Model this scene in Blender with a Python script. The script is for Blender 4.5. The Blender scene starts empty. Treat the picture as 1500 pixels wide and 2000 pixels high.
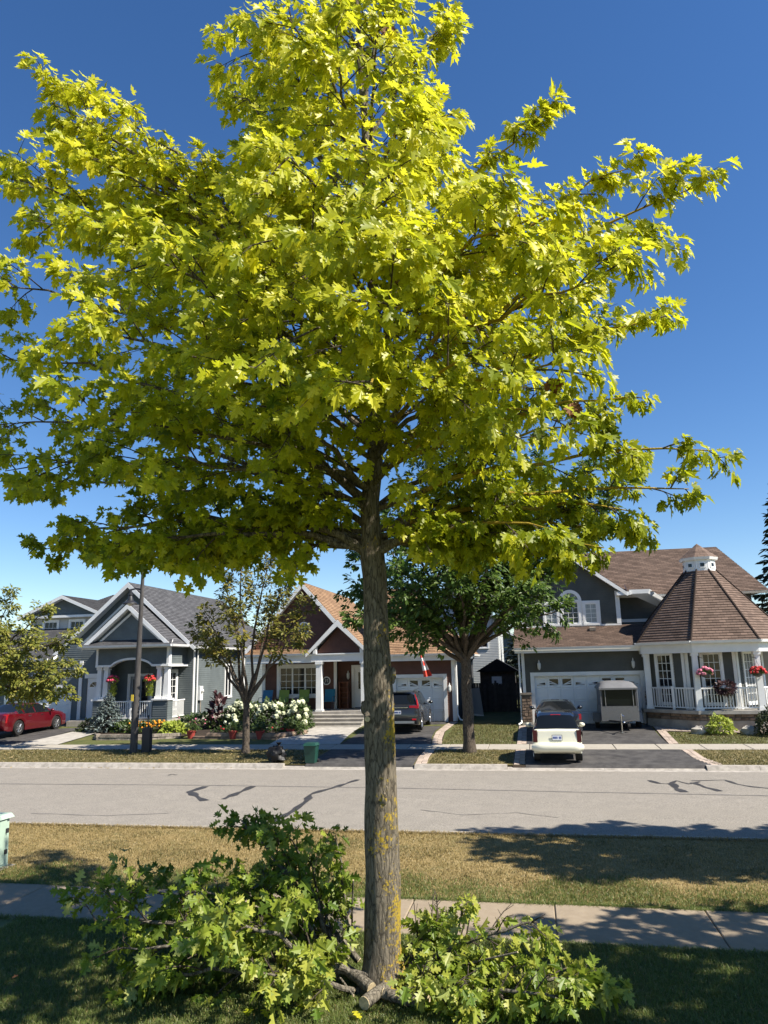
import bpy, math, random
import numpy as np
from mathutils import Vector, Matrix
from mathutils.geometry import tessellate_polygon
random.seed(7); RNG = np.random.default_rng(11)
SC = bpy.context.scene
COL = SC.collection
R_ = math.radians
# ------------------------------------------------------------------ camera
CAM_H = 3.25
F_PX = 1430.0
PITCH, YAW, ROLL = R_(11.77), R_(11.0), R_(1.25)
_F = np.array([-math.sin(YAW)*math.cos(PITCH), math.cos(YAW)*math.cos(PITCH), math.sin(PITCH)])
_r = np.array([math.cos(YAW), math.sin(YAW), 0.0]); _u = np.cross(_r, _F)
_R = _r*math.cos(ROLL) - _u*math.sin(ROLL); _U = _u*math.cos(ROLL) + _r*math.sin(ROLL)
cd = bpy.data.cameras.new('camera'); cam = bpy.data.objects.new('camera', cd); COL.objects.link(cam)
cd.sensor_fit = 'VERTICAL'; cd.sensor_height = 36.0; cd.lens = F_PX/2000*36.0
cd.clip_start = 0.05; cd.clip_end = 3000
cam.matrix_world = Matrix(((_R[0], _U[0], -_F[0], 0), (_R[1], _U[1], -_F[1], 0), (_R[2], _U[2], -_F[2], CAM_H), (0, 0, 0, 1)))
SC.camera = cam
def ray(px, py): return _R*(px-750) + _U*(1000-py) + _F*F_PX
def onY(px, py, Y):
    d = ray(px, py); return d*(Y/d[1]) + np.array([0, 0, CAM_H])
def ong(px, py, z=0.0):
    d = ray(px, py); return d*((z-CAM_H)/d[2]) + np.array([0, 0, CAM_H])
# ------------------------------------------------------------------ light
SUN_A, SUN_EL = R_(13.0), R_(46.5)          # sun stands to the right, a little on the camera's side of the street
sun_dir = Vector((math.cos(SUN_A)*math.cos(SUN_EL), -math.sin(SUN_A)*math.cos(SUN_EL), math.sin(SUN_EL)))
W = bpy.data.worlds.new('World'); SC.world = W; W.use_nodes = True
wn = W.node_tree.nodes; wl = W.node_tree.links
bg = wn['Background']
sky = wn.new('ShaderNodeTexSky'); sky.sky_type = 'NISHITA'; sky.sun_disc = False
sky.sun_elevation = SUN_EL; sky.sun_rotation = R_(90.0) + SUN_A
sky.altitude = 250; sky.air_density = 1.0; sky.dust_density = 0.0; sky.ozone_density = 3.0
hs = wn.new('ShaderNodeHueSaturation'); hs.inputs['Saturation'].default_value = 1.22; hs.inputs['Hue'].default_value = 0.506
wl.new(sky.outputs[0], hs.inputs['Color']); wl.new(hs.outputs[0], bg.inputs['Color']); bg.inputs['Strength'].default_value = 0.079
sd = bpy.data.lights.new('sun', 'SUN'); sd.energy = 5.0; sd.angle = R_(0.53); sd.color = (1.0, 0.93, 0.82)
so = bpy.data.objects.new('sun', sd); COL.objects.link(so); so.location = (30, -10, 30)
so.rotation_euler = (-sun_dir).to_track_quat('-Z', 'Y').to_euler()
SC.view_settings.view_transform = 'Standard'; SC.view_settings.look = 'None'
SC.view_settings.exposure = 1.0; SC.view_settings.gamma = 1.0; SC.view_settings.use_curve_mapping = False
SC.cycles.max_bounces = 7; SC.cycles.diffuse_bounces = 3; SC.cycles.glossy_bounces = 2
SC.cycles.transmission_bounces = 4; SC.cycles.transparent_max_bounces = 6
SC.cycles.use_adaptive_sampling = True; SC.cycles.caustics_reflective = False; SC.cycles.caustics_refractive = False
SC.cycles.sample_clamp_indirect = 6.0
# ------------------------------------------------------------------ materials
MATS = {}
def mat(name, col, rough=0.6, var=0.0, vscale=3.0, bump=0.0, bscale=20.0, metal=0.0, spec=0.4, coat=0.0, detail=4.0,
        col2=None, stretch=None, objrand=0.0):
    if name in MATS: return MATS[name]
    m = bpy.data.materials.new(name); m.use_nodes = True; nt = m.node_tree; N = nt.nodes; L = nt.links
    b = N['Principled BSDF']; b.inputs['Base Color'].default_value = (*col, 1); b.inputs['Roughness'].default_value = rough
    b.inputs['Metallic'].default_value = metal; b.inputs['Specular IOR Level'].default_value = spec
    b.inputs['Coat Weight'].default_value = coat; b.inputs['Coat Roughness'].default_value = 0.05
    tc = N.new('ShaderNodeTexCoord'); src = tc.outputs['Object']
    if stretch:
        mp = N.new('ShaderNodeMapping'); mp.inputs['Scale'].default_value = stretch
        L.new(src, mp.inputs['Vector']); src = mp.outputs[0]
    out = None
    if var > 0 or col2:
        n = N.new('ShaderNodeTexNoise'); n.inputs['Scale'].default_value = vscale; n.inputs['Detail'].default_value = detail
        n.inputs['Roughness'].default_value = 0.62
        L.new(src, n.inputs['Vector'])
        r = N.new('ShaderNodeValToRGB'); L.new(n.outputs['Fac'], r.inputs[0])
        a = col2 if col2 else tuple(c*(1-var) for c in col); z = col if col2 else tuple(min(1, c*(1+var)) for c in col)
        r.color_ramp.elements[0].position = 0.36; r.color_ramp.elements[1].position = 0.64
        r.color_ramp.elements[0].color = (*a, 1); r.color_ramp.elements[1].color = (*z, 1)
        out = r.outputs[0]
    if objrand > 0:
        oi = N.new('ShaderNodeObjectInfo'); h = N.new('ShaderNodeHueSaturation')
        mr = N.new('ShaderNodeMapRange'); mr.inputs['To Min'].default_value = 1-objrand; mr.inputs['To Max'].default_value = 1+objrand
        L.new(oi.outputs['Random'], mr.inputs['Value']); L.new(mr.outputs[0], h.inputs['Value'])
        if out: L.new(out, h.inputs['Color'])
        else: h.inputs['Color'].default_value = (*col, 1)
        out = h.outputs[0]
    if out: L.new(out, b.inputs['Base Color'])
    if bump > 0:
        n2 = N.new('ShaderNodeTexNoise'); n2.inputs['Scale'].default_value = bscale; n2.inputs['Detail'].default_value = 5
        L.new(src, n2.inputs['Vector'])
        bp = N.new('ShaderNodeBump'); bp.inputs['Strength'].default_value = bump; bp.inputs['Distance'].default_value = 0.02
        L.new(n2.outputs['Fac'], bp.inputs['Height']); L.new(bp.outputs[0], b.inputs['Normal'])
    MATS[name] = m; return m
def leaf_mat(name, c_low, c_mid, c_high, transl=0.35, objrand=False, rough=0.45):
    """leaf: colour ramp over a per-leaf attribute (or the object's random number), light passes through"""
    m = bpy.data.materials.new(name); m.use_nodes = True; nt = m.node_tree; N = nt.nodes; L = nt.links
    b = N['Principled BSDF']; b.inputs['Roughness'].default_value = rough; b.inputs['Specular IOR Level'].default_value = 0.35
    if objrand: s = N.new('ShaderNodeObjectInfo').outputs['Random']
    else:
        at = N.new('ShaderNodeAttribute'); at.attribute_name = 'tint'; s = at.outputs['Fac']
    r = N.new('ShaderNodeValToRGB'); e = r.color_ramp.elements
    e[0].color = (*c_low, 1); e[1].color = (*c_high, 1); k = e.new(0.5); k.color = (*c_mid, 1)
    L.new(s, r.inputs[0])
    tc = N.new('ShaderNodeTexCoord'); n = N.new('ShaderNodeTexNoise'); n.inputs['Scale'].default_value = 22.0
    L.new(tc.outputs['Object'], n.inputs['Vector'])
    h = N.new('ShaderNodeHueSaturation'); mr = N.new('ShaderNodeMapRange'); mr.inputs['To Min'].default_value = 0.8; mr.inputs['To Max'].default_value = 1.2
    L.new(n.outputs['Fac'], mr.inputs['Value']); L.new(mr.outputs[0], h.inputs['Value']); L.new(r.outputs[0], h.inputs['Color'])
    L.new(h.outputs[0], b.inputs['Base Color'])
    t = N.new('ShaderNodeBsdfTranslucent'); h2 = N.new('ShaderNodeHueSaturation'); h2.inputs['Value'].default_value = 1.25; h2.inputs['Saturation'].default_value = 1.0
    L.new(h.outputs[0], h2.inputs['Color']); L.new(h2.outputs[0], t.inputs['Color'])
    mx = N.new('ShaderNodeMixShader'); mx.inputs[0].default_value = transl
    L.new(b.outputs[0], mx.inputs[1]); L.new(t.outputs[0], mx.inputs[2])
    L.new(mx.outputs[0], N['Material Output'].inputs['Surface'])
    MATS[name] = m; return m
def shingle_mat(name, c1, c2):
    m = bpy.data.materials.new(name); m.use_nodes = True; nt = m.node_tree; N = nt.nodes; L = nt.links
    b = N['Principled BSDF']; b.inputs['Roughness'].default_value = 0.9; b.inputs['Specular IOR Level'].default_value = 0.2
    uv = N.new('ShaderNodeUVMap'); uv.uv_map = 'UVMap'
    br = N.new('ShaderNodeTexBrick'); br.inputs['Scale'].default_value = 1.0; br.inputs['Brick Width'].default_value = 0.27
    br.inputs['Row Height'].default_value = 0.145; br.inputs['Mortar Size'].default_value = 0.006
    br.inputs['Color1'].default_value = (*c1, 1); br.inputs['Color2'].default_value = (*c2, 1)
    br.inputs['Mortar'].default_value = (*[c*0.35 for c in c2], 1); br.inputs['Bias'].default_value = 0.0
    L.new(uv.outputs[0], br.inputs['Vector'])
    n = N.new('ShaderNodeTexNoise'); n.inputs['Scale'].default_value = 1.3; n.inputs['Detail'].default_value = 6
    L.new(uv.outputs[0], n.inputs['Vector'])
    h = N.new('ShaderNodeHueSaturation'); mr = N.new('ShaderNodeMapRange'); mr.inputs['To Min'].default_value = 0.65; mr.inputs['To Max'].default_value = 1.35
    L.new(n.outputs['Fac'], mr.inputs['Value']); L.new(mr.outputs[0], h.inputs['Value']); L.new(br.outputs['Color'], h.inputs['Color'])
    L.new(h.outputs[0], b.inputs['Base Color'])
    MATS[name] = m; return m
# ------------------------------------------------------------------ mesh collecting
class MB:
    """collects faces; build() links them as ONE mesh object"""
    def __init__(s): s.v = []; s.f = []; s.uv = []; s.hasuv = False
    def vert(s, p): s.v.append((float(p[0]), float(p[1]), float(p[2]))); return len(s.v)-1
    def face(s, pts, uv=None):
        i = [s.vert(p) for p in pts]; s.f.append(i)
        if uv: s.hasuv = True
        s.uv.append(uv); return s
    def box(s, x0, x1, y0, y1, z0, z1):
        p = [(x0, y0, z0), (x1, y0, z0), (x1, y1, z0), (x0, y1, z0), (x0, y0, z1), (x1, y0, z1), (x1, y1, z1), (x0, y1, z1)]
        b = len(s.v); s.v += [tuple(map(float, q)) for q in p]
        for q in ((3, 2, 1, 0), (4, 5, 6, 7), (0, 1, 5, 4), (1, 2, 6, 5), (2, 3, 7, 6), (3, 0, 4, 7)): s.f.append([b+k for k in q]); s.uv.append(None)
        return s
    def hexa(s, p8):
        b = len(s.v); s.v += [tuple(map(float, q)) for q in p8]
        for q in ((3, 2, 1, 0), (4, 5, 6, 7), (0, 1, 5, 4), (1, 2, 6, 5), (2, 3, 7, 6), (3, 0, 4, 7)): s.f.append([b+k for k in q]); s.uv.append(None)
        return s
    def obox(s, fr, u0, u1, n0, n1, z0, z1):
        """box in a wall frame: fr(u, n, z) -> world, n points out of the wall"""
        return s.hexa([fr(u0, n1, z0), fr(u1, n1, z0), fr(u1, n0, z0), fr(u0, n0, z0), fr(u0, n1, z1), fr(u1, n1, z1), fr(u1, n0, z1), fr(u0, n0, z1)])
    def prism(s, bot, top):
        """closed prism between two point loops (bot counter-clockwise seen from top)"""
        n = len(bot); b = len(s.v); s.v += [tuple(map(float, q)) for q in list(bot)+list(top)]
        s.f.append([b+n-1-k for k in range(n)]); s.uv.append(None)
        s.f.append([b+n+k for k in range(n)]); s.uv.append(None)
        for k in range(n):
            j = (k+1) % n; s.f.append([b+k, b+j, b+n+j, b+n+k]); s.uv.append(None)
        return s
    def tube(s, pts, rad, n=8, cap=True):
        pts = [Vector(p) for p in pts]; m = len(pts)
        if not hasattr(rad, '__len__'): rad = [rad]*m
        up = Vector((0, 0, 1)); ref = None; b = len(s.v)
        for i, p in enumerate(pts):
            t = (pts[min(i+1, m-1)]-pts[max(i-1, 0)]).normalized()
            if ref is None:
                ref = t.cross(up if abs(t.z) < 0.9 else Vector((1, 0, 0))).normalized()
            ref = (ref - t*ref.dot(t)).normalized(); q = t.cross(ref)
            for k in range(n):
                a = 2*math.pi*k/n; w = p + (ref*math.cos(a)+q*math.sin(a))*rad[i]; s.v.append((w.x, w.y, w.z))
        for i in range(m-1):
            for k in range(n):
                j = (k+1) % n; s.f.append([b+i*n+k, b+i*n+j, b+(i+1)*n+j, b+(i+1)*n+k]); s.uv.append(None)
        if cap:
            s.f.append([b+n-1-k for k in range(n)]); s.uv.append(None); s.f.append([b+(m-1)*n+k for k in range(n)]); s.uv.append(None)
        return s
    def lathe(s, c, prof, n=16, axis='z'):
        """prof: list of (r, h) from bottom to top round axis through c"""
        b = len(s.v); c = Vector(c)
        for r, h in prof:
            for k in range(n):
                a = 2*math.pi*k/n; x, y = r*math.cos(a), r*math.sin(a)
                w = c + (Vector((x, y, h)) if axis == 'z' else Vector((h, x, y)) if axis == 'x' else Vector((x, h, y)))
                s.v.append((w.x, w.y, w.z))
        m = len(prof)
        for i in range(m-1):
            for k in range(n):
                j = (k+1) % n; s.f.append([b+i*n+k, b+i*n+j, b+(i+1)*n+j, b+(i+1)*n+k]); s.uv.append(None)
        s.f.append([b+n-1-k for k in range(n)]); s.uv.append(None); s.f.append([b+(m-1)*n+k for k in range(n)]); s.uv.append(None)
        return s
    def blob(s, c, r, seed=0, amp=0.25, nu=12, nv=8, freq=2.0):
        from mathutils import noise
        b = len(s.v); rx, ry, rz = r if hasattr(r, '__len__') else (r, r, r)
        o = Vector((seed*7.13, seed*3.7, seed*1.9))
        for i in range(nv+1):
            th = math.pi*i/nv
            for k in range(nu):
                a = 2*math.pi*k/nu; d = Vector((math.sin(th)*math.cos(a), math.sin(th)*math.sin(a), math.cos(th)))
                q = 1+amp*noise.noise(d*freq+o); s.v.append((c[0]+d.x*rx*q, c[1]+d.y*ry*q, c[2]+d.z*rz*q))
        for i in range(nv):
            for k in range(nu):
                j = (k+1) % nu; s.f.append([b+i*nu+j, b+i*nu+k, b+(i+1)*nu+k, b+(i+1)*nu+j]); s.uv.append(None)
        return s
    def mesh(s, name, off=(0, 0, 0), smooth=False):
        me = bpy.data.meshes.new(name)
        me.from_pydata([(x-off[0], y-off[1], z-off[2]) for x, y, z in s.v], [], s.f)
        if s.hasuv:
            ul = me.uv_layers.new(name='UVMap'); k = 0
            for fi, f in enumerate(s.f):
                for j in range(len(f)):
                    if s.uv[fi]: ul.data[k].uv = s.uv[fi][j]
                    k += 1
        if smooth:
            me.polygons.foreach_set('use_smooth', [True]*len(me.polygons)); me.set_sharp_from_angle(angle=R_(smooth if smooth is not True else 40))
        me.update(); return me
ORG = {}
def link(name, me, m, parent=None):
    o = bpy.data.objects.new(name, me); COL.objects.link(o)
    if m is not None and len(me.materials) == 0: me.materials.append(m if not isinstance(m, str) else MATS[m])
    if parent is not None: o.parent = parent
    return o
def tag(o, label, cat, group=None):
    o['label'] = label; o['category'] = cat
    if group: o['group'] = group
    return o
def thing(name, label, cat, base=(0, 0, 0), group=None, local=False, rz=0.0):
    o = bpy.data.objects.new(name, None); COL.objects.link(o); o.location = base; o.rotation_euler = (0, 0, rz); o.empty_display_size = 0.2
    ORG[o.name] = (0, 0, 0) if local else tuple(base)
    return tag(o, label, cat, group)
def part(name, mb, m, parent, smooth=False):
    org = ORG.get(parent.name, (0, 0, 0))
    o = link(name, mb.mesh(name, org, smooth), m, parent); ORG[o.name] = org; return o
def struct(name, mb, m, smooth=False):
    o = link(name, mb.mesh(name, (0, 0, 0), smooth), m); o['kind'] = 'structure'; ORG[o.name] = (0, 0, 0); return o
def piece(name, me, parent, loc, rot=(0, 0, 0), scale=(1, 1, 1)):
    """a shared-mesh piece of a thing, loc in world coordinates"""
    org = ORG.get(parent.name, (0, 0, 0))
    o = bpy.data.objects.new(name, me); COL.objects.link(o); o.parent = parent
    o.location = (loc[0]-org[0], loc[1]-org[1], loc[2]-org[2]); o.rotation_euler = rot; o.scale = scale; return o
def bulk(name, V, Fc, m, parent=None, tint=None, nper=3):
    """fast mesh from numpy arrays of equal-sized faces; tint is per vertex"""
    me = bpy.data.meshes.new(name); nv = len(V); nf = len(Fc)
    me.vertices.add(nv); me.vertices.foreach_set('co', np.ascontiguousarray(V, dtype=np.float32).ravel())
    me.loops.add(nf*nper); me.loops.foreach_set('vertex_index', np.ascontiguousarray(Fc, dtype=np.int32).ravel())
    me.polygons.add(nf); me.polygons.foreach_set('loop_start', np.arange(0, nf*nper, nper, dtype=np.int32))
    if tint is not None:
        a = me.attributes.new('tint', 'FLOAT', 'POINT'); a.data.foreach_set('value', np.ascontiguousarray(tint, dtype=np.float32))
    me.update(calc_edges=True); me.validate()
    return link(name, me, m, parent)
# ================================================================== the ground
def gz(Y):
    return float(np.interp(Y, [15.2, 24.9, 25.05, 28.1, 29.55, 35.5, 60], [0, 0, 0.0, 0.13, 0.16, 0.42, 0.55])) if Y > 15.2 else 0.0
def fbm(x, y, seed, sc):
    from mathutils import noise
    return noise.fractal(Vector((x*sc+seed, y*sc-seed, seed*0.3)), 0.9, 2.1, 4)
def sheet(x0, x1, y0, y1, dx, dy, zf):
    nx = max(1, int(round((x1-x0)/dx))); ny = max(1, int(round((y1-y0)/dy))); mb = MB()
    idx = {}
    for j in range(ny+1):
        for i in range(nx+1):
            x = x0+(x1-x0)*i/nx; y = y0+(y1-y0)*j/ny; idx[i, j] = mb.vert((x, y, zf(x, y)))
    for j in range(ny):
        for i in range(nx):
            mb.f.append([idx[i, j], idx[i+1, j], idx[i+1, j+1], idx[i, j+1]]); mb.uv.append(None)
    return mb
def ground_mat(name, cols, scales, rough=0.95, bump=0.6, bs=60, fine=0.25, fs=140.0):
    """two noises pick among three colours, a fine noise adds grain"""
    m = bpy.data.materials.new(name); m.use_nodes = True; N = m.node_tree.nodes; L = m.node_tree.links
    b = N['Principled BSDF']; b.inputs['Roughness'].default_value = rough; b.inputs['Specular IOR Level'].default_value = 0.25
    tc = N.new('ShaderNodeTexCoord'); cur = None
    for k, sc in enumerate(scales):
        n = N.new('ShaderNodeTexNoise'); n.inputs['Scale'].default_value = sc; n.inputs['Detail'].default_value = 6; n.inputs['Roughness'].default_value = 0.65
        L.new(tc.outputs['Object'], n.inputs['Vector'])
        r = N.new('ShaderNodeMapRange'); r.inputs['From Min'].default_value = 0.38; r.inputs['From Max'].default_value = 0.64; L.new(n.outputs['Fac'], r.inputs['Value'])
        mx = N.new('ShaderNodeMix'); mx.data_type = 'RGBA'; L.new(r.outputs[0], mx.inputs['Factor'])
        if cur is None: mx.inputs[6].default_value = (*cols[0], 1)
        else: L.new(cur, mx.inputs[6])
        mx.inputs[7].default_value = (*cols[k+1], 1); cur = mx.outputs[2]
    n = N.new('ShaderNodeTexNoise'); n.inputs['Scale'].default_value = fs; n.inputs['Detail'].default_value = 3
    L.new(tc.outputs['Object'], n.inputs['Vector'])
    mr = N.new('ShaderNodeMapRange'); mr.inputs['From Min'].default_value = 0.3; mr.inputs['From Max'].default_value = 0.7
    mr.inputs['To Min'].default_value = 1-fine; mr.inputs['To Max'].default_value = 1+fine; L.new(n.outputs['Fac'], mr.inputs['Value'])
    h = N.new('ShaderNodeHueSaturation'); L.new(mr.outputs[0], h.inputs['Value']); L.new(cur, h.inputs['Color']); L.new(h.outputs[0], b.inputs['Base Color'])
    n2 = N.new('ShaderNodeTexNoise'); n2.inputs['Scale'].default_value = bs; n2.inputs['Detail'].default_value = 4; L.new(tc.outputs['Object'], n2.inputs['Vector'])
    bp = N.new('ShaderNodeBump'); bp.inputs['Strength'].default_value = bump; bp.inputs['Distance'].default_value = 0.01
    L.new(n2.outputs['Fac'], bp.inputs['Height']); L.new(bp.outputs[0], b.inputs['Normal'])
    MATS[name] = m; return m
ground_mat('m_lawn', [(0.085, 0.110, 0.032), (0.110, 0.130, 0.044), (0.140, 0.138, 0.058)], [0.9, 5.0])
ground_mat('m_dry', [(0.235, 0.172, 0.068), (0.120, 0.112, 0.040), (0.275, 0.205, 0.092)], [0.8, 4.5])
ground_mat('m_far_dry', [(0.130, 0.110, 0.042), (0.085, 0.085, 0.028), (0.185, 0.145, 0.065)], [0.5, 2.5], fs=40, bs=25)
ground_mat('m_far_green', [(0.090, 0.098, 0.030), (0.130, 0.115, 0.042), (0.060, 0.075, 0.020)], [0.5, 2.5], fs=40, bs=25)
ground_mat('m_road', [(0.236, 0.214, 0.182), (0.258, 0.235, 0.200), (0.222, 0.202, 0.173)], [0.22, 2.2], bump=0.9, bs=70, fine=0.34, fs=42)
ground_mat('m_walk', [(0.268, 0.214, 0.152), (0.235, 0.188, 0.134), (0.290, 0.236, 0.170)], [0.9, 7.0], bump=0.25, bs=90, fine=0.12, fs=120)
ground_mat('m_walk_far', [(0.33, 0.30, 0.25), (0.28, 0.255, 0.21), (0.37, 0.335, 0.28)], [0.9, 7.0], bump=0.25, bs=60, fine=0.1, fs=60)
ground_mat('m_asphalt', [(0.036, 0.034, 0.034), (0.052, 0.049, 0.047), (0.085, 0.080, 0.076)], [0.6, 2.2], bump=0.6, bs=90, fine=0.25, fs=70, rough=0.85)
ground_mat('m_soil', [(0.035, 0.026, 0.018), (0.055, 0.040, 0.028), (0.028, 0.020, 0.014)], [1.5, 8.0])
mat('m_tar', (0.040, 0.038, 0.037), 0.55, var=0.25, vscale=6)
mat('m_tar_old', (0.150, 0.138, 0.127), 0.7, var=0.2, vscale=8)
mat('m_kerb', (0.33, 0.30, 0.26), 0.9, var=0.22, vscale=5, bump=0.4, bscale=50)

big = sheet(-700, 700, -60, 1500, 140, 156, lambda x, y: -0.45)
struct('ground', big, 'm_far_green')
struct('near_lawn', sheet(-16, 12, -4, 9.66, 0.35, 0.35, lambda x, y: -0.02+0.012*fbm(x, y, 3, 0.8)), 'm_lawn', True)
struct('boulevard', sheet(-28, 16, 11.12, 15.27, 0.35, 0.3, lambda x, y: -0.02+0.012*fbm(x, y, 5, 0.8)), 'm_dry', True)
struct('far_boulevard', sheet(-70, 50, 25.02, 28.12, 1.0, 0.3, lambda x, y: gz(y)-0.008+0.012*fbm(x, y, 9, 0.6)), 'm_far_dry', True)
struct('far_lawn', sheet(-80, 60, 29.5, 75, 1.5, 0.6, lambda x, y: gz(y)-0.01+0.015*fbm(x, y, 12, 0.5)), 'm_far_green', True)
# road, with a crown; tar seals lie on it as thin strips
def rz(y): return -0.115+0.085*(1-((y-20.1)/4.8)**2)
road = struct('road', sheet(-120, 90, 15.24, 24.92, 6.0, 0.4, lambda x, y: rz(y)), 'm_road', True)
def seal(px_pts, w, m, wob=0.02):
    """a poured strip of crack sealer, given by points of the photograph laid onto the road"""
    pts = []
    for a, b in zip(px_pts[:-1], px_pts[1:]):
        A = ong(a[0], a[1], -0.06); B = ong(b[0], b[1], -0.06); n = max(2, int(np.linalg.norm(B-A)/0.25))
        for k in range(n): pts.append(A+(B-A)*k/n)
    pts.append(ong(*px_pts[-1], -0.06)); mb = MB(); L = []; Rr = []
    for i, p in enumerate(pts):
        t = pts[min(i+1, len(pts)-1)]-pts[max(0, i-1)]; t = t/np.linalg.norm(t); q = np.array([-t[1], t[0], 0])
        ww = w*(1+0.35*math.sin(i*1.7)+random.uniform(-.3, .3))*0.5; j = random.uniform(-wob, wob)
        a = p+q*(ww+j); b = p-q*(ww-j); L.append((a[0], a[1], rz(a[1])+0.006)); Rr.append((b[0], b[1], rz(b[1])+0.006))
    for i in range(len(pts)-1): mb.face([Rr[i], Rr[i+1], L[i+1], L[i]])
    part('crack_seal', mb, m, road)
seal([(-300, 1530), (0, 1533), (400, 1536), (750, 1541), (1100, 1549), (1500, 1557), (1800, 1563)], 0.07, 'm_tar_old', 0.005)
seal([(700, 1524), (650, 1541), (606, 1554), (600, 1565), (575, 1583), (530, 1604)], 0.16, 'm_tar')
seal([(402, 1538), (370, 1549), (384, 1557), (399, 1566)], 0.19, 'm_tar')
seal([(497, 1537), (462, 1552), (436, 1563)], 0.17, 'm_tar')
seal([(1268, 1525), (1288, 1532), (1310, 1533), (1322, 1526), (1345, 1533), (1368, 1528)], 0.13, 'm_tar')
seal([(1312, 1532), (1322, 1542), (1336, 1550)], 0.2, 'm_tar')
seal([(1352, 1530), (1378, 1540), (1408, 1548)], 0.15, 'm_tar')
seal([(1350, 1526), (1416, 1524), (1440, 1533), (1470, 1539), (1540, 1546)], 0.1, 'm_tar')
seal([(60, 1588), (210, 1592), (330, 1588)], 0.03, 'm_tar_old', 0.03)
seal([(820, 1583), (905, 1592), (1010, 1588), (1090, 1597)], 0.03, 'm_tar_old', 0.03)
seal([(330, 1515), (336, 1512), (345, 1514)], 0.05, 'm_tar', 0.02)
# kerbs: near one flush with the grass, far one a real step that drops at the driveways
kb = MB()
x = -60.0
while x < 40:
    kb.box(x+0.004, x+2.996, 15.245, 15.40, -0.2, 0.004); x += 3.0
struct('near_kerb', kb, 'm_kerb')
DRIVES = [(-27.6, -21.4), (-7.75, -3.65), (-0.85, 5.2)]
kb = MB(); x = -70.0
while x < 50:
    xm = x+0.75; low = any(a-0.3 < xm < b+0.3 for a, b in DRIVES)
    z = -0.055 if low else 0.03
    kb.prism([(x+.004, 24.70, -0.2), (x+1.496, 24.70, -0.2), (x+1.496, 25.03, -0.2), (x+.004, 25.03, -0.2)],
             [(x+.004, 24.86, z-0.012), (x+1.496, 24.86, z-0.012), (x+1.496, 25.03, z), (x+.004, 25.03, z)])
    x += 1.5
struct('far_kerb', kb, 'm_kerb')
gut = MB(); gut.face([(-90, 24.42, -0.098), (60, 24.42, -0.098), (60, 24.80, -0.105), (-90, 24.80, -0.105)])
struct('gutter', gut, 'm_kerb')
# pavements made of slabs
def slab_mesh(w, d, h, b=0.012):
    mb = MB(); mb.prism([(-w/2, -d/2, -h), (w/2, -d/2, -h), (w/2, d/2, -h), (-w/2, d/2, -h)], [(-w/2, -d/2, -b), (w/2, -d/2, -b), (w/2, d/2, -b), (-w/2, d/2, -b)])
    mb.prism([(-w/2, -d/2, -b), (w/2, -d/2, -b), (w/2, d/2, -b), (-w/2, d/2, -b)], [(-w/2+b, -d/2+b, 0), (w/2-b, -d/2+b, 0), (w/2-b, d/2-b, 0), (-w/2+b, d/2-b, 0)])
    del mb.f[6]; del mb.uv[6]; del mb.f[1]; del mb.uv[1]
    return mb.mesh('slab')
sw = struct('sidewalk', sheet(-30, 18, 9.66, 11.12, 6, 1.46, lambda x, y: -0.035), 'm_kerb')
sm = slab_mesh(1.920, 1.45, 0.12); sm.materials.append(MATS['m_walk'])
for k in range(-14, 8):
    piece('slab', sm, sw, (2.0+0.985+1.93*k, 10.39, random.uniform(-.004, .006)), (random.uniform(-.002, .002), random.uniform(-.002, .002), 0))
fw = struct('far_sidewalk', sheet(-75, 55, 28.1, 29.52, 10, 1.42, lambda x, y: gz(y)-0.035), 'm_kerb')
sm2 = slab_mesh(1.49, 1.40, 0.12); sm2.materials.append(MATS['m_walk_far'])
for k in range(-24, 16):
    piece('slab', sm2, fw, (0.45+1.51*k, 28.81, gz(28.81)+0.018), (0.022, 0, 0))
# driveways: asphalt sheets above the lawn, with paver borders
def strip(name, xs0, xs1, ys, dz, m):
    mb = MB()
    if ys[0] < 25.1: mb.face([(xs0[0], 24.9, -0.06), (xs1[0], 24.9, -0.06), (xs1[0], ys[0], gz(ys[0])+dz), (xs0[0], ys[0], gz(ys[0])+dz)])
    for i in range(len(ys)-1):
        mb.face([(xs0[i], ys[i], gz(ys[i])+dz), (xs1[i], ys[i], gz(ys[i])+dz), (xs1[i+1], ys[i+1], gz(ys[i+1])+dz), (xs0[i+1], ys[i+1], gz(ys[i+1])+dz)])
    return struct(name, mb, m)
YA = [25.035, 26.5, 28.09]; YB = [29.53, 31.5, 33.5, 35.6]
strip('driveway_apron', [-0.42]*3, [5.2, 4.9, 4.85], YA, 0.016, 'm_asphalt'); strip('driveway', [-0.40]*4, [4.7, 4.72, 4.8, 4.9], YB, 0.016, 'm_asphalt')
strip('driveway_apron', [-7.75, -7.7, -7.7], [-4.05, -4.12, -4.1], YA, 0.016, 'm_asphalt'); strip('driveway', [-7.7]*4, [-4.05, -4.3, -4.4, -4.2], YB[:3]+[37.1], 0.016, 'm_asphalt')
strip('driveway_apron', [-27.6]*3, [-21.6, -21.7, -21.8], YA, 0.016, 'm_asphalt'); strip('driveway', [-27.5]*4, [-22.1, -22.3, -22.5, -22.6], YB[:3]+[37.1], 0.016, 'm_asphalt')
mat('m_paver', (0.36, 0.29, 0.235), 0.9, var=0.2, vscale=9, objrand=0.22)
pv = slab_mesh(0.175, 0.235, 0.06, 0.008); pv.materials.append(MATS['m_paver'])
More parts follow.
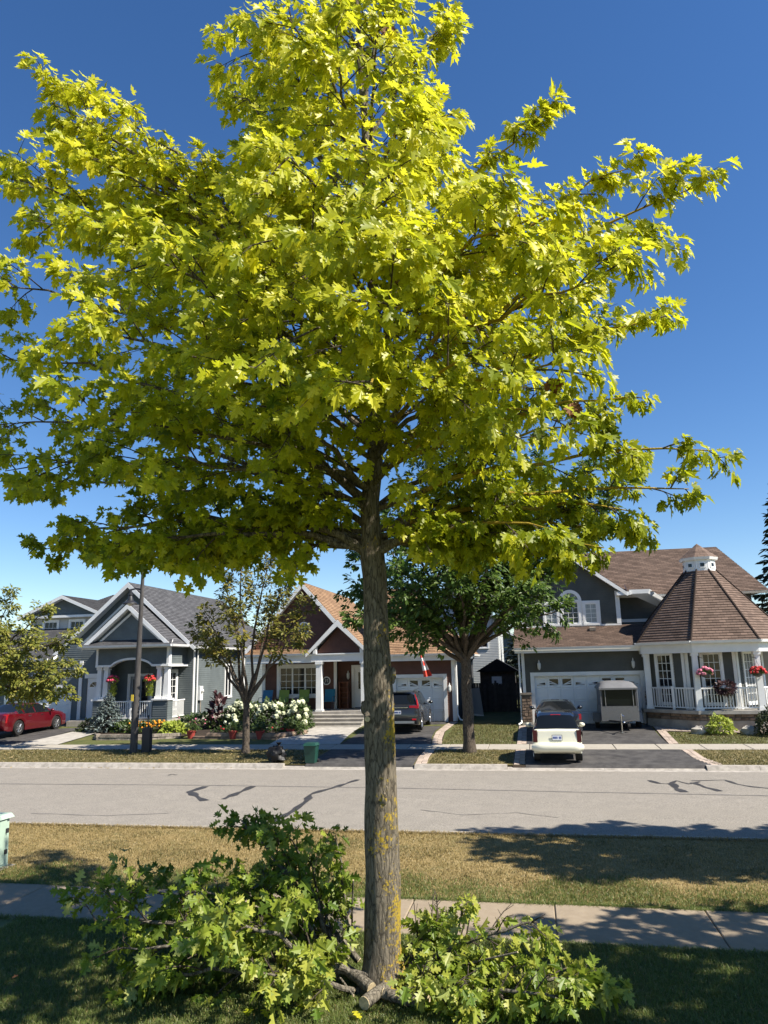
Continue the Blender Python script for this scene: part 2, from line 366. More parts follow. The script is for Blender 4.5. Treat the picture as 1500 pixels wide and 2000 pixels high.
def border(xf, y0, y1, cols=2):
    bd = strip('driveway_border', [xf(y0)-.02, xf((y0+y1)/2)-.02, xf(y1)-.02], [xf(y0)+.185*cols, xf((y0+y1)/2)+.185*cols, xf(y1)+.185*cols], [y0, (y0+y1)/2, y1], 0.004, 'm_soil')
    y = y0+0.12; r = 0
    while y < y1:
        for c in range(cols):
            piece('paver', pv, bd, (xf(y)+0.09+0.182*c+random.uniform(-.006, .006), y+(0.12 if c % 2 else 0), gz(y)+0.024), (0.04, 0, random.uniform(-.02, .02)))
        y += 0.245; r += 1
border(lambda y: -0.80, 25.06, 28.05); border(lambda y: -0.78, 29.56, 34.9)
border(lambda y: float(np.interp(y, [25, 26.3, 28.1], [5.22, 4.92, 4.87])), 25.06, 28.05); border(lambda y: float(np.interp(y, [29.5, 34.5], [4.72, 4.93])), 29.56, 34.4)
border(lambda y: float(np.interp(y, [25, 26.3, 28.1], [-4.0, -4.1, -4.08])), 25.06, 28.05); border(lambda y: float(np.interp(y, [29.5, 31, 33, 36.5], [-4.03, -4.2, -4.32, -4.12])), 29.56, 36.8)
# paver path that leaves the right driveway towards the porch
bp_ = struct('paver_path', MB().face([(5.1, 33.0, gz(33)+.006), (12, 31.5, gz(31.5)+.006), (12, 32.6, gz(32.6)+.006), (5.1, 34.4, gz(34.4)+.006)]), 'm_soil')
for r in range(6):
    for k in range(30):
        x = 5.25+k*0.235; y = 33.2+0.19*r-0.225*(x-5.1)+0.0*r
        if x < 11.9: piece('paver', pv, bp_, (x, y, gz(y)+0.022), (0.04, 0, R_(78)))
mat('m_concrete', (0.36, 0.335, 0.295), 0.9, var=0.16, vscale=3, bump=0.2, bscale=40)
strip('front_walk', [-22.45, -22.3, -22.3], [-20.3, -20.5, -20.9], [29.53, 31.5, 34.6], 0.022, 'm_concrete')
strip('front_walk', [-10.7, -10.9, -10.9], [-7.75, -8.0, -8.15], [29.53, 32, 35.4], 0.022, 'm_concrete')
# ------------------------------------------------------------------ grass blades (nobody could count them)
def grass(name, label, x0, x1, y0, y1, n, h0, h1, m, zf, lean=0.5, wdt=0.006, keep=None):
    P = np.column_stack([RNG.uniform(x0, x1, n), RNG.uniform(y0, y1, n)])
    if keep is not None: P = P[keep(P)]
    n = len(P); h = RNG.uniform(h0, h1, n); a = RNG.uniform(0, 2*np.pi, n); z = zf(P)
    d = np.column_stack([np.cos(a), np.sin(a)]); ln = RNG.normal(0, lean, (n, 2))*h[:, None]; w = wdt*RNG.uniform(0.6, 1.4, n)
    V = np.zeros((n, 5, 3)); B = np.column_stack([P, z])
    V[:, 0] = B; V[:, 0, :2] -= d*w[:, None]; V[:, 1] = B; V[:, 1, :2] += d*w[:, None]
    Mid = B.copy(); Mid[:, :2] += ln*0.35; Mid[:, 2] += h*0.6
    V[:, 2] = Mid; V[:, 2, :2] += d*w[:, None]*0.7; V[:, 3] = Mid; V[:, 3, :2] -= d*w[:, None]*0.7
    V[:, 4] = B; V[:, 4, :2] += ln; V[:, 4, 2] += h*np.sqrt(np.maximum(0.15, 1-(ln**2).sum(1)/h**2*0.5))
    k = np.arange(n)[:, None]*5
    T = np.concatenate([k+np.array([[0, 1, 2]]), k+np.array([[0, 2, 3]]), k+np.array([[3, 2, 4]])])
    t = np.repeat(np.clip(RNG.normal(0.5, 0.22, n), 0, 1), 5)
    o = bulk(name, V.reshape(-1, 3), T, m, None, t); o['kind'] = 'stuff'; o['label'] = label; o['category'] = 'grass'; return o
leaf_mat('m_blade', (0.075, 0.110, 0.022), (0.130, 0.175, 0.040), (0.220, 0.225, 0.085), 0.35)
leaf_mat('m_straw', (0.150, 0.118, 0.040), (0.285, 0.215, 0.085), (0.440, 0.340, 0.165), 0.25)
leaf_mat('m_blade_far', (0.075, 0.080, 0.022), (0.125, 0.112, 0.038), (0.220, 0.170, 0.075), 0.2)
zn = lambda P: np.full(len(P), -0.022)
grass('lawn_grass', 'short green mown grass around the cut branches', -7.0, 3.6, 6.6, 9.68, 150000, 0.035, 0.075, 'm_blade', zn, 0.55, 0.0035)
grass('boulevard_grass', 'straw coloured dry grass between sidewalk and road', -13.5, 6.5, 11.1, 15.27, 110000, 0.025, 0.055, 'm_straw', zn, 0.8, 0.0045,
      keep=lambda P: RNG.uniform(0, 1, len(P)) < np.clip((P[:, 1]-11.0)/0.9, 0.15, 1))
grass('boulevard_green_edge', 'green fringe of grass beside the near sidewalk', -13.5, 6.5, 11.1, 12.7, 85000, 0.03, 0.065, 'm_blade', zn, 0.6, 0.004,
      keep=lambda P: RNG.uniform(0, 1, len(P)) < np.clip((12.45+0.28*np.sin(P[:, 0]*2.1)+0.15*np.sin(P[:, 0]*5.3+1)+0.10*P[:, 0].clip(-3, 3)*0.6-P[:, 1])/0.7, 0, 1))
notdrive = lambda P: ~(((P[:, 0] > -0.85) & (P[:, 0] < 5.3)) | ((P[:, 0] > -7.8) & (P[:, 0] < -3.6)) | ((P[:, 0] > -27.7) & (P[:, 0] < -21.4)))
zfar = lambda P: np.interp(P[:, 1], [25.05, 28.1, 29.55, 35.5, 60], [0.0, 0.13, 0.16, 0.42, 0.55])-0.012
grass('far_boulevard_grass', 'patchy dry grass strip along the far kerb', -32, 11, 25.05, 28.1, 60000, 0.03, 0.075, 'm_blade_far', zfar, 0.7, 0.010, keep=notdrive)
grass('far_lawn_grass', 'green front lawn grass beyond the far sidewalk', -5, 14, 29.55, 36.5, 42000, 0.03, 0.075, 'm_blade_far', zfar, 0.7, 0.010,
      keep=lambda P: ((P[:, 0] > -3.7) & (P[:, 0] < -0.85)) | ((P[:, 0] > 5.2) & (P[:, 1] < 32.9-0.21*(P[:, 0]-5.1))))

grass('lawn_straw', 'dry straw blades scattered through the green lawn', -7.0, 3.6, 6.6, 9.68, 16000, 0.03, 0.06, 'm_straw', zn, 0.9, 0.003)
grass('verge_tufts', 'green tufts scattered through the dry verge', -13.5, 6.5, 11.3, 15.2, 40000, 0.03, 0.06, 'm_blade_far', zn, 0.7, 0.005,
      keep=lambda P: (np.sin(P[:, 0]*1.3+P[:, 1]*2.2)+np.sin(P[:, 0]*3.1-P[:, 1]*1.7)+np.sin(P[:, 1]*4.3+P[:, 0]*.7)) > 1.0)
grass('kerb_grass', 'ragged grass blades leaning over the near kerb and sidewalk edges', -13.5, 6.5, 15.16, 15.30, 9000, 0.04, 0.085, 'm_straw', zn, 1.0, 0.005)
grass('sidewalk_edge_grass', 'ragged green blades leaning over both sidewalk edges', -8.5, 4.5, 9.60, 9.70, 9000, 0.04, 0.08, 'm_blade', zn, 1.1, 0.004)
grass('sidewalk_edge_grass', 'ragged green blades along the street side of the sidewalk', -13, 5.5, 11.08, 11.16, 9000, 0.04, 0.08, 'm_blade', zn, 1.1, 0.004)
# ================================================================== trees
def leaf_template(kind, curl=0.0, fold=0.25):
    """lobed leaf in the xy plane, base at the origin, tip towards +y, unit length"""
    if kind == 'maple':
        half = [(0.0, 0.0), (0.10, 0.05), (0.27, 0.06), (0.34, 0.17), (0.21, 0.20), (0.17, 0.27), (0.38, 0.31), (0.53, 0.47), (0.42, 0.47), (0.45, 0.62), (0.28, 0.53), (0.15, 0.55),
                (0.25, 0.70), (0.22, 0.82), (0.11, 0.78), (0.0, 1.05)]
    elif kind == 'oak':
        half = [(0.0, 0.0), (0.07, 0.10), (0.22, 0.15), (0.31, 0.27), (0.15, 0.30), (0.13, 0.38), (0.40, 0.50), (0.44, 0.62), (0.27, 0.60), (0.16, 0.63),
                (0.27, 0.80), (0.18, 0.84), (0.09, 0.82), (0.0, 1.02)]
    else:
        half = [(0.0, 0.0), (0.2, 0.18), (0.27, 0.42), (0.2, 0.72), (0.0, 1.0)]
    V = []; T = []
    for sgn in (1, -1):
        b = len(V); poly = [Vector((x*sgn, y, 0)) for x, y in half]
        for x, y in half:
            V.append((x*sgn, y, abs(x)*fold - curl*y*y + 0.10*math.sin(9*x+5*y)*abs(x)))
        for t in tessellate_polygon([poly]):
            t = list(t); a, c, d = [half[i] for i in t]
            cr = ((c[0]-a[0])*(d[1]-a[1])-(c[1]-a[1])*(d[0]-a[0]))
            if cr < 0: t = t[::-1]
            if sgn < 0: t = t[::-1]
            T.append([b+i for i in t])
    return np.array(V), np.array(T)
LEAVES = {'maple': [leaf_template('maple', c, f) for c, f in ((0.22, 0.30), (0.40, 0.12), (0.60, 0.38), (0.10, 0.2))],
          'oak': [leaf_template('oak', c, f) for c, f in ((0.10, 0.25), (0.30, 0.10), (0.45, 0.35))],
          'plain': [leaf_template('plain', c, f) for c, f in ((0.15, 0.25), (0.4, 0.1))]}
def nrm(a): return a/np.maximum(1e-9, np.linalg.norm(a, axis=-1, keepdims=True))
def place_leaves(P, D, Nn, S, tint, kind):
    """leaf blades at P pointing along D, upper side Nn, length S -> vertices, triangles, tint"""
    D = nrm(D); Nn = nrm(Nn - D*(Nn*D).sum(1, keepdims=True)); X = np.cross(D, Nn)
    which = RNG.integers(0, len(LEAVES[kind]), len(P)); VV = []; TT = []; CC = []; off = 0
    for k, (tv, tt) in enumerate(LEAVES[kind]):
        I = np.where(which == k)[0]
        if not len(I): continue
        wob = RNG.uniform(0.8, 1.15, (len(I), 1, 1))
        v = P[I][:, None, :] + S[I][:, None, None]*(tv[None, :, 0:1]*wob*X[I][:, None, :] + tv[None, :, 1:2]*D[I][:, None, :] + tv[None, :, 2:3]*Nn[I][:, None, :])
        VV.append(v.reshape(-1, 3)); TT.append((np.arange(len(I))[:, None, None]*len(tv)+tt[None]).reshape(-1, 3)+off); off += len(I)*len(tv)
        CC.append(np.repeat(tint[I], len(tv)))
    return np.concatenate(VV), np.concatenate(TT), np.concatenate(CC)
def bez(S, C, E, n):
    t = np.linspace(0, 1, n)[:, None]; return (1-t)**2*S+2*t*(1-t)*C+t*t*E
def rand_unit(): 
    v = RNG.normal(0, 1, 3); return v/np.linalg.norm(v)
class Tree:
    def __init__(s): s.wood = MB(); s.twig = MB(); s.P = []; s.D = []; s.N = []; s.S = []; s.T = []
    def leaves_at(s, p, d, n, size, spread=0.10, droop=0.45, up=(0, -0.15, 0.8), tint=0.5, tvar=0.18, jit=0.5):
        up = np.array(up)
        for _ in range(n):
            o = rand_unit(); o[2] *= 0.6
            dd = d*0.85+o*0.75; dd[2] -= droop*random.uniform(0.5, 1.5)
            s.P.append(p+o*spread*random.uniform(0.3, 1.0)); s.D.append(dd); s.N.append(up+rand_unit()*jit)
            s.S.append(size*random.uniform(0.45, 1.2)); s.T.append(min(1, max(0, random.gauss(tint, tvar))))
    def limb(s, S, E, r0, sag=0.0, bow=0.25, n=8, wob=0.05, sides=8):
        L = np.linalg.norm(E-S); C = S+(E-S)*0.5+np.array([0, 0, bow*L]); pts = bez(S, C, E, n)
        for i in range(1, n-1): pts[i] += rand_unit()*wob*L*0.35
        rad = [max(0.006, r0*(1-i/(n-1))**0.8+0.006) for i in range(n)]
        s.wood.tube(pts, rad, sides); return pts
    def sub(s, pts, n2, len2, leafn, leafsize, tint=0.5, start=0.25, flat=0.45, n3=4, droop=0.45, up=(0, -0.15, 0.8), tvar=0.18, spread=0.10, taper=True, jit=0.5):
        m = len(pts)
        for k in range(n2):
            t = start+(1-start)*(k+random.random())/n2; f = t*(m-1); i = min(m-2, int(f)); p = pts[i]+(pts[i+1]-pts[i])*(f-i)
            tan = nrm(pts[i+1]-pts[i]); o = rand_unit(); o[2] *= flat; o = o-tan*(o@tan); o = o/np.linalg.norm(o)
            d = tan*0.75+o*0.85+np.array([0, 0, 0.12]); d = d/np.linalg.norm(d)
            ln = len2*random.uniform(0.6, 1.15)*((1.15-0.6*t) if taper else 1); e = p+d*ln
            q = bez(p, p+d*ln*0.5+np.array([0, 0, 0.06*ln]), e-np.array([0, 0, 0.08*ln]), 4)
            s.twig.tube(q, [0.010, 0.008, 0.006, 0.004], 4, False)
            for j in range(n3):
                tt = 0.3+0.7*(j+random.random()*0.9)/n3; g = min(2.999, tt*3); a = int(g); pp = q[a]+(q[a+1]-q[a])*(g-a)
                o2 = rand_unit(); o2[2] *= 0.5; d2 = nrm(d*0.7+o2*0.8); l2 = ln*random.uniform(0.2, 0.4); e2 = pp+d2*l2-np.array([0, 0, 0.05*l2])
                s.twig.tube([pp, e2], [0.005, 0.0025], 3, False)
                s.leaves_at(e2, d2, leafn, leafsize, spread, droop, up, tint, tvar, jit)
        e = pts[-1]; s.leaves_at(e, nrm(pts[-1]-pts[-2]), leafn+2, leafsize, spread, droop, up, tint, tvar, jit)
    def arrays(s): return tuple(np.array(a) for a in (s.P, s.D, s.N, s.S, s.T))
def bark_mat(name, c1, c2, lichen=None, lich_lo=0.0, lich_hi=1.0, sc=1.0, zfade=None):
    m = bpy.data.materials.new(name); m.use_nodes = True; N = m.node_tree.nodes; L = m.node_tree.links; b = N['Principled BSDF']
    b.inputs['Roughness'].default_value = 0.95; b.inputs['Specular IOR Level'].default_value = 0.2
    tc = N.new('ShaderNodeTexCoord'); mp = N.new('ShaderNodeMapping'); mp.inputs['Scale'].default_value = (11*sc, 11*sc, 2.4*sc); L.new(tc.outputs['Object'], mp.inputs['Vector'])
    n = N.new('ShaderNodeTexNoise'); n.inputs['Scale'].default_value = 3.0; n.inputs['Detail'].default_value = 8; n.inputs['Roughness'].default_value = 0.7; n.inputs['Distortion'].default_value = 0.6
    L.new(mp.outputs[0], n.inputs['Vector'])
    v = N.new('ShaderNodeTexVoronoi'); v.feature = 'DISTANCE_TO_EDGE'; v.inputs['Scale'].default_value = 1.9; v.inputs['Randomness'].default_value = 1.0; nd = N.new('ShaderNodeMix'); nd.data_type = 'RGBA'; nd.blend_type = 'ADD'; nd.inputs['Factor'].default_value = 0.55; L.new(mp.outputs[0], nd.inputs[6]); L.new(n.outputs['Color'], nd.inputs[7]); L.new(nd.outputs[2], v.inputs['Vector'])
    r = N.new('ShaderNodeValToRGB'); r.color_ramp.elements[0].position = 0.35; r.color_ramp.elements[1].position = 0.68
    r.color_ramp.elements[0].color = (*c1, 1); r.color_ramp.elements[1].color = (*c2, 1); L.new(n.outputs['Fac'], r.inputs[0]); cur = r.outputs[0]
    ck = N.new('ShaderNodeMapRange'); ck.inputs['From Max'].default_value = 0.10; ck.inputs['To Min'].default_value = 0.30; L.new(v.outputs['Distance'], ck.inputs['Value'])
    hc = N.new('ShaderNodeHueSaturation'); L.new(ck.outputs[0], hc.inputs['Value']); L.new(cur, hc.inputs['Color']); cur = hc.outputs[0]
    if lichen:
        n3 = N.new('ShaderNodeTexNoise'); n3.inputs['Scale'].default_value = 3.4; n3.inputs['Detail'].default_value = 9; n3.inputs['Roughness'].default_value = 0.72; L.new(tc.outputs['Object'], n3.inputs['Vector'])
        n4 = N.new('ShaderNodeTexNoise'); n4.inputs['Scale'].default_value = 38; n4.inputs['Detail'].default_value = 3; L.new(tc.outputs['Object'], n4.inputs['Vector'])
        ad = N.new('ShaderNodeMath'); ad.operation = 'MULTIPLY_ADD'; ad.inputs[1].default_value = 0.42; L.new(n4.outputs['Fac'], ad.inputs[0]); L.new(n3.outputs['Fac'], ad.inputs[2])
        sx = N.new('ShaderNodeSeparateXYZ'); L.new(tc.outputs['Object'], sx.inputs[0])
        # lichen grows on the weather side, which faces +x and the street side below the fork
        mx_ = N.new('ShaderNodeMath'); mx_.operation = 'MULTIPLY_ADD'; mx_.inputs[1].default_value = 0.42; L.new(sx.outputs['X'], mx_.inputs[0]); L.new(ad.outputs[0], mx_.inputs[2])
        mz = N.new('ShaderNodeMath'); mz.operation = 'MULTIPLY_ADD'; mz.inputs[1].default_value = -0.022; L.new(sx.outputs['Z'], mz.inputs[0]); L.new(mx_.outputs[0], mz.inputs[2])
        rr = N.new('ShaderNodeMapRange'); rr.inputs['From Min'].default_value = 0.755; rr.inputs['From Max'].default_value = 0.82; L.new(mz.outputs[0], rr.inputs['Value'])
        mm = N.new('ShaderNodeMix'); mm.data_type = 'RGBA'; L.new(rr.outputs[0], mm.inputs['Factor']); L.new(cur, mm.inputs[6]); mm.inputs[7].default_value = (*lichen, 1); cur = mm.outputs[2]
    L.new(cur, b.inputs['Base Color'])
    mu = N.new('ShaderNodeMath'); mu.operation = 'MULTIPLY_ADD'; mu.inputs[1].default_value = 0.5; L.new(v.outputs['Distance'], mu.inputs[0]); L.new(n.outputs['Fac'], mu.inputs[2])
    bp = N.new('ShaderNodeBump'); bp.inputs['Strength'].default_value = 0.9; bp.inputs['Distance'].default_value = 0.03; L.new(mu.outputs[0], bp.inputs['Height']); L.new(bp.outputs[0], b.inputs['Normal'])
    MATS[name] = m; return m
bark_mat('m_bark', (0.092, 0.076, 0.055), (0.250, 0.214, 0.160), lichen=(0.36, 0.255, 0.035))
bark_mat('m_bark_far', (0.065, 0.052, 0.040), (0.16, 0.13, 0.10))
bark_mat('m_bark_log', (0.11, 0.095, 0.07), (0.27, 0.24, 0.19))
mat('m_cut', (0.50, 0.40, 0.24), 0.8, var=0.2, vscale=30)
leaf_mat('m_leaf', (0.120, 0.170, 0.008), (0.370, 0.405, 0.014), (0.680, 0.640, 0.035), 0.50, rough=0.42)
leaf_mat('m_leaf_piece', (0.260, 0.310, 0.014), (0.440, 0.455, 0.018), (0.680, 0.640, 0.045), 0.48, objrand=True, rough=0.38)
leaf_mat('m_leaf_pile', (0.085, 0.140, 0.014), (0.200, 0.265, 0.026), (0.380, 0.395, 0.065), 0.40)
leaf_mat('m_leaf_mid', (0.035, 0.072, 0.012), (0.080, 0.140, 0.022), (0.160, 0.220, 0.040), 0.38)
leaf_mat('m_leaf_pile_piece', (0.100, 0.170, 0.020), (0.205, 0.270, 0.040), (0.370, 0.390, 0.110), 0.36, objrand=True)
leaf_mat('m_leaf_dark', (0.016, 0.034, 0.010), (0.030, 0.058, 0.014), (0.060, 0.095, 0.022), 0.25)
leaf_mat('m_leaf_young', (0.100, 0.125, 0.020), (0.175, 0.190, 0.030), (0.290, 0.260, 0.050), 0.3)
leaf_mat('m_leaf_sparse', (0.075, 0.090, 0.016), (0.130, 0.135, 0.022), (0.270, 0.210, 0.035), 0.3)
leaf_mat('m_needle_blue', (0.090, 0.120, 0.110), (0.150, 0.190, 0.180), (0.230, 0.280, 0.265), 0.1)
leaf_mat('m_needle_dark', (0.010, 0.018, 0.012), (0.018, 0.030, 0.016), (0.034, 0.050, 0.024), 0.1)
mat('m_dead_leaf', (0.20, 0.085, 0.030), 0.8, var=0.4, vscale=20)
# ------------------------------------------------------------------ the big yellowing tree
TB = (-1.70, 8.20, -0.03)
tree = thing('shade_tree', 'tall maple with yellow green leaves rising from the pile of cut branches', 'tree', TB)
TP = [((752, 1935), 0.255), ((751, 1915), 0.228), ((750, 1880), 0.212), ((748, 1800), 0.200), ((746, 1700), 0.193), ((745, 1600), 0.186), ((744, 1500), 0.180), ((740, 1400), 0.176), ((738, 1330), 0.172), ((736, 1250), 0.158), ((733, 1180), 0.146), ((731, 1120), 0.150),
      ((727, 1085), 0.150), ((724, 1030), 0.120), ((722, 980), 0.118), ((730, 920), 0.105), ((735, 850), 0.098), ((736, 760), 0.090), ((732, 650), 0.082), ((728, 540), 0.074), ((722, 420), 0.064),
      ((716, 300), 0.055), ((708, 180), 0.045), ((700, 60), 0.036), ((690, -90), 0.024), ((684, -240), 0.010)]
tpts = [onY(px, py, 8.2) for (px, py), r in TP]
def trunk_mesh(tpts, rads, n=22):
    from mathutils import noise
    mb = MB(); P = []; Rr = []
    for i in range(len(tpts)-1):
        k = 5 if i < 15 else 2
        for j in range(k): P.append(tpts[i]+(tpts[i+1]-tpts[i])*j/k); Rr.append(rads[i]+(rads[i+1]-rads[i])*j/k)
    P.append(tpts[-1]); Rr.append(rads[-1])
    for i, (p, r) in enumerate(zip(P, Rr)):
        for k in range(n):
            a = 2*math.pi*k/n; d = Vector((math.cos(a), math.sin(a), 0))
            q = 1+0.10*noise.noise(Vector((d.x*1.2, d.y*1.2, p[2]*1.6)))+0.035*noise.noise(Vector((d.x*5, d.y*5, p[2]*3)))+0.02*noise.noise(Vector((d.x*11, d.y*11, p[2]*5)))
            if p[2] < 0.4: q += 1.9*(0.4-p[2])**2*(0.55+max(0, math.cos(5*a+0.6))*1.3)
            mb.v.append((p[0]+d.x*r*q, p[1]+d.y*r*q, p[2]))
    for i in range(len(P)-1):
        for k in range(n):
            j = (k+1) % n; mb.f.append([i*n+k, i*n+j, (i+1)*n+j, (i+1)*n+k]); mb.uv.append(None)
    return mb
trunk = part('trunk', trunk_mesh(tpts, [r*0.95 for _, r in TP]), 'm_bark', tree, True)
# healed pruning wounds and burrs on the trunk
for (px, py, dy, r) in ((719, 1404, -0.13, 0.05), (766, 1318, -0.02, 0.05), (712, 1383, -0.03, 0.045), (750, 1560, -0.16, 0.04), (744, 1236, -0.13, 0.03)):
    c = onY(px, py, 8.2+dy); kb_ = MB(); kb_.blob(c, (r*0.9, r*0.7, r*1.7), px, 0.4, 14, 10); kn = part('knot', kb_, 'm_bark', trunk, True)
    if px == 719:
        cb = MB(); cb.lathe((c[0], c[1]-r*0.78, c[2]), [(0.030, 0.0), (0.028, -0.012), (0.020, -0.014)], 12, 'y'); part('cut_face', cb, 'm_cut', trunk)
T = Tree()
def tz(py):                                                   # point of the trunk axis at a picture height
    ys = [p[1] for p, _ in TP]; 
    return np.array([np.interp(-py, [-y for y in ys], [q[k] for q in tpts]) for k in range(3)])
MAIN = [  # (start height on trunk, tip px, tip py, tip depth, thickness, how long its side shoots are)
    (1085, 560, 1010, 7.8, .062, .5), (1085, 835, 1045, 7.9, .060, .5), (985, 520, 850, 7.6, .058, .5),
    # left
    (820, 100, 200, 7.3, .05, .75), (760, 20, 350, 7.6, .05, .85), (820, 190, 310, 8.6, .04, .6), (860, 10, 560, 6.8, .045, .9), (800, 250, 480, 6.2, .04, .8),
    (930, 5, 700, 8.2, .045, .8), (985, 10, 920, 7.8, .045, .75), (1060, 120, 1050, 8.3, .045, .65), (1075, 215, 1065, 7.2, .045, .6), (1030, -10, 830, 9.3, .045, .8), (1060, 60, 960, 9.6, .045, .75),
    (900, 130, 640, 5.8, .04, .85), (960, 190, 820, 5.9, .04, .8), (650, 150, 420, 8.2, .04, .75),
    (1060, 185, 1085, 8.4, .035, .36), (1075, 290, 1075, 8.0, .035, .36), (1080, 420, 1080, 8.7, .03, .36), (1040, 80, 1075, 8.9, .035, .45), (1075, 1180, 1070, 8.4, .03, .4), (1075, 1090, 1085, 8.7, .03, .38), (1070, 1270, 1050, 8.9, .03, .4),
    (720, 90, 250, 7.9, .035, .6), (740, 150, 300, 7.2, .035, .65), (780, 60, 430, 7.0, .035, .7), (740, 215, 390, 7.6, .035, .65), (700, 130, 190, 7.8, .03, .5),
    # crown top
    (330, 470, 70, 7.3, .03, .7), (150, 600, -140, 8.2, .025, .7), (60, 690, -330, 8.2, .02, .6), (200, 800, -120, 7.6, .025, .7), (300, 880, 30, 8.6, .03, .6), (420, 450, 190, 8.9, .03, .7),
    (420, 650, 110, 6.1, .03, .8), (560, 560, 300, 5.5, .03, .8), (520, 770, 250, 5.7, .03, .8), (470, 830, 230, 6.8, .03, .6), (300, 560, 30, 6.6, .03, .75), (380, 740, 40, 6.6, .03, .75), (280, 700, -40, 9.5, .03, .7),
    (600, 500, 330, 6.2, .035, .6), (480, 500, 200, 9.7, .03, .7), (500, 860, 260, 9.4, .03, .6),
    # right
    (640, 1080, 200, 8.5, .026, .24), (720, 1225, 330, 8.1, .04, .5), (780, 1360, 365, 7.7, .04, .5), (680, 1080, 410, 6.4, .035, .6), (800, 1290, 470, 8.7, .04, .55), (880, 1290, 620, 7.8, .04, .55),
    (800, 1180, 540, 6.2, .038, .75), (930, 1240, 775, 8.0, .04, .55), (1000, 1390, 880, 8.5, .042, .5), (1040, 1345, 955, 9.2, .042, .5), (1050, 1240, 1000, 8.6, .04, .5), (900, 1120, 700, 6.0, .038, .7),
    (700, 1010, 420, 5.8, .035, .75), (860, 1100, 480, 9.8, .04, .7), (930, 1190, 650, 9.9, .04, .65), (1000, 1150, 830, 9.9, .04, .7), (620, 960, 380, 7.8, .035, .55),
    # near side, hanging towards the lawn
    (880, 350, 690, 5.7, .04, .85), (960, 480, 790, 5.6, .04, .8), (760, 620, 640, 5.1, .04, .85), (740, 780, 600, 5.2, .04, .85), (880, 920, 700, 5.5, .04, .8),
    (950, 1050, 800, 6.0, .04, .7), (660, 850, 470, 5.4, .036, .8), (720, 400, 580, 5.5, .038, .85), (1000, 300, 900, 6.4, .042, .75), 
    (1060, 970, 1000, 8.8, .035, .5), (1065, 1080, 1035, 7.7, .035, .5), (1060, 450, 1035, 7.7, .035, .5), (1075, 330, 1060, 7.5, .035, .5), (1070, 1010, 1070, 8.6, .03, .4),
    (600, 680, 430, 5.1, .035, .85), (820, 720, 760, 5.3, .038, .8), (560, 540, 470, 5.3, .035, .85),
    # far side
    (850, 300, 520, 10.6, .04, .8), (600, 520, 380, 10.5, .035, .8), (620, 800, 330, 10.6, .035, .8), (750, 1000, 520, 10.7, .038, .8), (900, 900, 740, 10.9, .04, .7), (880, 520, 700, 10.9, .04, .8), (960, 280, 800, 10.4, .04, .75),
    (1040, 1060, 960, 10.0, .04, .6), (1050, 620, 1000, 10.0, .03, .5), (1070, 470, 1060, 9.2, .03, .45), (1060, 340, 1085, 8.6, .035, .5)]
for (sy, px, py, Y, r, l2) in MAIN:
    S = tz(sy); E = onY(px, py, Y); L = np.linalg.norm(E-S)
    pts = T.limb(S, E, r*(1.0 if r > .055 else 0.70), bow=0.16 if py < 700 else 0.13, n=9)
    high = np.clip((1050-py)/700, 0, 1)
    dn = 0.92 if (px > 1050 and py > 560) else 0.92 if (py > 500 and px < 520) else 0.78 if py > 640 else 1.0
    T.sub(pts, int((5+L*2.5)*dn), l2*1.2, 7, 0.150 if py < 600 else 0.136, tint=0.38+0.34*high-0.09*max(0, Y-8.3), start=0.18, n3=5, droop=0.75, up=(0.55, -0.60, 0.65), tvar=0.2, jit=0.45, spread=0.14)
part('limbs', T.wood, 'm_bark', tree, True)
part('twigs', T.twig, 'm_bark_far', tree)['kind'] = 'stuff'
def foliage(T, owner, org, name, m, kind, npieces=0, mpiece=None, piece_kind=None, score=None, label=None):
    """the leaves of one thing: the ones that show largest are pieces of their own, the rest one part"""
    P, D, Nn, S, tt = T.arrays(); n = len(P); pick = np.zeros(n, bool)
    if npieces:
        q = P-np.array([0, 0, CAM_H]); zc = q@_F; u = 750+F_PX*(q@_R)/zc; v = 1000-F_PX*(q@_U)/zc
        fn = nrm(Nn-nrm(D)*(Nn*nrm(D)).sum(1, keepdims=True)); face = np.abs((fn*nrm(q)).sum(1))
        # in front of most of its neighbours: coarse depth map
        cell = (np.clip(u, 0, 1499)//24).astype(int)*100+(np.clip(v, 0, 1999)//24).astype(int)
        near = np.full(100*100, 1e9); np.minimum.at(near, cell, zc)
        ok = (u > 10) & (u < 1490) & (v > 10) & (v < 1990) & (zc < near[cell]+0.05)
        sc = np.where(ok, S/zc*(0.3+face), 0); idx = np.argsort(-sc)[:npieces]; pick[idx[sc[idx] > 0]] = True
        meshes = []
        for tv, tr in LEAVES[kind]:
            me = bpy.data.meshes.new('leaf'); me.from_pydata([tuple(a) for a in tv], [], [tuple(int(i) for i in t) for t in tr]); me.materials.append(MATS[mpiece]); me.update(); meshes.append(me)
        dd = nrm(D); xx = np.cross(dd, fn)
        for k, i in enumerate(np.where(pick)[0]):
            o = bpy.data.objects.new('leaf', meshes[k % len(meshes)]); COL.objects.link(o); o.parent = owner
            M = Matrix(((xx[i][0], dd[i][0], fn[i][0]), (xx[i][1], dd[i][1], fn[i][1]), (xx[i][2], dd[i][2], fn[i][2])))
            o.rotation_euler = M.to_euler(); o.location = tuple(P[i]-np.array(org)); o.scale = (S[i],)*3
    K = ~pick
    V, F, C = place_leaves(P[K], D[K], Nn[K], S[K], tt[K], kind)
    o = bulk(name, V-np.array(org), F, m, owner, C); o['kind'] = 'stuff'; ORG[o.name] = org
    return o
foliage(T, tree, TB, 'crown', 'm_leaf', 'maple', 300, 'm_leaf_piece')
print('main tree leaves', len(T.P))
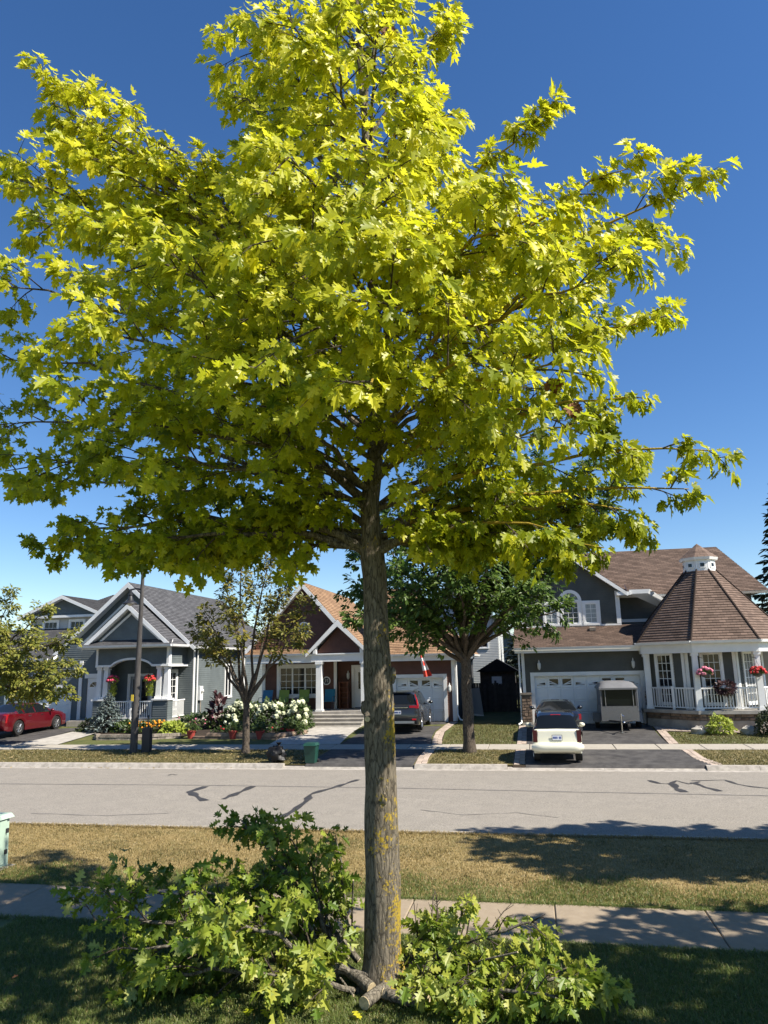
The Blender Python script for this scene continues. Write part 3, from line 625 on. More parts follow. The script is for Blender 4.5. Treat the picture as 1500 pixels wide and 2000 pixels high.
# withered brown leaf clusters hanging in the crown
for (px, py, Y) in ((1080, 742, 6.3), (1118, 790, 6.2), (760, 55, 7.4)):
    c = onY(px, py, Y); T2 = Tree(); T2.leaves_at(c, np.array([0, 0, -1.0]), 12, 0.12, 0.05, 1.2, (0, -1, 0.2), 0.5)
    P, D, Nn, S, tt = T2.arrays(); V, F, C = place_leaves(P, D, Nn, S, tt, 'oak'); o = bulk('withered_leaves', V-np.array(TB), F, 'm_dead_leaf', tree, C)
# ================================================================== houses
mat('m_white', (0.78, 0.78, 0.76), 0.55, var=0.05, vscale=2)
mat('m_white_door', (0.80, 0.81, 0.80), 0.45, var=0.04, vscale=2)
mat('m_blue_siding', (0.115, 0.135, 0.138), 0.6, var=0.12, vscale=1.5)
mat('m_grey_siding', (0.082, 0.083, 0.072), 0.6, var=0.12, vscale=1.5)
mat('m_brown_siding', (0.115, 0.052, 0.036), 0.65, var=0.18, vscale=1.5)
mat('m_dark_siding', (0.045, 0.045, 0.046), 0.65, var=0.12, vscale=1.5)
mat('m_pale_siding', (0.46, 0.47, 0.46), 0.6, var=0.08, vscale=1.5)
shingle_mat('m_sh_grey', (0.120, 0.120, 0.125), (0.075, 0.075, 0.080)); shingle_mat('m_sh_brown', (0.178, 0.124, 0.096), (0.108, 0.075, 0.058)); shingle_mat('m_sh_tan', (0.34, 0.215, 0.125), (0.23, 0.140, 0.082)); shingle_mat('m_sh_black', (0.075, 0.073, 0.075), (0.05, 0.05, 0.052))
mat('m_glass', (0.010, 0.012, 0.015), 0.05, spec=0.4, var=0.3, vscale=1.0)
mat('m_glass_pale', (0.15, 0.16, 0.16), 0.06, spec=0.4, var=0.25, vscale=1.2)
mat('m_curtain', (0.30, 0.33, 0.33), 0.3, var=0.2, vscale=4, stretch=(6, 6, 0.5), spec=0.8)
mat('m_stone', (0.225, 0.160, 0.115), 0.9, var=0.3, vscale=6, bump=0.5, bscale=30, objrand=0.3)
mat('m_block', (0.24, 0.205, 0.165), 0.95, var=0.25, vscale=7, bump=0.6, bscale=30, objrand=0.2)
mat('m_mortar', (0.20, 0.18, 0.16), 0.95)
mat('m_black', (0.012, 0.012, 0.013), 0.5); mat('m_lamp_glass', (0.62, 0.62, 0.58), 0.3)
mat('m_wood_dark', (0.050, 0.038, 0.030), 0.8, var=0.3, vscale=6, stretch=(1, 1, 0.2)); mat('m_wood_red', (0.16, 0.055, 0.025), 0.6, var=0.3, vscale=4)
mat('m_door_grey', (0.30, 0.32, 0.34), 0.5)
def frame(ox, oy, ang):
    """wall frame: u runs along the wall, n out of it; ang 0 = wall that faces the street (-y)"""
    c, s = math.cos(ang), math.sin(ang)
    def fr(u, n, z): return (ox+u*c+n*s, oy+u*s-n*c, z)
    return fr
def spans(poly, v):
    """u-interval of a convex polygon at height v"""
    us = []
    n = len(poly)
    for i in range(n):
        (u0, v0), (u1, v1) = poly[i], poly[(i+1) % n]
        if abs(v1-v0) < 1e-9:
            if abs(v-v0) < 1e-6: us += [u0, u1]
        elif min(v0, v1)-1e-6 <= v <= max(v0, v1)+1e-6: us.append(u0+(u1-u0)*(v-v0)/(v1-v0))
    return (min(us), max(us)) if us else None
def bars(house, fr, name, m, *boxes):
    for b in boxes:
        q = MB(); q.obox(fr, *b); part(name, q, m, house)
def courses(mb, fr, poly, pitch, proud, holes=(), base=0.0):
    """overlapping boards / shingle courses on a plane, clipped to poly (u, v), with rectangular holes (u0, u1, v0, v1)"""
    vmin = min(p[1] for p in poly); vmax = max(p[1] for p in poly)
    br = {round(vmin, 5), round(vmax, 5)}; k = math.floor((vmin-base)/pitch)
    while base+k*pitch < vmax:
        if base+k*pitch > vmin: br.add(round(base+k*pitch, 5))
        k += 1
    for p in poly:
        br.add(round(p[1], 5))
    for h in holes:
        for q in h[2:4]:
            if vmin < q < vmax: br.add(round(q, 5))
    br = sorted(br)
    for a, b in zip(br[:-1], br[1:]):
        if b-a < 1e-4: continue
        e = min(1e-5, (b-a)*.01); A = spans(poly, a+e); B = spans(poly, b-e)
        if not A or not B: continue
        kk = math.floor((a+e-base)/pitch); fa = proud*(1-(a-base-kk*pitch)/pitch)+0.003; fb = proud*(1-(b-base-kk*pitch)/pitch)+0.003
        cuts = sorted([(h[0], h[1]) for h in holes if h[2] <= a+e and h[3] >= b-e])
        segs = []; ta = 0.0
        # parametrise between left and right edge by absolute u; slanted edges only at the outer ends
        cur = (A[0], B[0])
        for c0, c1 in cuts:
            if c0 > max(cur): segs.append((cur, (c0, c0)))
            cur = (max(c1, cur[0]), max(c1, cur[1]))
        segs.append((cur, (A[1], B[1])))
        lip = abs(a-base-kk*pitch) < 1e-4
        for (l0, l1), (r0, r1) in segs:
            if r0-l0 < 1e-4 and r1-l1 < 1e-4: continue
            mb.face([fr(l0, fa, a), fr(r0, fa, a), fr(r1, fb, b), fr(l1, fb, b)], uv=[(l0, a), (r0, a), (r1, b), (l1, b)])
            if lip: mb.face([fr(l0, 0.0, a), fr(r0, 0.0, a), fr(r0, fa, a), fr(l0, fa, a)], uv=[(l0, a), (r0, a), (r0, a), (l0, a)])
    return mb
def wall(house, fr, poly, m, holes=(), pitch=0.115, name='siding_wall', thick=0.15):
    """boarded wall: a solid back with a boarded front"""
    mb = courses(MB(), fr, poly, pitch, 0.02, holes)
    o = part(name, mb, m, house)
    return o
def core(house, fr, poly, n0, n1, m='m_dark_siding', name='wall_core'):
    mb = MB(); mb.prism([fr(u, n0, v) for u, v in poly], [fr(u, n1, v) for u, v in poly]); return part(name, mb, m, house)
def roof_plane(house, O, U, Vv, poly, m, pitch=0.145, thick=0.14, name='roof', edge='m_white'):
    """shingled plane: O origin, U along the eave, Vv up the slope, poly in (u, v); a board under it gives fascia and soffit"""
    O = Vector(O); U = Vector(U).normalized(); Vv = Vector(Vv).normalized(); Nn = U.cross(Vv).normalized()
    if Nn.z < 0: Nn = -Nn
    fr = lambda u, n, v: tuple(O+U*u+Vv*v+Nn*n)
    mb = courses(MB(), fr, poly, pitch, 0.022); r = part(name, mb, m, house)
    eb = MB()
    bot = [fr(u, -thick, v) for u, v in poly]; top = [fr(u, -0.004, v) for u, v in poly]
    eb.prism(bot, top); part('fascia', eb, edge, r); return r
def window(house, fr, u0, u1, z0, z1, cols, rows, glass='m_glass', trim=0.09, sashes=1, n=0.0, arch=False):
    w = MB()
    w.obox(fr, u0-trim, u1+trim, n-0.02, n+0.045, z1, z1+trim); w.obox(fr, u0-trim, u1+trim, n-0.02, n+0.06, z0-trim, z0)
    w.obox(fr, u0-trim, u0, n-0.02, n+0.045, z0, z1); w.obox(fr, u1, u1+trim, n-0.02, n+0.045, z0, z1)
    W_ = part('window', w, 'm_white', house)
    sw_ = (u1-u0)/sashes
    for k in range(sashes):
        a = u0+k*sw_; b = a+sw_; s = MB(); t = 0.045
        s.obox(fr, a, a+t, n-0.03, n+0.02, z0, z1); s.obox(fr, b-t, b, n-0.03, n+0.02, z0, z1); s.obox(fr, a+t, b-t, n-0.03, n+0.02, z0, z0+t); s.obox(fr, a+t, b-t, n-0.03, n+0.02, z1-t, z1)
        for c in range(1, cols): x = a+t+(b-a-2*t)*c/cols; s.obox(fr, x-0.011, x+0.011, n-0.025, n+0.008, z0+t, z1-t)
        for r in range(1, rows): z = z0+t+(z1-z0-2*t)*r/rows; s.obox(fr, a+t, b-t, n-0.024, n+0.006, z-0.011, z+0.011)
        part('sash', s, 'm_white', W_)
        g = MB(); g.obox(fr, a+t-.01, b-t+.01, n-0.035, n-0.010, z0+t-.01, z1-t+.01); part('pane', g, glass, W_)
    return W_
def garage_door(house, fr, u0, u1, z0, z1, cols, rows=4, panes='sun', ncar=2):
    """sectional door: every pressed panel a piece, a row of glazed panels on top"""
    back = MB(); back.obox(fr, u0, u1, -0.16, -0.13, z0, z1); D = part('garage_door', back, 'm_white_door', house)
    pw = (u1-u0)/cols; ph = (z1-z0)/rows
    pm = MB(); a, b = pw-0.014, ph-0.012; i = 0.045
    pm.v += [(-a/2, 0, -b/2), (a/2, 0, -b/2), (a/2, 0, b/2), (-a/2, 0, b/2), (-a/2+i, -0.012, -b/2+i), (a/2-i, -0.012, -b/2+i), (a/2-i, -0.012, b/2-i), (-a/2+i, -0.012, b/2-i),
             (-a/2+2*i, -0.004, -b/2+2*i), (a/2-2*i, -0.004, -b/2+2*i), (a/2-2*i, -0.004, b/2-2*i), (-a/2+2*i, -0.004, b/2-2*i)]
    for q in ((0, 1, 5, 4), (1, 2, 6, 5), (2, 3, 7, 6), (3, 0, 4, 7), (4, 5, 9, 8), (5, 6, 10, 9), (6, 7, 11, 10), (7, 4, 8, 11), (8, 9, 10, 11)): pm.f.append(list(q)); pm.uv.append(None)
    me = pm.mesh('panel'); me.materials.append(MATS['m_white_door'])
    for r in range(rows):
        for c in range(cols): piece('panel', me, D, fr(u0+pw*(c+.5), -0.122, z0+ph*(r+.5)))
    zr = z0+ph*(rows-1)
    for c in range(cols):
        f0 = u0+pw*c+pw*0.17; f1 = u0+pw*(c+1)-pw*0.17; za = zr+ph*0.22; zb = zr+ph*0.74; g = MB()
        # sunburst glazing: half fans that meet at the middle of each bay
        k = c % (cols//ncar) if ncar == 2 else c; half = (cols//ncar)//2 if ncar == 2 else cols//2; left = k < half
        frac = (k if left else (2*half-1-k))/max(1, half-1)
        hl, hr = (zb-za)*min(1, 0.25+0.75*frac), (zb-za)*min(1, 0.45+0.85*frac)
        if not left: hl, hr = hr, hl
        n = -0.112
        g.face([fr(f0, n, za), fr(f1, n, za), fr(f1, n, za+hr), fr(f0, n, za+hl)]); part('glazing', g, 'm_glass', D)
        bar = MB()
        for q in (0.33, 0.66):
            x0 = f1 if left else f0; x1 = f0 if left else f1; zt = za+max(hl, hr)*q
            bar.hexa([fr(x0, n+.004, za-.005), fr(x1, n+.004, zt-.02), fr(x1, n-.004, zt-.02), fr(x0, n-.004, za-.005), fr(x0, n+.004, za+.03), fr(x1, n+.004, zt+.02), fr(x1, n-.004, zt+.02), fr(x0, n-.004, za+.03)])
        part('glazing_bar', bar, 'm_white_door', D)
    tr = MB(); t = 0.17
    tr.obox(fr, u0-t, u0, -0.15, 0.05, z0, z1+t); tr.obox(fr, u1, u1+t, -0.15, 0.05, z0, z1+t); tr.obox(fr, u0, u1, -0.15, 0.052, z1, z1+t)
    part('garage_door_trim', tr, 'm_white', house); return D
def wall_lantern(house, fr, u, z):
    l = MB(); c = fr(u, 0.14, z); l.lathe(c, [(0.02, 0.16), (0.075, 0.10), (0.082, 0.08), (0.075, -0.10), (0.05, -0.16), (0.015, -0.2)], 8)
    a = part('wall_lantern', l, 'm_lamp_glass', house); b = MB(); b.obox(fr, u-0.04, u+0.04, 0.0, 0.12, z+0.10, z+0.14); b.lathe((c[0], c[1], c[2]+0.16), [(0.03, 0), (0.008, 0.10)], 6); part('bracket', b, 'm_white', a)
def gutter(house, pts, r=0.06):
    mb = MB()
    for a, b in zip(pts[:-1], pts[1:]):
        a = Vector(a); b = Vector(b); t = (b-a).normalized(); o = Vector((t.y, -t.x, 0)).normalized()
        prof = [(0, -0.06), (0.07, -0.06), (0.105, 0.05), (0.0, 0.05)]
        mb.prism([tuple(a+o*x+Vector((0, 0, z))) for x, z in prof], [tuple(b+o*x+Vector((0, 0, z))) for x, z in prof])
    return part('gutter', mb, 'm_white', house)
def downspout(house, pts, m='m_white'):
    return part('downspout', MB().tube(pts, 0.04, 6), m, house, True)
def railing(house, A, B, z0, h, step=0.115, post=True):
    """handrail, bottom rail and balusters between two points"""
    A = Vector((A[0], A[1], 0)); B = Vector((B[0], B[1], 0)); L = (B-A).length; ang = math.atan2(B.y-A.y, B.x-A.x); fr = frame(A.x, A.y, ang)
    r = MB(); r.obox(fr, 0, L, -0.035, 0.035, z0+h-0.06, z0+h); r.obox(fr, 0, L, -0.025, 0.025, z0+0.07, z0+0.12); R0 = part('railing', r, 'm_white', house)
    b = MB(); n = int(L/step)
    for k in range(1, n):
        u = L*k/n; b.obox(fr, u-0.017, u+0.017, -0.016, 0.016, z0+0.12, z0+h-0.06)
    q = part('balusters', b, 'm_white', R0); q['kind'] = 'stuff'; return R0
def column(house, x, y, z0, z1, w=0.22, taper=0.8, name='column'):
    c = MB(); a = w/2; t = a*taper
    c.hexa([(x-a, y-a, z0+.12), (x+a, y-a, z0+.12), (x+a, y+a, z0+.12), (x-a, y+a, z0+.12), (x-t, y-t, z1-.14), (x+t, y-t, z1-.14), (x+t, y+t, z1-.14), (x-t, y+t, z1-.14)])
    o = part(name, c, 'm_white', house); b = MB(); b.box(x-a-.035, x+a+.035, y-a-.035, y+a+.035, z0, z0+.12); part('column_base', b, 'm_white', o)
    k = MB(); k.box(x-t-.04, x+t+.04, y-t-.04, y+t+.04, z1-.14, z1); part('capital', k, 'm_white', o); return o
_stone = {}
def stones(house, fr, u0, u1, n, z0, z1, sh=0.13, sw_=0.3, m='m_stone', depth=0.06, nm='stone'):
    """coursed stones proud of a mortar bed"""
    z = z0; row = 0
    while z < z1-0.02:
        h = min(sh*random.uniform(0.75, 1.3), z1-z); u = u0-random.uniform(0, sw_*0.5)
        while u < u1-0.01:
            w = sw_*random.uniform(0.6, 1.4); a = max(u, u0); b = min(u+w, u1)
            if b-a > 0.03:
                g = 0.008; s = MB(); d = depth*random.uniform(0.7, 1.1); e = 0.012
                s.hexa([fr(a+g, n, z+g), fr(b-g, n, z+g), fr(b-g, n-.02, z+g), fr(a+g, n-.02, z+g), fr(a+g, n, z+h-g), fr(b-g, n, z+h-g), fr(b-g, n-.02, z+h-g), fr(a+g, n-.02, z+h-g)])
                s.v[0:2] = [fr(a+g+e, n+d, z+g+e), fr(b-g-e, n+d, z+g+e)]; s.v[4:6] = [fr(a+g+e, n+d, z+h-g-e), fr(b-g-e, n+d, z+h-g-e)]
                part(nm, s, m, house)
            u += w
        z += h; row += 1
# ------------------------------------------------------------------ right house with the turret porch
rh = thing('turret_house', 'dark grey house with brown roof and an eight-sided turret porch beside the double garage', 'house', (4.0, 36.0, 0.3))
f0 = frame(0, 35.5, 0)
wall(rh, f0, [(-0.50, 0.35), (5.4, 0.35), (5.4, 3.78), (-0.50, 3.78)], 'm_grey_siding', [(0.02, 4.72, 0.0, 2.57)])
core(rh, f0, [(-0.5, 0.2), (0.0, 0.2), (0.0, 3.75), (-0.5, 3.75)], -0.2, -0.002, 'm_grey_siding'); core(rh, f0, [(4.74, 0.2), (5.4, 0.2), (5.4, 3.75), (4.74, 3.75)], -0.2, -0.002, 'm_grey_siding'); core(rh, f0, [(0.0, 2.6), (4.74, 2.6), (4.74, 3.75), (0.0, 3.75)], -0.2, -0.002, 'm_grey_siding')
garage_door(rh, f0, 0.02, 4.72, 0.40, 2.57, 8)
wall_lantern(rh, f0, 0.28, 3.05); wall_lantern(rh, f0, 4.45, 3.05)
bars(rh, f0, 'corner_board', 'm_white', (-0.52, -0.38, 0.0, 0.06, 1.8, 3.76), (4.95, 5.1, 0.0, 0.06, 1.9, 3.76))
for a, b in ((-0.60, -0.16), (4.90, 5.45)):
    pr = MB(); pr.obox(f0, a, b, 0.0, 0.22, 0.25, 1.75); P_ = part('stone_pier', pr, 'm_mortar', rh); stones(P_, f0, a, b, 0.22, 0.55, 1.72, 0.13, 0.26)
    stones(P_, frame(a, 35.5, -math.pi/2), -0.0, 0.22, 0.0, 0.55, 1.72, 0.13, 0.2)
    cp = MB(); cp.obox(f0, a-.04, b+.04, 0.0, 0.30, 1.75, 1.84); part('pier_cap', cp, 'm_block', P_); ft = MB(); ft.obox(f0, a-.03, b+.03, 0.0, 0.27, 0.2, 0.55); part('pier_foot', ft, 'm_concrete', P_)
sd_ = frame(-0.5, 35.5, -math.pi/2)
core(rh, f0, [(-0.5, 0.2), (11.5, 0.2), (11.5, 3.6), (-0.5, 3.6)], -11.0, -2.4, 'm_grey_siding')
# garage pent roof, upper front gable
ev = 3.84
roof_plane(rh, (-0.82, 35.02, ev), (1, 0, 0), (0, 2.55, 1.07), [(0, 0), (6.3, 0), (6.3, 2.74), (0, 2.74)], 'm_sh_brown')
gutter(rh, [(-0.82, 35.0, ev-.02), (4.75, 35.0, ev-.02)])
sf = MB(); sf.box(-0.80, 5.2, 35.06, 35.50, 3.66, 3.70); sf.box(-0.80, 5.2, 35.03, 35.058, 3.62, 3.80); part('soffit', sf, 'm_white', rh)
downspout(rh, [(-0.62, 35.05, 3.72), (-0.62, 35.28, 3.55), (-0.64, 35.34, 0.75), (-0.66, 35.2, 0.52), (-0.8, 35.0, 0.45)])
f1 = frame(0, 37.5, 0)
gw = [(-0.38, 4.80), (4.30, 4.80), (4.30, 6.55), (1.96, 8.30), (-0.38, 6.55)]
wall(rh, f1, gw, 'm_grey_siding', [(0.62, 3.38, 4.95, 6.12)])
core(rh, f1, gw, -4.0, -0.06, 'm_dark_siding')
tb = MB(); tb.obox(f1, -0.40, 4.34, 0.0, 0.05, 4.82, 4.96); tb.obox(f1, 4.14, 4.34, 0.0, 0.055, 4.96, 6.55); tb.obox(f1, -0.42, -0.26, 0.0, 0.055, 4.96, 6.55); part('corner_board', tb, 'm_white', rh)
for (a, b, z1, c, gl) in ((0.75, 1.32, 5.98, 2, 'm_curtain'), (1.60, 2.36, 6.08, 3, 'm_glass'), (2.66, 3.24, 5.98, 2, 'm_curtain')):
    window(rh, f1, a, b, 5.02, z1, c, 4, gl, 0.10, n=0.03)
mul = MB()
for a, b in ((0.62, 0.65), (1.42, 1.50), (2.46, 2.56), (3.34, 3.40)): mul.obox(f1, a, b, -0.06, 0.03, 4.95, 6.12)
mul.obox(f1, 0.62, 3.38, -0.06, 0.028, 6.06, 6.12); part('window_surround', mul, 'm_white', rh)
# arched light over the middle window
ar = MB(); N_ = 14; cu, cz, ro, ri = 1.98, 6.12, 0.56, 0.40
for k in range(N_):
    a0, a1 = math.pi*k/N_, math.pi*(k+1)/N_
    q = lambda a, r, n: f1(cu+r*math.cos(a), n, cz+r*math.sin(a))
    ar.hexa([q(a0, ri, .06), q(a0, ro, .06), q(a0, ro, 0), q(a0, ri, 0), q(a1, ri, .06), q(a1, ro, .06), q(a1, ro, 0), q(a1, ri, 0)])
A_ = part('arched_window', ar, 'm_white', rh); fan = MB(); fan.prism([f1(cu+ri*math.cos(math.pi*k/N_), .02, cz+ri*math.sin(math.pi*k/N_)) for k in range(N_+1)], [f1(cu+ri*math.cos(math.pi*k/N_), .03, cz+ri*math.sin(math.pi*k/N_)) for k in range(N_+1)]); part('pane', fan, 'm_glass_pale', A_)
br_ = MB()
for k in (1, 2, 3):
    a = math.pi*k/4; br_.tube([f1(cu, .035, cz), f1(cu+ri*math.cos(a), .035, cz+ri*math.sin(a))], 0.012, 4)
part('glazing_bar', br_, 'm_white', A_)
# gable roof over the upper front (ridge runs back)
sl = 0.75; half = 2.75; zr = 8.50; ln = math.hypot(half, half*sl)
for sgn in (1, -1):
    roof_plane(rh, (1.96+sgn*half, 37.15, zr-half*sl), (0, 1, 0), (-sgn*half, 0, half*sl), [(0, 0), (5.5, 0), (5.5, ln), (0, ln)], 'm_sh_brown')
    fb = MB(); a = (1.96+sgn*half, zr-half*sl); 
    fb.prism([(a[0], 37.12, a[1]-.20), (a[0], 37.12, a[1]-.01), (1.96, 37.12, zr-.01), (1.96, 37.12, zr-.22)], [(a[0], 37.15, a[1]-.20), (a[0], 37.15, a[1]-.01), (1.96, 37.15, zr-.01), (1.96, 37.15, zr-.22)]); part('rake_board', fb, 'm_white', rh)
er = MB(); er.box(4.20, 4.85, 37.14, 37.6, 6.30, 6.46); part('eave_return', er, 'm_white', rh); er = MB(); er.box(-0.92, -0.28, 37.14, 37.6, 6.30, 6.46); part('eave_return', er, 'm_white', rh)
for u in (0.95, 2.92):
    vb = MB(); yv = 36.95; zv = ev+1.07/2.55*(yv-35.02); vb.hexa([(u-.15, yv-.17, zv-.02), (u+.15, yv-.17, zv-.02), (u+.15, yv+.15, zv+.08), (u-.15, yv+.15, zv+.08), (u-.14, yv-.19, zv+.13), (u+.14, yv-.19, zv+.13), (u+.13, yv+.12, zv+.17), (u-.13, yv+.12, zv+.17)]); part('roof_vent', vb, 'm_block', rh)
# recessed link wall and the main roof behind
f2 = frame(0, 38.4, 0)
wall(rh, f2, [(4.3, 4.9), (7.6, 4.9), (7.6, 6.4), (4.3, 6.4)], 'm_grey_siding'); lk = MB(); lk.obox(f2, 4.3, 7.6, 0, .05, 5.05, 5.2); part('trim_band', lk, 'm_white', rh)
core(rh, f2, [(4.3, 3.6), (10.6, 3.6), (10.6, 6.45), (4.3, 6.45)], -7.5, -0.05, 'm_dark_siding')
lks = roof_plane(rh, (4.75, 37.25, 6.42), (1, 0, 0), (0, 1.2, 0.55), [(0, 0), (1.2, 0), (0.3, 1.3), (0, 1.3)], 'm_sh_brown')
lb = MB(); lb.prism([(4.80, 37.2, 6.35), (5.65, 37.2, 6.35), (7.15, 38.3, 5.35), (7.0, 38.3, 5.35)], [(4.80, 37.2, 6.55), (5.75, 37.2, 6.55), (7.35, 38.3, 5.50), (7.0, 38.3, 5.50)]); part('rake_board', lb, 'm_white', rh)
rl = math.hypot(4.0, 2.75)
roof_plane(rh, (-0.3, 38.0, 6.35), (1, 0, 0), (0, 4.0, 2.75), [(0, 0), (11.6, 0), (10.4, rl), (2.4, rl)], 'm_sh_brown')
hr_ = math.hypot(1.2, 2.75)
roof_plane(rh, (11.3, 38.0, 6.35), (0, 1, 0), (-1.2, 0, 2.75), [(0, 0), (8.0, 0), (4.0, hr_*0.999), (3.99, hr_)], 'm_sh_brown')
roof_plane(rh, (11.3, 46.0, 6.35), (-1, 0, 0), (0, -4.0, 2.75), [(0, 0), (11.6, 0), (9.2, rl), (1.2, rl)], 'm_sh_brown')
# turret porch
TC = (7.88, 36.22); 
def octa(ap, z, c=TC): 
    r = ap/math.cos(math.pi/8); return [(c[0]+r*math.cos(-math.pi/2-math.pi/8+k*math.pi/4), c[1]+r*math.sin(-math.pi/2-math.pi/8+k*math.pi/4), z) for k in range(8)]
E0 = octa(3.25, 3.90); E1 = octa(0.60, 7.22)
for k in range(8):
    a, b = Vector(E0[k]), Vector(E0[(k+1) % 8]); c, d = Vector(E1[(k+1) % 8]), Vector(E1[k]); U = (b-a).normalized(); mid = (c+d)/2-(a+b)/2; L = mid.length; w0 = (b-a).length; w1 = (c-d).length
    roof_plane(rh, a, U, mid, [(0, 0), (w0, 0), (w0/2+w1/2, L), (w0/2-w1/2, L)], 'm_sh_brown', name='turret_roof')
    hp = MB(); hp.tube([tuple(a+Vector((0, 0, .03))), tuple(d+Vector((0, 0, .03)))], 0.045, 5); part('hip_cap', hp, 'm_sh_brown', rh)
gutter(rh, E0[::1]+[E0[0]])
fz = MB(); O1, O2 = octa(3.12, 3.46), octa(3.12, 3.82); I1, I2 = octa(2.82, 3.46), octa(2.82, 3.82)
for k in range(8):
    j = (k+1) % 8; fz.hexa([O1[k], O1[j], I1[j], I1[k], O2[k], O2[j], I2[j], I2[k]])
part('porch_beam', fz, 'm_white', rh)
ce = MB(); ce.prism(octa(3.18, 3.80), octa(3.18, 3.84)); part('porch_ceiling', ce, 'm_white', rh)
cb0 = MB(); cb0.prism(octa(0.66, 7.16), octa(0.66, 7.66)); CU = part('cupola', cb0, 'm_white', rh)
ct = MB(); ct.prism(octa(0.76, 7.66), octa(0.80, 7.78)); part('cupola_cornice', ct, 'm_white', CU)
cr_ = octa(0.80, 7.78); apx = (TC[0], TC[1], 8.50); crm = MB()
for k in range(8): crm.face([cr_[k], cr_[(k+1) % 8], apx], uv=[(0, 0), (0.6, 0), (0.3, 1.0)])
part('cupola_roof', crm, 'm_sh_brown', CU)
cq = octa(0.66, 0)
for k in range(8):
    a, b = cq[k], cq[(k+1) % 8]; ang = math.atan2(b[1]-a[1], b[0]-a[0]); fq = frame(a[0], a[1], ang); L = math.dist(a[:2], b[:2])
    s = MB(); s.obox(fq, L*.22, L*.78, 0, .03, 7.28, 7.56); s.obox(fq, L*.34, L*.66, .028, .034, 7.36, 7.49); o = part('cupola_window', s, 'm_white', CU)
    g = MB(); g.obox(fq, L*.34, L*.66, .03, .042, 7.35, 7.50); part('cupola_pane', g, 'm_glass', CU)
# inner walls of the turret with tall windows and pilasters
IC = (7.40, 36.35); iw = octa(2.45, 0, IC)
for k in (7, 0, 1, 2):
    a, b = iw[k], iw[(k+1) % 8]; L = math.dist(a[:2], b[:2]); ang = math.atan2(b[1]-a[1], b[0]-a[0]); fq = frame(a[0], a[1], ang)
    c = {7: 0.50, 0: 0.52, 1: 0.45, 2: 0.5}[k]*L; hw = 0.36
    wall(rh, fq, [(0, 1.05), (L, 1.05), (L, 3.82), (0, 3.82)], 'm_grey_siding', [(c-hw, c+hw, 1.35, 3.42)])
    window(rh, fq, c-hw, c+hw, 1.35, 3.42, 3, 6, 'm_glass' if k != 1 else 'm_glass_pale', 0.10, n=0.02)
    bars(rh, fq, 'pilaster', 'm_white', (0, 0.13, -.02, .06, 1.05, 3.82), (L-0.13, L, -.02, .061, 1.05, 3.82))
cc = MB(); cc.prism([(x, y, 0.4) for x, y, _ in octa(2.38, 0, IC)], [(x, y, 3.80) for x, y, _ in octa(2.38, 0, IC)]); part('wall_core', cc, 'm_dark_siding', rh)
s1 = MB(); s1.prism(octa(3.22, 0.97), octa(3.22, 1.11)); PF = part('porch_floor', s1, 'm_concrete', rh)
s2 = MB(); s2.prism(octa(3.08, 0.25), octa(3.08, 0.70)); part('foundation', s2, 'm_concrete', rh)
s3 = MB(); s3.prism(octa(3.06, 0.70), octa(3.06, 0.968)); SB = part('stone_band', s3, 'm_mortar', rh)
fo = octa(3.06, 0)
for k in (7, 0, 1):
    a, b = fo[k], fo[(k+1) % 8]; stones(SB, frame(a[0], a[1], math.atan2(b[1]-a[1], b[0]-a[0])), 0, math.dist(a[:2], b[:2]), 0, 0.71, 0.965, 0.125, 0.36)
cv = octa(2.92, 0)
for k in (7, 0, 1, 2): column(rh, cv[k][0], cv[k][1], 1.11, 3.47, 0.25, 0.82)
for k in (7, 0, 1):
    a, b = np.array(cv[k][:2]), np.array(cv[(k+1) % 8][:2]); d = (b-a)/np.linalg.norm(b-a); m_ = (a+b)/2
    if k == 7:
        railing(rh, a+d*.14, m_-d*.05, 1.11, 0.92); railing(rh, m_+d*.05, b-d*.14, 1.11, 0.92); q = MB(); q.box(m_[0]-.05, m_[0]+.05, m_[1]-.05, m_[1]+.05, 1.11, 2.08); part('newel', q, 'm_white', rh)
    else: railing(rh, a+d*.14, b-d*.14, 1.11, 0.92)
q = MB(); q.box(4.93, 5.12, 35.0, 35.4, 1.11, 3.5); part('pilaster', q, 'm_white', rh)
# ------------------------------------------------------------------ brown house
bh = thing('brown_house', 'brown sided bungalow with tan shingle roof and white trimmed front gable', 'house', (-9.0, 37.0, 0.35))
g0 = frame(0, 37.0, 0)
wall(bh, g0, [(-7.75, 0.45), (-3.80, 0.45), (-3.80, 3.45), (-7.75, 3.45)], 'm_brown_siding', [(-6.78, -4.38, 0.0, 2.57)])
core(bh, g0, [(-7.75, 0.3), (-6.8, 0.3), (-6.8, 3.5), (-7.75, 3.5)], -0.2, -0.002, 'm_brown_siding'); core(bh, g0, [(-4.36, 0.3), (-3.8, 0.3), (-3.8, 3.5), (-4.36, 3.5)], -0.2, -0.002, 'm_brown_siding'); core(bh, g0, [(-6.8, 2.6), (-4.36, 2.6), (-4.36, 3.5), (-6.8, 3.5)], -0.2, -0.002, 'm_brown_siding')
garage_door(bh, g0, -6.78, -4.38, 0.46, 2.57, 4, ncar=1)
q = MB(); q.obox(g0, -3.97, -3.78, 0.0, 0.05, 0.48, 3.4); part('corner_board', q, 'm_white', bh); q = MB(); q.obox(frame(-3.8, 37.0, math.pi/2), 0, 0.14, 0.0, 0.05, 0.48, 3.4); part('corner_board', q, 'm_white', bh)
wall_lantern(bh, g0, -4.08, 2.05); wall_lantern(bh, g0, -7.10, 2.05)
gs = frame(-3.8, 37.0, math.pi/2); wall(bh, gs, [(0.14, 0.45), (11.5, 0.45), (11.5, 3.5), (0.14, 3.5)], 'm_dark_siding')
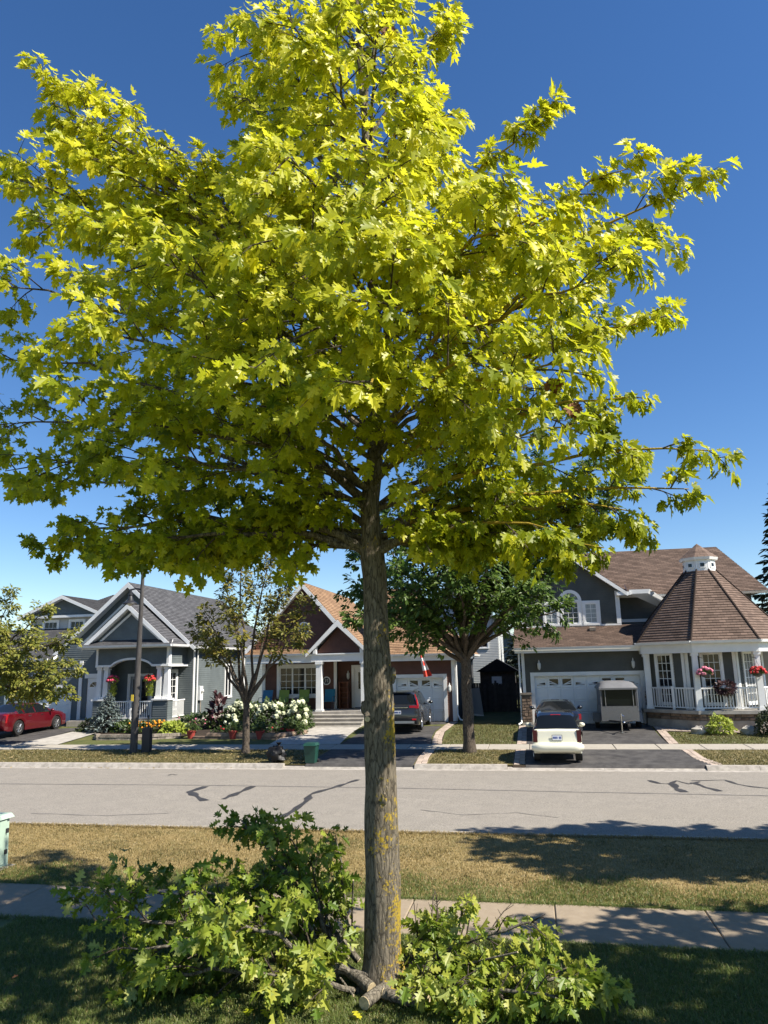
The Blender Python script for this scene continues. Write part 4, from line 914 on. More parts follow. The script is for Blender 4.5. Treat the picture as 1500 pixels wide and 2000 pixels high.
core(bh, g0, [(-14.0, 0.3), (-3.82, 0.3), (-3.82, 3.5), (-14.0, 3.5)], -11.5, -2.3, 'm_dark_siding')
core(bh, g0, [(-3.97, 0.3), (-3.82, 0.3), (-3.82, 3.5), (-3.97, 3.5)], -11.5, -0.05, 'm_dark_siding')
q = MB(); q.obox(g0, -8.1, -3.45, 0.36, 0.39, 3.40, 3.70); q.obox(g0, -8.1, -3.45, 0.0, 0.36, 3.42, 3.46); part('fascia_board', q, 'm_white', bh)
er_ = 3.72; rs = math.hypot(5.0, 3.75)
roof_plane(bh, (-8.5, 36.55, er_), (1, 0, 0), (0, 5.0, 3.75), [(0, 0), (5.15, 0), (1.6, rs), (0, rs)], 'm_sh_tan')
rh2 = math.hypot(3.55, 3.75)
roof_plane(bh, (-3.35, 36.55, er_), (0, 1, 0), (-3.55, 0, 3.75), [(0, 0), (12, 0), (7.0, rh2), (5.0, rh2)], 'm_sh_tan')
gutter(bh, [(-8.1, 36.55, er_-.03), (-3.36, 36.55, er_-.03), (-3.36, 48.0, er_-.03)])
downspout(bh, [(-3.5, 36.7, 3.55), (-3.72, 36.92, 3.3), (-3.74, 36.93, 0.8), (-3.6, 36.8, 0.55), (-3.2, 36.7, 0.5)])
downspout(bh, [(-3.5, 45.7, 3.55), (-3.72, 45.92, 3.3), (-3.74, 45.93, 0.8)], 'm_black')
# big front gable
gx, gzp, gh = -11.55, 7.55, 3.30; gsl = 1.12
gp = [(-14.2, 4.10), (-8.75, 4.10), (-8.75, 4.42), (gx, gzp-.12), (-14.2, 4.55)]
wall(bh, g0, gp, 'm_brown_siding'); core(bh, g0, gp, -3.0, -0.02, 'm_dark_siding')
gl_ = math.hypot(gh, gh*gsl)
for sgn in (1, -1):
    roof_plane(bh, (gx+sgn*gh, 36.55, gzp-gh*gsl), (0, 1, 0), (-sgn*gh, 0, gh*gsl), [(0, 0), (10.5, 0), (10.5, gl_), (0, gl_)], 'm_sh_tan')
    a = (gx+sgn*gh, gzp-gh*gsl); fb = MB()
    fb.prism([(a[0], 36.52, a[1]-.27), (a[0], 36.52, a[1]-.01), (gx, 36.52, gzp-.01), (gx, 36.52, gzp-.30)], [(a[0], 36.545, a[1]-.27), (a[0], 36.545, a[1]-.01), (gx, 36.545, gzp-.01), (gx, 36.545, gzp-.30)]); part('rake_board', fb, 'm_white', bh)
rw = MB(); cu, cz = -11.55, 5.20
for k in range(20):
    a0, a1 = 2*math.pi*k/20, 2*math.pi*(k+1)/20; q = lambda a, r, n: g0(cu+r*math.cos(a), n, cz+r*math.sin(a))
    rw.hexa([q(a0, .25, .06), q(a0, .32, .06), q(a0, .32, 0), q(a0, .25, 0), q(a1, .25, .06), q(a1, .32, .06), q(a1, .32, 0), q(a1, .25, 0)])
RW = part('round_window', rw, 'm_white', bh); q = MB(); q.prism([g0(cu+.25*math.cos(2*math.pi*k/20), .022, cz+.25*math.sin(2*math.pi*k/20)) for k in range(20)], [g0(cu+.25*math.cos(2*math.pi*k/20), .03, cz+.25*math.sin(2*math.pi*k/20)) for k in range(20)]); part('pane', q, 'm_glass', RW)
q = MB(); q.obox(g0, cu-.012, cu+.012, .03, .045, cz-.25, cz+.25); q.obox(g0, cu-.25, cu+.25, .031, .046, cz-.012, cz+.012); part('glazing_bar', q, 'm_white', RW)
roof_plane(bh, (-14.6, 36.35, 3.86), (1, 0, 0), (0, 0.7, 0.30), [(0, 0), (3.6, 0), (3.6, 0.76), (0, 0.76)], 'm_sh_tan', thick=0.08)
gutter(bh, [(-14.6, 36.33, 3.84), (-11.1, 36.33, 3.84)])
q = MB(); q.box(-14.5, -10.9, 36.42, 36.55, 3.42, 3.78); q.box(-14.5, -8.0, 36.55, 38.4, 3.74, 3.78); part('porch_beam', q, 'm_white', bh)
# recessed porch walls
p0 = frame(0, 38.3, 0)
wall(bh, p0, [(-14.2, 0.9), (-10.3, 0.9), (-10.3, 3.74), (-14.2, 3.74)], 'm_brown_siding', [(-13.30, -11.20, 1.78, 3.20)])
window(bh, p0, -13.30, -11.20, 1.78, 3.20, 2, 4, 'm_glass', 0.17, sashes=3, n=0.02)
bars(bh, p0, 'corner_board', 'm_white', (-10.32, -10.16, -.02, .06, 1.0, 3.74), (-14.30, -14.12, -.02, .06, 1.0, 3.74))
p1 = frame(0, 38.7, 0); wall(bh, p1, [(-10.2, 0.9), (-7.75, 0.9), (-7.75, 3.74), (-10.2, 3.74)], 'm_brown_siding', [(-9.42, -8.30, 1.0, 3.22)])
dr = MB(); dr.obox(p1, -9.30, -8.42, -.05, -.01, 1.08, 3.10); DR = part('front_door', dr, 'm_white_door', bh)
q = MB(); q.obox(p1, -9.10, -8.62, -.01, .005, 2.02, 2.88); part('pane', q, 'm_glass', DR)
q = MB()
for k in range(6): q.obox(p1, -9.10+.082*k, -9.10+.082*k+.07, -.012, .004, 1.30, 1.86)
part('door_panel', q, 'm_white_door', DR)
q = MB(); q.lathe(p1(-8.50, .03, 2.0), [(0.02, 0), (0.03, 0.02), (0.0, 0.04)], 8, 'y'); part('handle', q, 'm_black', DR)
q = MB(); q.obox(p1, -9.46, -9.30, -.02, .05, 1.06, 3.26); q.obox(p1, -8.42, -8.28, -.02, .05, 1.06, 3.26); q.obox(p1, -9.30, -8.42, -.02, .05, 3.10, 3.26); part('door_frame', q, 'm_white', bh)
wall_lantern(bh, p1, -9.62, 2.72)
# house number plaque: a round white ring with dark field and two pale digits
q = MB()
for k in range(16):
    a0, a1 = 2*math.pi*k/16, 2*math.pi*(k+1)/16; w = lambda a, r, n: p0(-10.72+r*math.cos(a), n, 2.48+r*math.sin(a))
    q.hexa([w(a0, .17, .05), w(a0, .215, .05), w(a0, .215, .02), w(a0, .17, .02), w(a1, .17, .05), w(a1, .215, .05), w(a1, .215, .02), w(a1, .17, .02)])
HN = part('number_plaque', q, 'm_white', bh); q = MB(); q.lathe(p0(-10.72, .03, 2.48), [(0.17, 0.0), (0.17, -0.01)], 16, 'y'); part('plaque_field', q, 'm_dark_siding', HN)
q = MB(); q.tube([p0(-10.80, .05, 2.56), p0(-10.74, .05, 2.56), p0(-10.78, .05, 2.40)], .012, 4); q.tube([p0(-10.68, .05, 2.54), p0(-10.65, .05, 2.57), p0(-10.65, .05, 2.40)], .012, 4); part('digits', q, 'm_white', HN)
# entry gable with beam, columns and steps
eg = frame(0, 36.15, 0); ex, ez, eh = -9.53, 5.52, 1.66; esl = 1.0
ep = [(ex-1.25, 3.86), (ex+1.25, 3.86), (ex, 5.2)]
wall(bh, frame(0, 36.40, 0), ep, 'm_brown_siding'); el_ = math.hypot(eh, eh*esl)
for sgn in (1, -1):
    roof_plane(bh, (ex+sgn*eh, 36.05, ez-eh*esl), (0, 1, 0), (-sgn*eh, 0, eh*esl), [(0, 0), (2.4, 0), (2.4, el_), (0, el_)], 'm_sh_tan', thick=0.1)
    a = (ex+sgn*eh, ez-eh*esl); fb = MB()
    fb.prism([(a[0], 36.02, a[1]-.18), (a[0], 36.02, a[1]-.01), (ex, 36.02, ez-.01), (ex, 36.02, ez-.33)], [(a[0], 36.045, a[1]-.18), (a[0], 36.045, a[1]-.01), (ex, 36.045, ez-.01), (ex, 36.045, ez-.33)]); part('rake_board', fb, 'm_white', bh)
q = MB(); q.box(-10.95, -8.1, 36.2, 36.46, 3.46, 3.80); q.box(-11.0, -8.05, 36.14, 36.52, 3.80, 3.86); q.box(-10.82, -10.66, 36.1, 36.4, 3.86, 4.2); q.box(-8.40, -8.24, 36.1, 36.4, 3.86, 4.2); part('entry_beam', q, 'm_white', bh)
column(bh, -10.55, 36.35, 1.0, 3.47, 0.30, 0.95); column(bh, -8.25, 36.35, 1.0, 3.47, 0.30, 0.95)
q = MB(); q.box(-14.3, -7.78, 36.15, 38.75, 0.3, 1.04); part('porch_floor', q, 'm_concrete', bh)
for k in range(4):
    q = MB(); q.box(-10.85, -8.15, 36.15-0.34*(k+1), 36.15-0.34*k-.001, 0.2, 0.90-0.155*k); q.box(-10.87, -8.13, 36.13-0.34*(k+1), 36.15-0.34*k-.003, 0.86-0.155*k, 0.905-0.155*k); part('step', q, 'm_concrete', bh)
# ------------------------------------------------------------------ left house
lh = thing('blue_grey_house', 'blue grey sided house with arched porch, twin white columns and nested front gables', 'house', (-22.0, 38.0, 0.4))
h0 = frame(0, 36.0, 0); XL, XR = -22.75, -18.55
# porch: pillars, paired columns, arched frieze
for (a, b) in ((-22.78, -22.02), (-19.35, -18.55)):
    p = MB(); p.box(a+.02, b-.02, 35.92, 36.5, 0.5, 1.70); P_ = part('porch_pier', p, 'm_blue_siding', lh)
    courses_mb = courses(MB(), frame(0, 35.92, 0), [(a, 0.5), (b, 0.5), (b, 1.70), (a, 1.70)], 0.115, 0.02); part('siding', courses_mb, 'm_blue_siding', P_)
    part('siding', courses(MB(), frame(b-.0, 35.92, math.pi/2), [(0, 0.5), (.58, 0.5), (.58, 1.70), (0, 1.70)], 0.115, 0.02), 'm_blue_siding', P_)
    c = MB(); c.box(a-.06, b+.06, 35.84, 36.56, 1.70, 1.78); part('pier_cap', c, 'm_white', P_)
    w_ = b-a
    column(lh, a+w_*.24, 36.2, 1.78, 3.42, 0.30, 0.75); column(lh, b-w_*.24, 36.2, 1.78, 3.42, 0.30, 0.75)
def arch_z(u):
    t = abs(u-(-20.68))/1.15
    return 3.42 if t >= 1 else 3.42+0.36*math.sqrt(max(0, 1-t*t))**1.3
fzm = MB(); uu = [XL+(XR-XL)*k/44 for k in range(45)]
for a, b in zip(uu[:-1], uu[1:]):
    za, zb = arch_z(a), arch_z(b)
    fzm.hexa([h0(a, .08, za), h0(b, .08, zb), h0(b, -.22, zb), h0(a, -.22, za), h0(a, .08, za+.11), h0(b, .08, zb+.11), h0(b, -.22, zb+.11), h0(a, -.22, za+.11)])
part('arch_trim', fzm, 'm_white', lh)
zt = 4.42; sidm = MB(); k = 0
z = 3.53
while z < zt:
    z2 = min(z+.115, zt)
    for a, b in zip(uu[:-1], uu[1:]):
        lo = max(arch_z((a+b)/2)+.10, z)
        if lo < z2: sidm.face([h0(a, .02*(z2-lo)/.115+.003, lo), h0(b, .02*(z2-lo)/.115+.003, lo), h0(b, .003, z2), h0(a, .003, z2)])
    z = z2
part('frieze_siding', sidm, 'm_blue_siding', lh)
core(lh, h0, [(XL, 3.82), (XR, 3.82), (XR, 4.42), (XL, 4.42)], -0.2, -0.003, 'm_blue_siding')
bars(lh, h0, 'corner_board', 'm_white', (XL, XL+.12, 0, .06, 3.53, 4.42), (XR-.14, XR, 0, .06, 3.53, 4.42))
hs_ = frame(XR, 36.0, math.pi/2)
wall(lh, hs_, [(0, 3.53), (2.2, 3.53), (2.2, 4.42), (0, 4.42)], 'm_blue_siding'); bars(lh, hs_, 'corner_board', 'm_white', (0, 2.2, -.2, .07, 3.40, 3.53), (2.0, 2.22, -.15, .06, 0.55, 3.399), (0, .10, 0, .055, 3.531, 4.42))
hin = frame(-19.05, 36.6, math.pi/2); wall(lh, hin, [(0, 0.6), (1.7, 0.6), (1.7, 3.42), (0, 3.42)], 'm_blue_siding', [(0.35, 1.15, 1.2, 3.1)]); window(lh, hin, 0.35, 1.15, 1.25, 3.1, 2, 5, 'm_glass', 0.14, n=0.02)
railing(lh, (-18.62, 36.55), (-18.62, 38.0), 0.72, 0.95)
railing(lh, (-21.95, 36.1), (-20.75, 36.1), 0.72, 0.95); railing(lh, (-20.65, 36.1), (-19.4, 36.1), 0.72, 0.95); q = MB(); q.box(-20.75, -20.65, 36.05, 36.15, .72, 1.72); part('newel', q, 'm_white', lh)
q = MB(); q.box(-24.2, -18.45, 35.85, 38.3, 0.42, 0.70); part('porch_floor', q, 'm_concrete', lh)
# porch back wall with door and window
hb = frame(0, 38.0, 0)
wall(lh, hb, [(-22.9, 0.6), (-18.2, 0.6), (-18.2, 4.4), (-22.9, 4.4)], 'm_blue_siding', [(-21.95, -20.55, 0.7, 2.95), (-20.1, -19.2, 1.0, 3.1)])
dm = MB(); dm.obox(hb, -21.85, -20.65, -.06, -.02, .72, 2.9); D1 = part('front_door', dm, 'm_door_grey', lh)
q = MB(); q.obox(hb, -21.70, -21.30, -.02, 0, .95, 2.75); part('pane', q, 'm_glass', D1); q = MB(); q.obox(hb, -21.18, -20.80, -.02, 0, .95, 2.75); part('pane', q, 'm_glass', D1)
q = MB(); q.obox(hb, -22.02, -21.85, -.02, .05, .72, 3.05); q.obox(hb, -20.65, -20.50, -.02, .05, .72, 3.05); q.obox(hb, -21.85, -20.65, -.02, .05, 2.9, 3.05); part('door_frame', q, 'm_white', lh)
window(lh, hb, -20.1, -19.2, 1.0, 3.1, 2, 5, 'm_glass', 0.13, n=0.02)
core(lh, hb, [(-24.4, 0.3), (-18.2, 0.3), (-18.2, 4.4), (-24.4, 4.4)], -12.0, -0.08, 'm_blue_siding')
# long side wall that catches the sun
hw_ = frame(-18.18, 38.0, math.pi/2); wall(lh, hw_, [(0, 0.75), (12, 0.75), (12, 4.4), (0, 4.4)], 'm_blue_siding', [(4.3, 5.2, 1.55, 3.4)]); window(lh, hw_, 4.3, 5.2, 1.6, 3.4, 1, 1, 'm_glass', 0.10, sashes=2, n=0.02)
q = MB(); q.obox(hw_, 0, 12, -.05, .03, 0.3, 0.76); part('foundation', q, 'm_concrete', lh)
bars(lh, hw_, 'corner_board', 'm_white', (0.0, 0.16, 0, .05, .76, 4.4), (7.2, 7.36, 0, .05, .76, 4.4))
downspout(lh, [(-17.85, 38.0, 4.35), (-18.05, 38.3, 4.1), (-18.07, 38.32, 0.9)])
mt = MB(); mt.obox(hw_, 0.65, 1.0, .02, .16, 1.55, 2.30); ME_ = part('meter_box', mt, 'm_white', lh); q = MB(); q.lathe(hw_(0.83, .24, 2.05), [(0.09, -.09), (.09, .0), (.06, .03)], 12, 'x'); part('meter_dial', q, 'm_lamp_glass', ME_); q = MB(); q.tube([hw_(.83, .1, 1.55), hw_(.83, .1, .7)], .03, 6); part('conduit', q, 'm_block', ME_)
# roofs: main gable (ridge runs back), nested porch gable, pent strip
mx, mz = -21.9, 8.05; mh, ms = 4.15, 0.88; ml = math.hypot(mh, mh*ms)
gp = [(-25.9, 4.4), (-18.3, 4.4), (-18.3, 4.75), (mx, mz-.15), (-25.9, 4.6)]
wall(lh, frame(0, 37.9, 0), gp, 'm_blue_siding'); core(lh, frame(0, 37.9, 0), gp, -11.0, -.03, 'm_dark_siding')
roof_plane(lh, (mx+mh, 37.3, mz-mh*ms), (0, 1, 0), (-mh, 0, mh*ms), [(0, 0), (13, 0), (13, ml), (0, ml)], 'm_sh_grey')
mh2 = 5.6; ml2 = math.hypot(mh2, mh2*ms)
roof_plane(lh, (mx-mh2, 37.3, mz-mh2*ms), (0, 1, 0), (mh2, 0, mh2*ms), [(0, 0), (13, 0), (13, ml2), (0, ml2)], 'm_sh_grey')
def rake(house, x0, z0, x1, z1, y, w0=0.24, w1=0.28):
    fb = MB(); fb.prism([(x0, y, z0-w0), (x0, y, z0), (x1, y, z1), (x1, y, z1-w1)], [(x0, y+.03, z0-w0), (x0, y+.03, z0), (x1, y+.03, z1), (x1, y+.03, z1-w1)]); part('rake_board', fb, 'm_white', house)
rake(lh, mx-mh2, mz-mh2*ms, mx, mz, 37.26); rake(lh, mx+mh, mz-mh*ms, mx, mz, 37.26)
rake(lh, -25.35, mz-.62-(25.35-21.9)*ms, mx, mz-.62, 37.82, .17, .17)
gutter(lh, [(mx+mh, 37.3, mz-mh*ms), (mx+mh, 50, mz-mh*ms)])
nx, nz, nh, ns = -20.9, 6.72, 2.55, 0.86; nl = math.hypot(nh, nh*ns)
np_ = [(nx-nh+.2, 4.72), (nx+nh-.2, 4.72), (nx, nz-.2)]
wall(lh, frame(0, 36.15, 0), np_, 'm_blue_siding'); core(lh, frame(0, 36.15, 0), np_, -2.0, -.02, 'm_dark_siding')
for sgn in (1, -1):
    roof_plane(lh, (nx+sgn*nh, 35.7, nz-nh*ns), (0, 1, 0), (-sgn*nh, 0, nh*ns), [(0, 0), (3.8, 0), (3.8, nl), (0, nl)], 'm_sh_grey'); rake(lh, nx+sgn*nh, nz-nh*ns, nx, nz, 35.66)
    rake(lh, nx+sgn*(nh-.45), nz-nh*ns+.02, nx, nz-.42, 36.08, .14, .14)
roof_plane(lh, (-23.5, 35.45, 4.50), (1, 0, 0), (0, 0.75, 0.33), [(0, 0), (5.3, 0), (5.0, .8), (0, .8)], 'm_sh_grey', thick=.08)
roof_plane(lh, (-18.2, 35.45, 4.50), (0, 1, 0), (-0.45, 0, 0.33), [(0, 0), (2.6, 0), (2.6, .55), (.7, .55)], 'm_sh_grey', thick=.08)
gutter(lh, [(-23.5, 35.43, 4.48), (-18.18, 35.43, 4.48), (-18.18, 37.6, 4.48)])
q = MB(); q.box(-23.4, -18.25, 35.5, 36.0, 4.38, 4.42); q.box(-18.6, -18.25, 36.0, 38, 4.385, 4.425); part('soffit', q, 'm_white', lh)
# garage wing and the upper storey behind it
k0 = frame(0, 37.3, 0)
wall(lh, k0, [(-31.5, 0.5), (-22.8, 0.5), (-22.8, 3.9), (-31.5, 3.9)], 'm_blue_siding', [(-28.3, -25.1, 0, 2.35), (-24.05, -23.1, 0.7, 2.86)])
wall(lh, k0, [(-26.2, 3.9), (-22.8, 3.9), (-22.8, 4.72), (-25.4, 4.72)], 'm_blue_siding')
core(lh, k0, [(-25.1, 0.3), (-24.1, 0.3), (-24.1, 4.7), (-25.1, 4.7)], -2, -.012, 'm_blue_siding'); core(lh, k0, [(-23.05, 0.3), (-22.8, 0.3), (-22.8, 4.7), (-23.05, 4.7)], -2, -.012, 'm_blue_siding'); core(lh, k0, [(-24.1, 2.9), (-23.05, 2.9), (-23.05, 4.7), (-24.1, 4.7)], -2, -.012, 'm_blue_siding')
core(lh, k0, [(-28.3, 2.4), (-25.1, 2.4), (-25.1, 3.9), (-28.3, 3.9)], -2, -.012, 'm_blue_siding')
garage_door(lh, k0, -28.3, -25.1, 0.5, 2.35, 4, ncar=1)
core(lh, k0, [(-31.5, 0.3), (-28.3, 0.3), (-28.3, 3.9), (-31.5, 3.9)], -5, -.01, 'm_blue_siding')
bars(lh, k0, 'corner_board', 'm_white', (-29.1, -28.9, 0, .06, .5, 3.8), (-24.55, -24.35, 0, .06, .5, 3.8))
sm_ = MB(); sm_.obox(k0, -24.05, -23.1, -.06, -.02, .72, 2.85); D2 = part('side_door', sm_, 'm_white_door', lh)
q = MB(); q.prism([k0(-23.58+.32*math.cos(math.pi*k/8), -.018, 2.40+.26*math.sin(math.pi*k/8)) for k in range(9)], [k0(-23.58+.32*math.cos(math.pi*k/8), -.01, 2.40+.26*math.sin(math.pi*k/8)) for k in range(9)]); part('fanlight', q, 'm_glass', D2)
q = MB()
for a in (0.25, .5, .75): q.tube([k0(-23.58, -.005, 2.40), k0(-23.58+.32*math.cos(math.pi*a), -.005, 2.40+.26*math.sin(math.pi*a))], .014, 4)
part('glazing_bar', q, 'm_white', D2)
q = MB(); q.obox(k0, -24.2, -23.0, -.02, .05, 2.86, 3.10); part('door_frame', q, 'm_white', lh)
roof_plane(lh, (-31.9, 36.8, 3.95), (1, 0, 0), (0, 4.2, 1.9), [(0, 0), (5.9, 0), (5.9, 4.6), (0, 4.6)], 'm_sh_grey'); gutter(lh, [(-31.9, 36.78, 3.93), (-26.2, 36.78, 3.93)])
u0 = frame(0, 41.0, 0); up_ = [(-30.6, 4.6), (-24.2, 4.6), (-24.2, 6.62), (-30.6, 6.62)]
wall(lh, u0, up_, 'm_pale_siding', [(-29.7, -28.6, 5.1, 6.3), (-27.8, -26.9, 5.1, 6.3), (-26.4, -25.5, 5.1, 6.3)]); core(lh, u0, up_, -7, -.05, 'm_dark_siding')
for a in (-27.8, -26.4, -29.6): window(lh, u0, a, a+.9, 5.15, 6.28, 3, 3, 'm_glass', .12, n=.02)
dx, dz_, dh, ds = -28.2, 7.85, 3.0, 0.42; dl = math.hypot(dh, dh*ds)
wall(lh, frame(0, 40.95, 0), [(dx-dh+.3, 6.66), (dx+dh-.3, 6.66), (dx, 7.75)], 'm_blue_siding')
for sgn in (1, -1):
    roof_plane(lh, (dx+sgn*dh, 40.5, dz_-dh*ds), (0, 1, 0), (-sgn*dh, 0, dh*ds), [(0, 0), (7, 0), (7, dl), (0, dl)], 'm_sh_grey'); rake(lh, dx+sgn*dh, dz_-dh*ds, dx, dz_, 40.46, .2, .2)
q = MB(); q.obox(u0, -31.3, -24.0, 0, .4, 6.5, 6.64); part('fascia_board', q, 'm_white', lh)
roof_plane(lh, (-30.8, 43.2, 6.75), (1, 0, 0), (0, 4.0, 1.75), [(0, 0), (9.0, 0), (7.0, 4.3), (2.0, 4.3)], 'm_sh_grey')
# ================================================================== other trees
def street_tree(name, label, base, trunk_h, tips, leafm, leafsize, r0, dens=3.0, l2=0.9, leafn=6, kind='plain', stems=1, n3=5, lean=(0, 0), tint=0.5, bark='m_bark_far', group=None, seed=1, droop=0.3, start=0.3):
    global RNG
    random.seed(seed); RNG = np.random.default_rng(seed)
    t = thing(name, label, 'tree', base, group); b = np.array(base); T = Tree()
    top = b+np.array([lean[0], lean[1], trunk_h]); pts = [b+(top-b)*k/8+np.array([random.uniform(-.02, .02), random.uniform(-.02, .02), 0])*(k > 0) for k in range(9)]
    tm = MB(); tm.tube(pts, [r0*1.35]+[r0*(1.08-0.2*k/8) for k in range(1, 9)], 14); part('trunk', tm, bark, t, True)
    for tp in tips:
        E = np.array(tp[:3], float); S = top-np.array([0, 0, random.uniform(0, 0.22)*trunk_h*0.5]); L = np.linalg.norm(E-S)
        p = T.limb(S, E, r0*(0.42 if len(tips) > 5 else 0.55), bow=0.12, n=8, wob=0.07, sides=7); T.sub(p, int(3+L*dens), l2, leafn, leafsize, tint=tint, start=start, n3=n3, droop=droop, up=(0.35, -0.35, 0.8), jit=0.6, spread=0.16, flat=0.8, tvar=0.22)
    part('limbs', T.wood, bark, t, True); part('twigs', T.twig, bark, t)['kind'] = 'stuff'
    foliage(T, t, base, 'crown', leafm, kind); return t
def tips_px(lst): return [tuple(onY(px, py, Y)) for px, py, Y in lst]
street_tree('street_tree', 'dense dark green tree standing on the grass beside the grey SUV driveway', (-2.42, 27.6, 0.08), 3.55,
    tips_px([(690, 1200, 27), (700, 1090, 28), (760, 1000, 27), (820, 880, 28), (900, 820, 27), (980, 850, 28), (1060, 900, 28), (1130, 960, 28), (1180, 900, 28.5), (1250, 930, 28.5), (1150, 1040, 28), (1040, 980, 27), (1090, 1080, 28), (1100, 1190, 27), (1040, 1150, 25.5), (960, 1060, 25), (860, 1040, 25), (780, 1130, 25.3), (770, 1210, 25.6), (850, 1180, 26), (960, 1160, 29), (860, 980, 30), (1000, 1000, 30), (740, 1060, 30), (900, 1120, 24.8), (690, 1150, 29)]),
    'm_leaf_mid', 0.20, 0.20, dens=4.6, l2=1.2, leafn=8, n3=6, seed=21, start=0.22)
street_tree('street_tree', 'sparse multi-stemmed tree with thin crown standing before the hydrangea bed', (-10.85, 27.35, 0.08), 1.85,
    tips_px([(400, 1200, 27), (430, 1120, 27.5), (470, 1085, 27), (520, 1090, 28), (560, 1130, 27), (600, 1180, 27.4), (590, 1230, 26.6), (420, 1260, 26.5), (455, 1180, 26), (380, 1235, 28), (540, 1180, 29)]),
    'm_leaf_sparse', 0.16, 0.135, dens=4.2, l2=0.8, leafn=6, n3=5, seed=33, start=0.45, tint=0.55)
street_tree('street_tree', 'young light green tree reaching over the red car', (-24.6, 29.3, 0.12), 2.3,
    tips_px([(120, 1330, 28.5), (150, 1300, 29.5), (135, 1240, 29), (90, 1190, 29.5), (30, 1165, 29), (-20, 1180, 30), (60, 1250, 28), (20, 1300, 28), (90, 1340, 29.5), (-60, 1240, 29), (-90, 1320, 29), (40, 1340, 29.8), (130, 1360, 28.6), (0, 1230, 27.6)]),
    'm_leaf_young', 0.17, 0.15, dens=4.2, l2=0.9, leafn=7, n3=6, seed=45, start=0.3, tint=0.55)
# two neighbours of the big tree in the same row, beyond the right edge of the view: they throw the shade on the lawn and verge
def ball_tips(c, r, n, seed):
    g = np.random.default_rng(seed); out = []
    for _ in range(n):
        d = g.normal(0, 1, 3); d /= np.linalg.norm(d); d[2] = abs(d[2])*1.3-0.5; out.append(tuple(np.array(c)+d*np.array(r)*g.uniform(.75, 1)))
    return out
street_tree('shade_tree', 'neighbouring maple on the front lawn that shades the grass right of the cut branches', (7.9, 7.9, 0), 2.6, ball_tips((7.5, 8.0, 5.6), (3.4, 2.5, 2.6), 30, 5), 'm_leaf', 0.19, 0.17, dens=1.9, l2=0.95, leafn=6, n3=4, seed=51, kind='maple')
street_tree('shade_tree', 'neighbouring maple on the dry verge that shades the strip beside the road', (9.0, 13.3, 0), 2.6, ball_tips((8.6, 13.0, 6.6), (4.2, 2.4, 3.4), 46, 6), 'm_leaf', 0.20, 0.17, dens=2.4, l2=0.95, leafn=6, n3=4, seed=52, kind='maple')
# conifers
def conifer(name, label, base, h, r, m, n=26, seed=1, droop=0.15, size=0.5, ncard=14, cat='tree', group=None, trunk=True, bot=0.06):
    global RNG
    random.seed(seed); RNG = np.random.default_rng(seed); t = thing(name, label, cat, base, group); b = np.array(base, float)
    tm = MB(); tm.tube([b, b+np.array([0, 0, h*0.97])], [h*0.016+.02, 0.012], 7); part('trunk', tm, 'm_bark_far', t, True)
    P = []; D = []; Nn = []; S = []; wd = MB()
    for k in range(n):
        f = bot+(1-bot)*(k/n)**0.9; z = h*f; rr = r*(1-f)**0.85*random.uniform(.82, 1.1); m_ = max(4, int(11*(1-f)+4))
        for j in range(m_):
            a = 2*math.pi*(j+random.random()*.7)/m_+k*0.7; d = np.array([math.cos(a), math.sin(a), -droop+0.25*f]); e = b+np.array([0, 0, z])+d*rr
            wd.tube([b+np.array([0, 0, z]), e], [0.012, 0.004], 3, False)
            for q in range(ncard):
                u = (q+random.random())/ncard; u = 0.25+0.75*u; p = b+np.array([0, 0, z])+d*rr*u
                sd_ = rand_unit()*0.7; sd_[2] *= .4
                P.append(p); D.append(d*0.8+sd_); Nn.append(np.array([0, 0, 1.0])+rand_unit()*.6); S.append(size*random.uniform(.6, 1.1)*(1.1-.5*f))
    part('branches', wd, 'm_bark_far', t)['kind'] = 'stuff'
    P, D, Nn, S = map(np.array, (P, D, Nn, S)); V, F, C = place_leaves(P, D, Nn, S, RNG.uniform(0, 1, len(P)), 'plain')
    o = bulk('needles', V-b, F, m, t, C); o['kind'] = 'stuff'; return t
conifer('spruce_tree', 'tall dark spruce rising behind the turret house', (20.6, 62.0, 0.4), 19.0, 4.4, 'm_needle_dark', 34, 3, size=1.0, ncard=9)
conifer('cedar_tree', 'narrow green cedar peeking over the turret house roof', (16.4, 56, 0.4), 7.6, 1.4, 'm_needle_dark', 22, 4, size=.5, ncard=7)
conifer('spruce_tree', 'dark evergreen standing between the brown house and the turret house', (-0.6, 58, 0.4), 6.2, 2.4, 'm_needle_dark', 26, 6, size=.6, ncard=9)
conifer('blue_spruce', 'small blue spruce in front of the arched porch', (-20.45, 33.6, 0.36), 1.85, 1.0, 'm_needle_blue', 24, 8, size=.15, ncard=14, cat='shrub', droop=0.05)
# trees and roofs beyond, seen through the gaps
for i, (x, y, h, r) in enumerate(((-5.5, 75, 9, 5), (3.5, 82, 8, 5.5), (-17, 80, 8.5, 6), (-34, 78, 9, 6), (-46, 70, 9, 6), (-58, 74, 10, 6), (22, 84, 7.5, 6), (34, 80, 9, 6))):
    lab = ['broad green tree far behind the brown house garage', 'broad green tree far behind the gap beside the turret house', 'broad green tree far behind the brown gable', 'broad green tree far behind the blue grey house ridge', 'broad green tree beyond the blue grey house garage', 'broad green tree at the far end of the blue grey house side', 'broad green tree far behind the turret', 'broad green tree beyond the tall spruce'][i]
    street_tree('background_tree', lab, (x, y, 0.3), h*.3, ball_tips((x, y, h*.62), (r, r, h*.4), 12, 60+i), 'm_leaf_dark', 0.62, 0.25, dens=0.8, l2=1.9, leafn=6, n3=4, seed=60+i, group='trees behind the houses')
RNG = np.random.default_rng(99); random.seed(99)
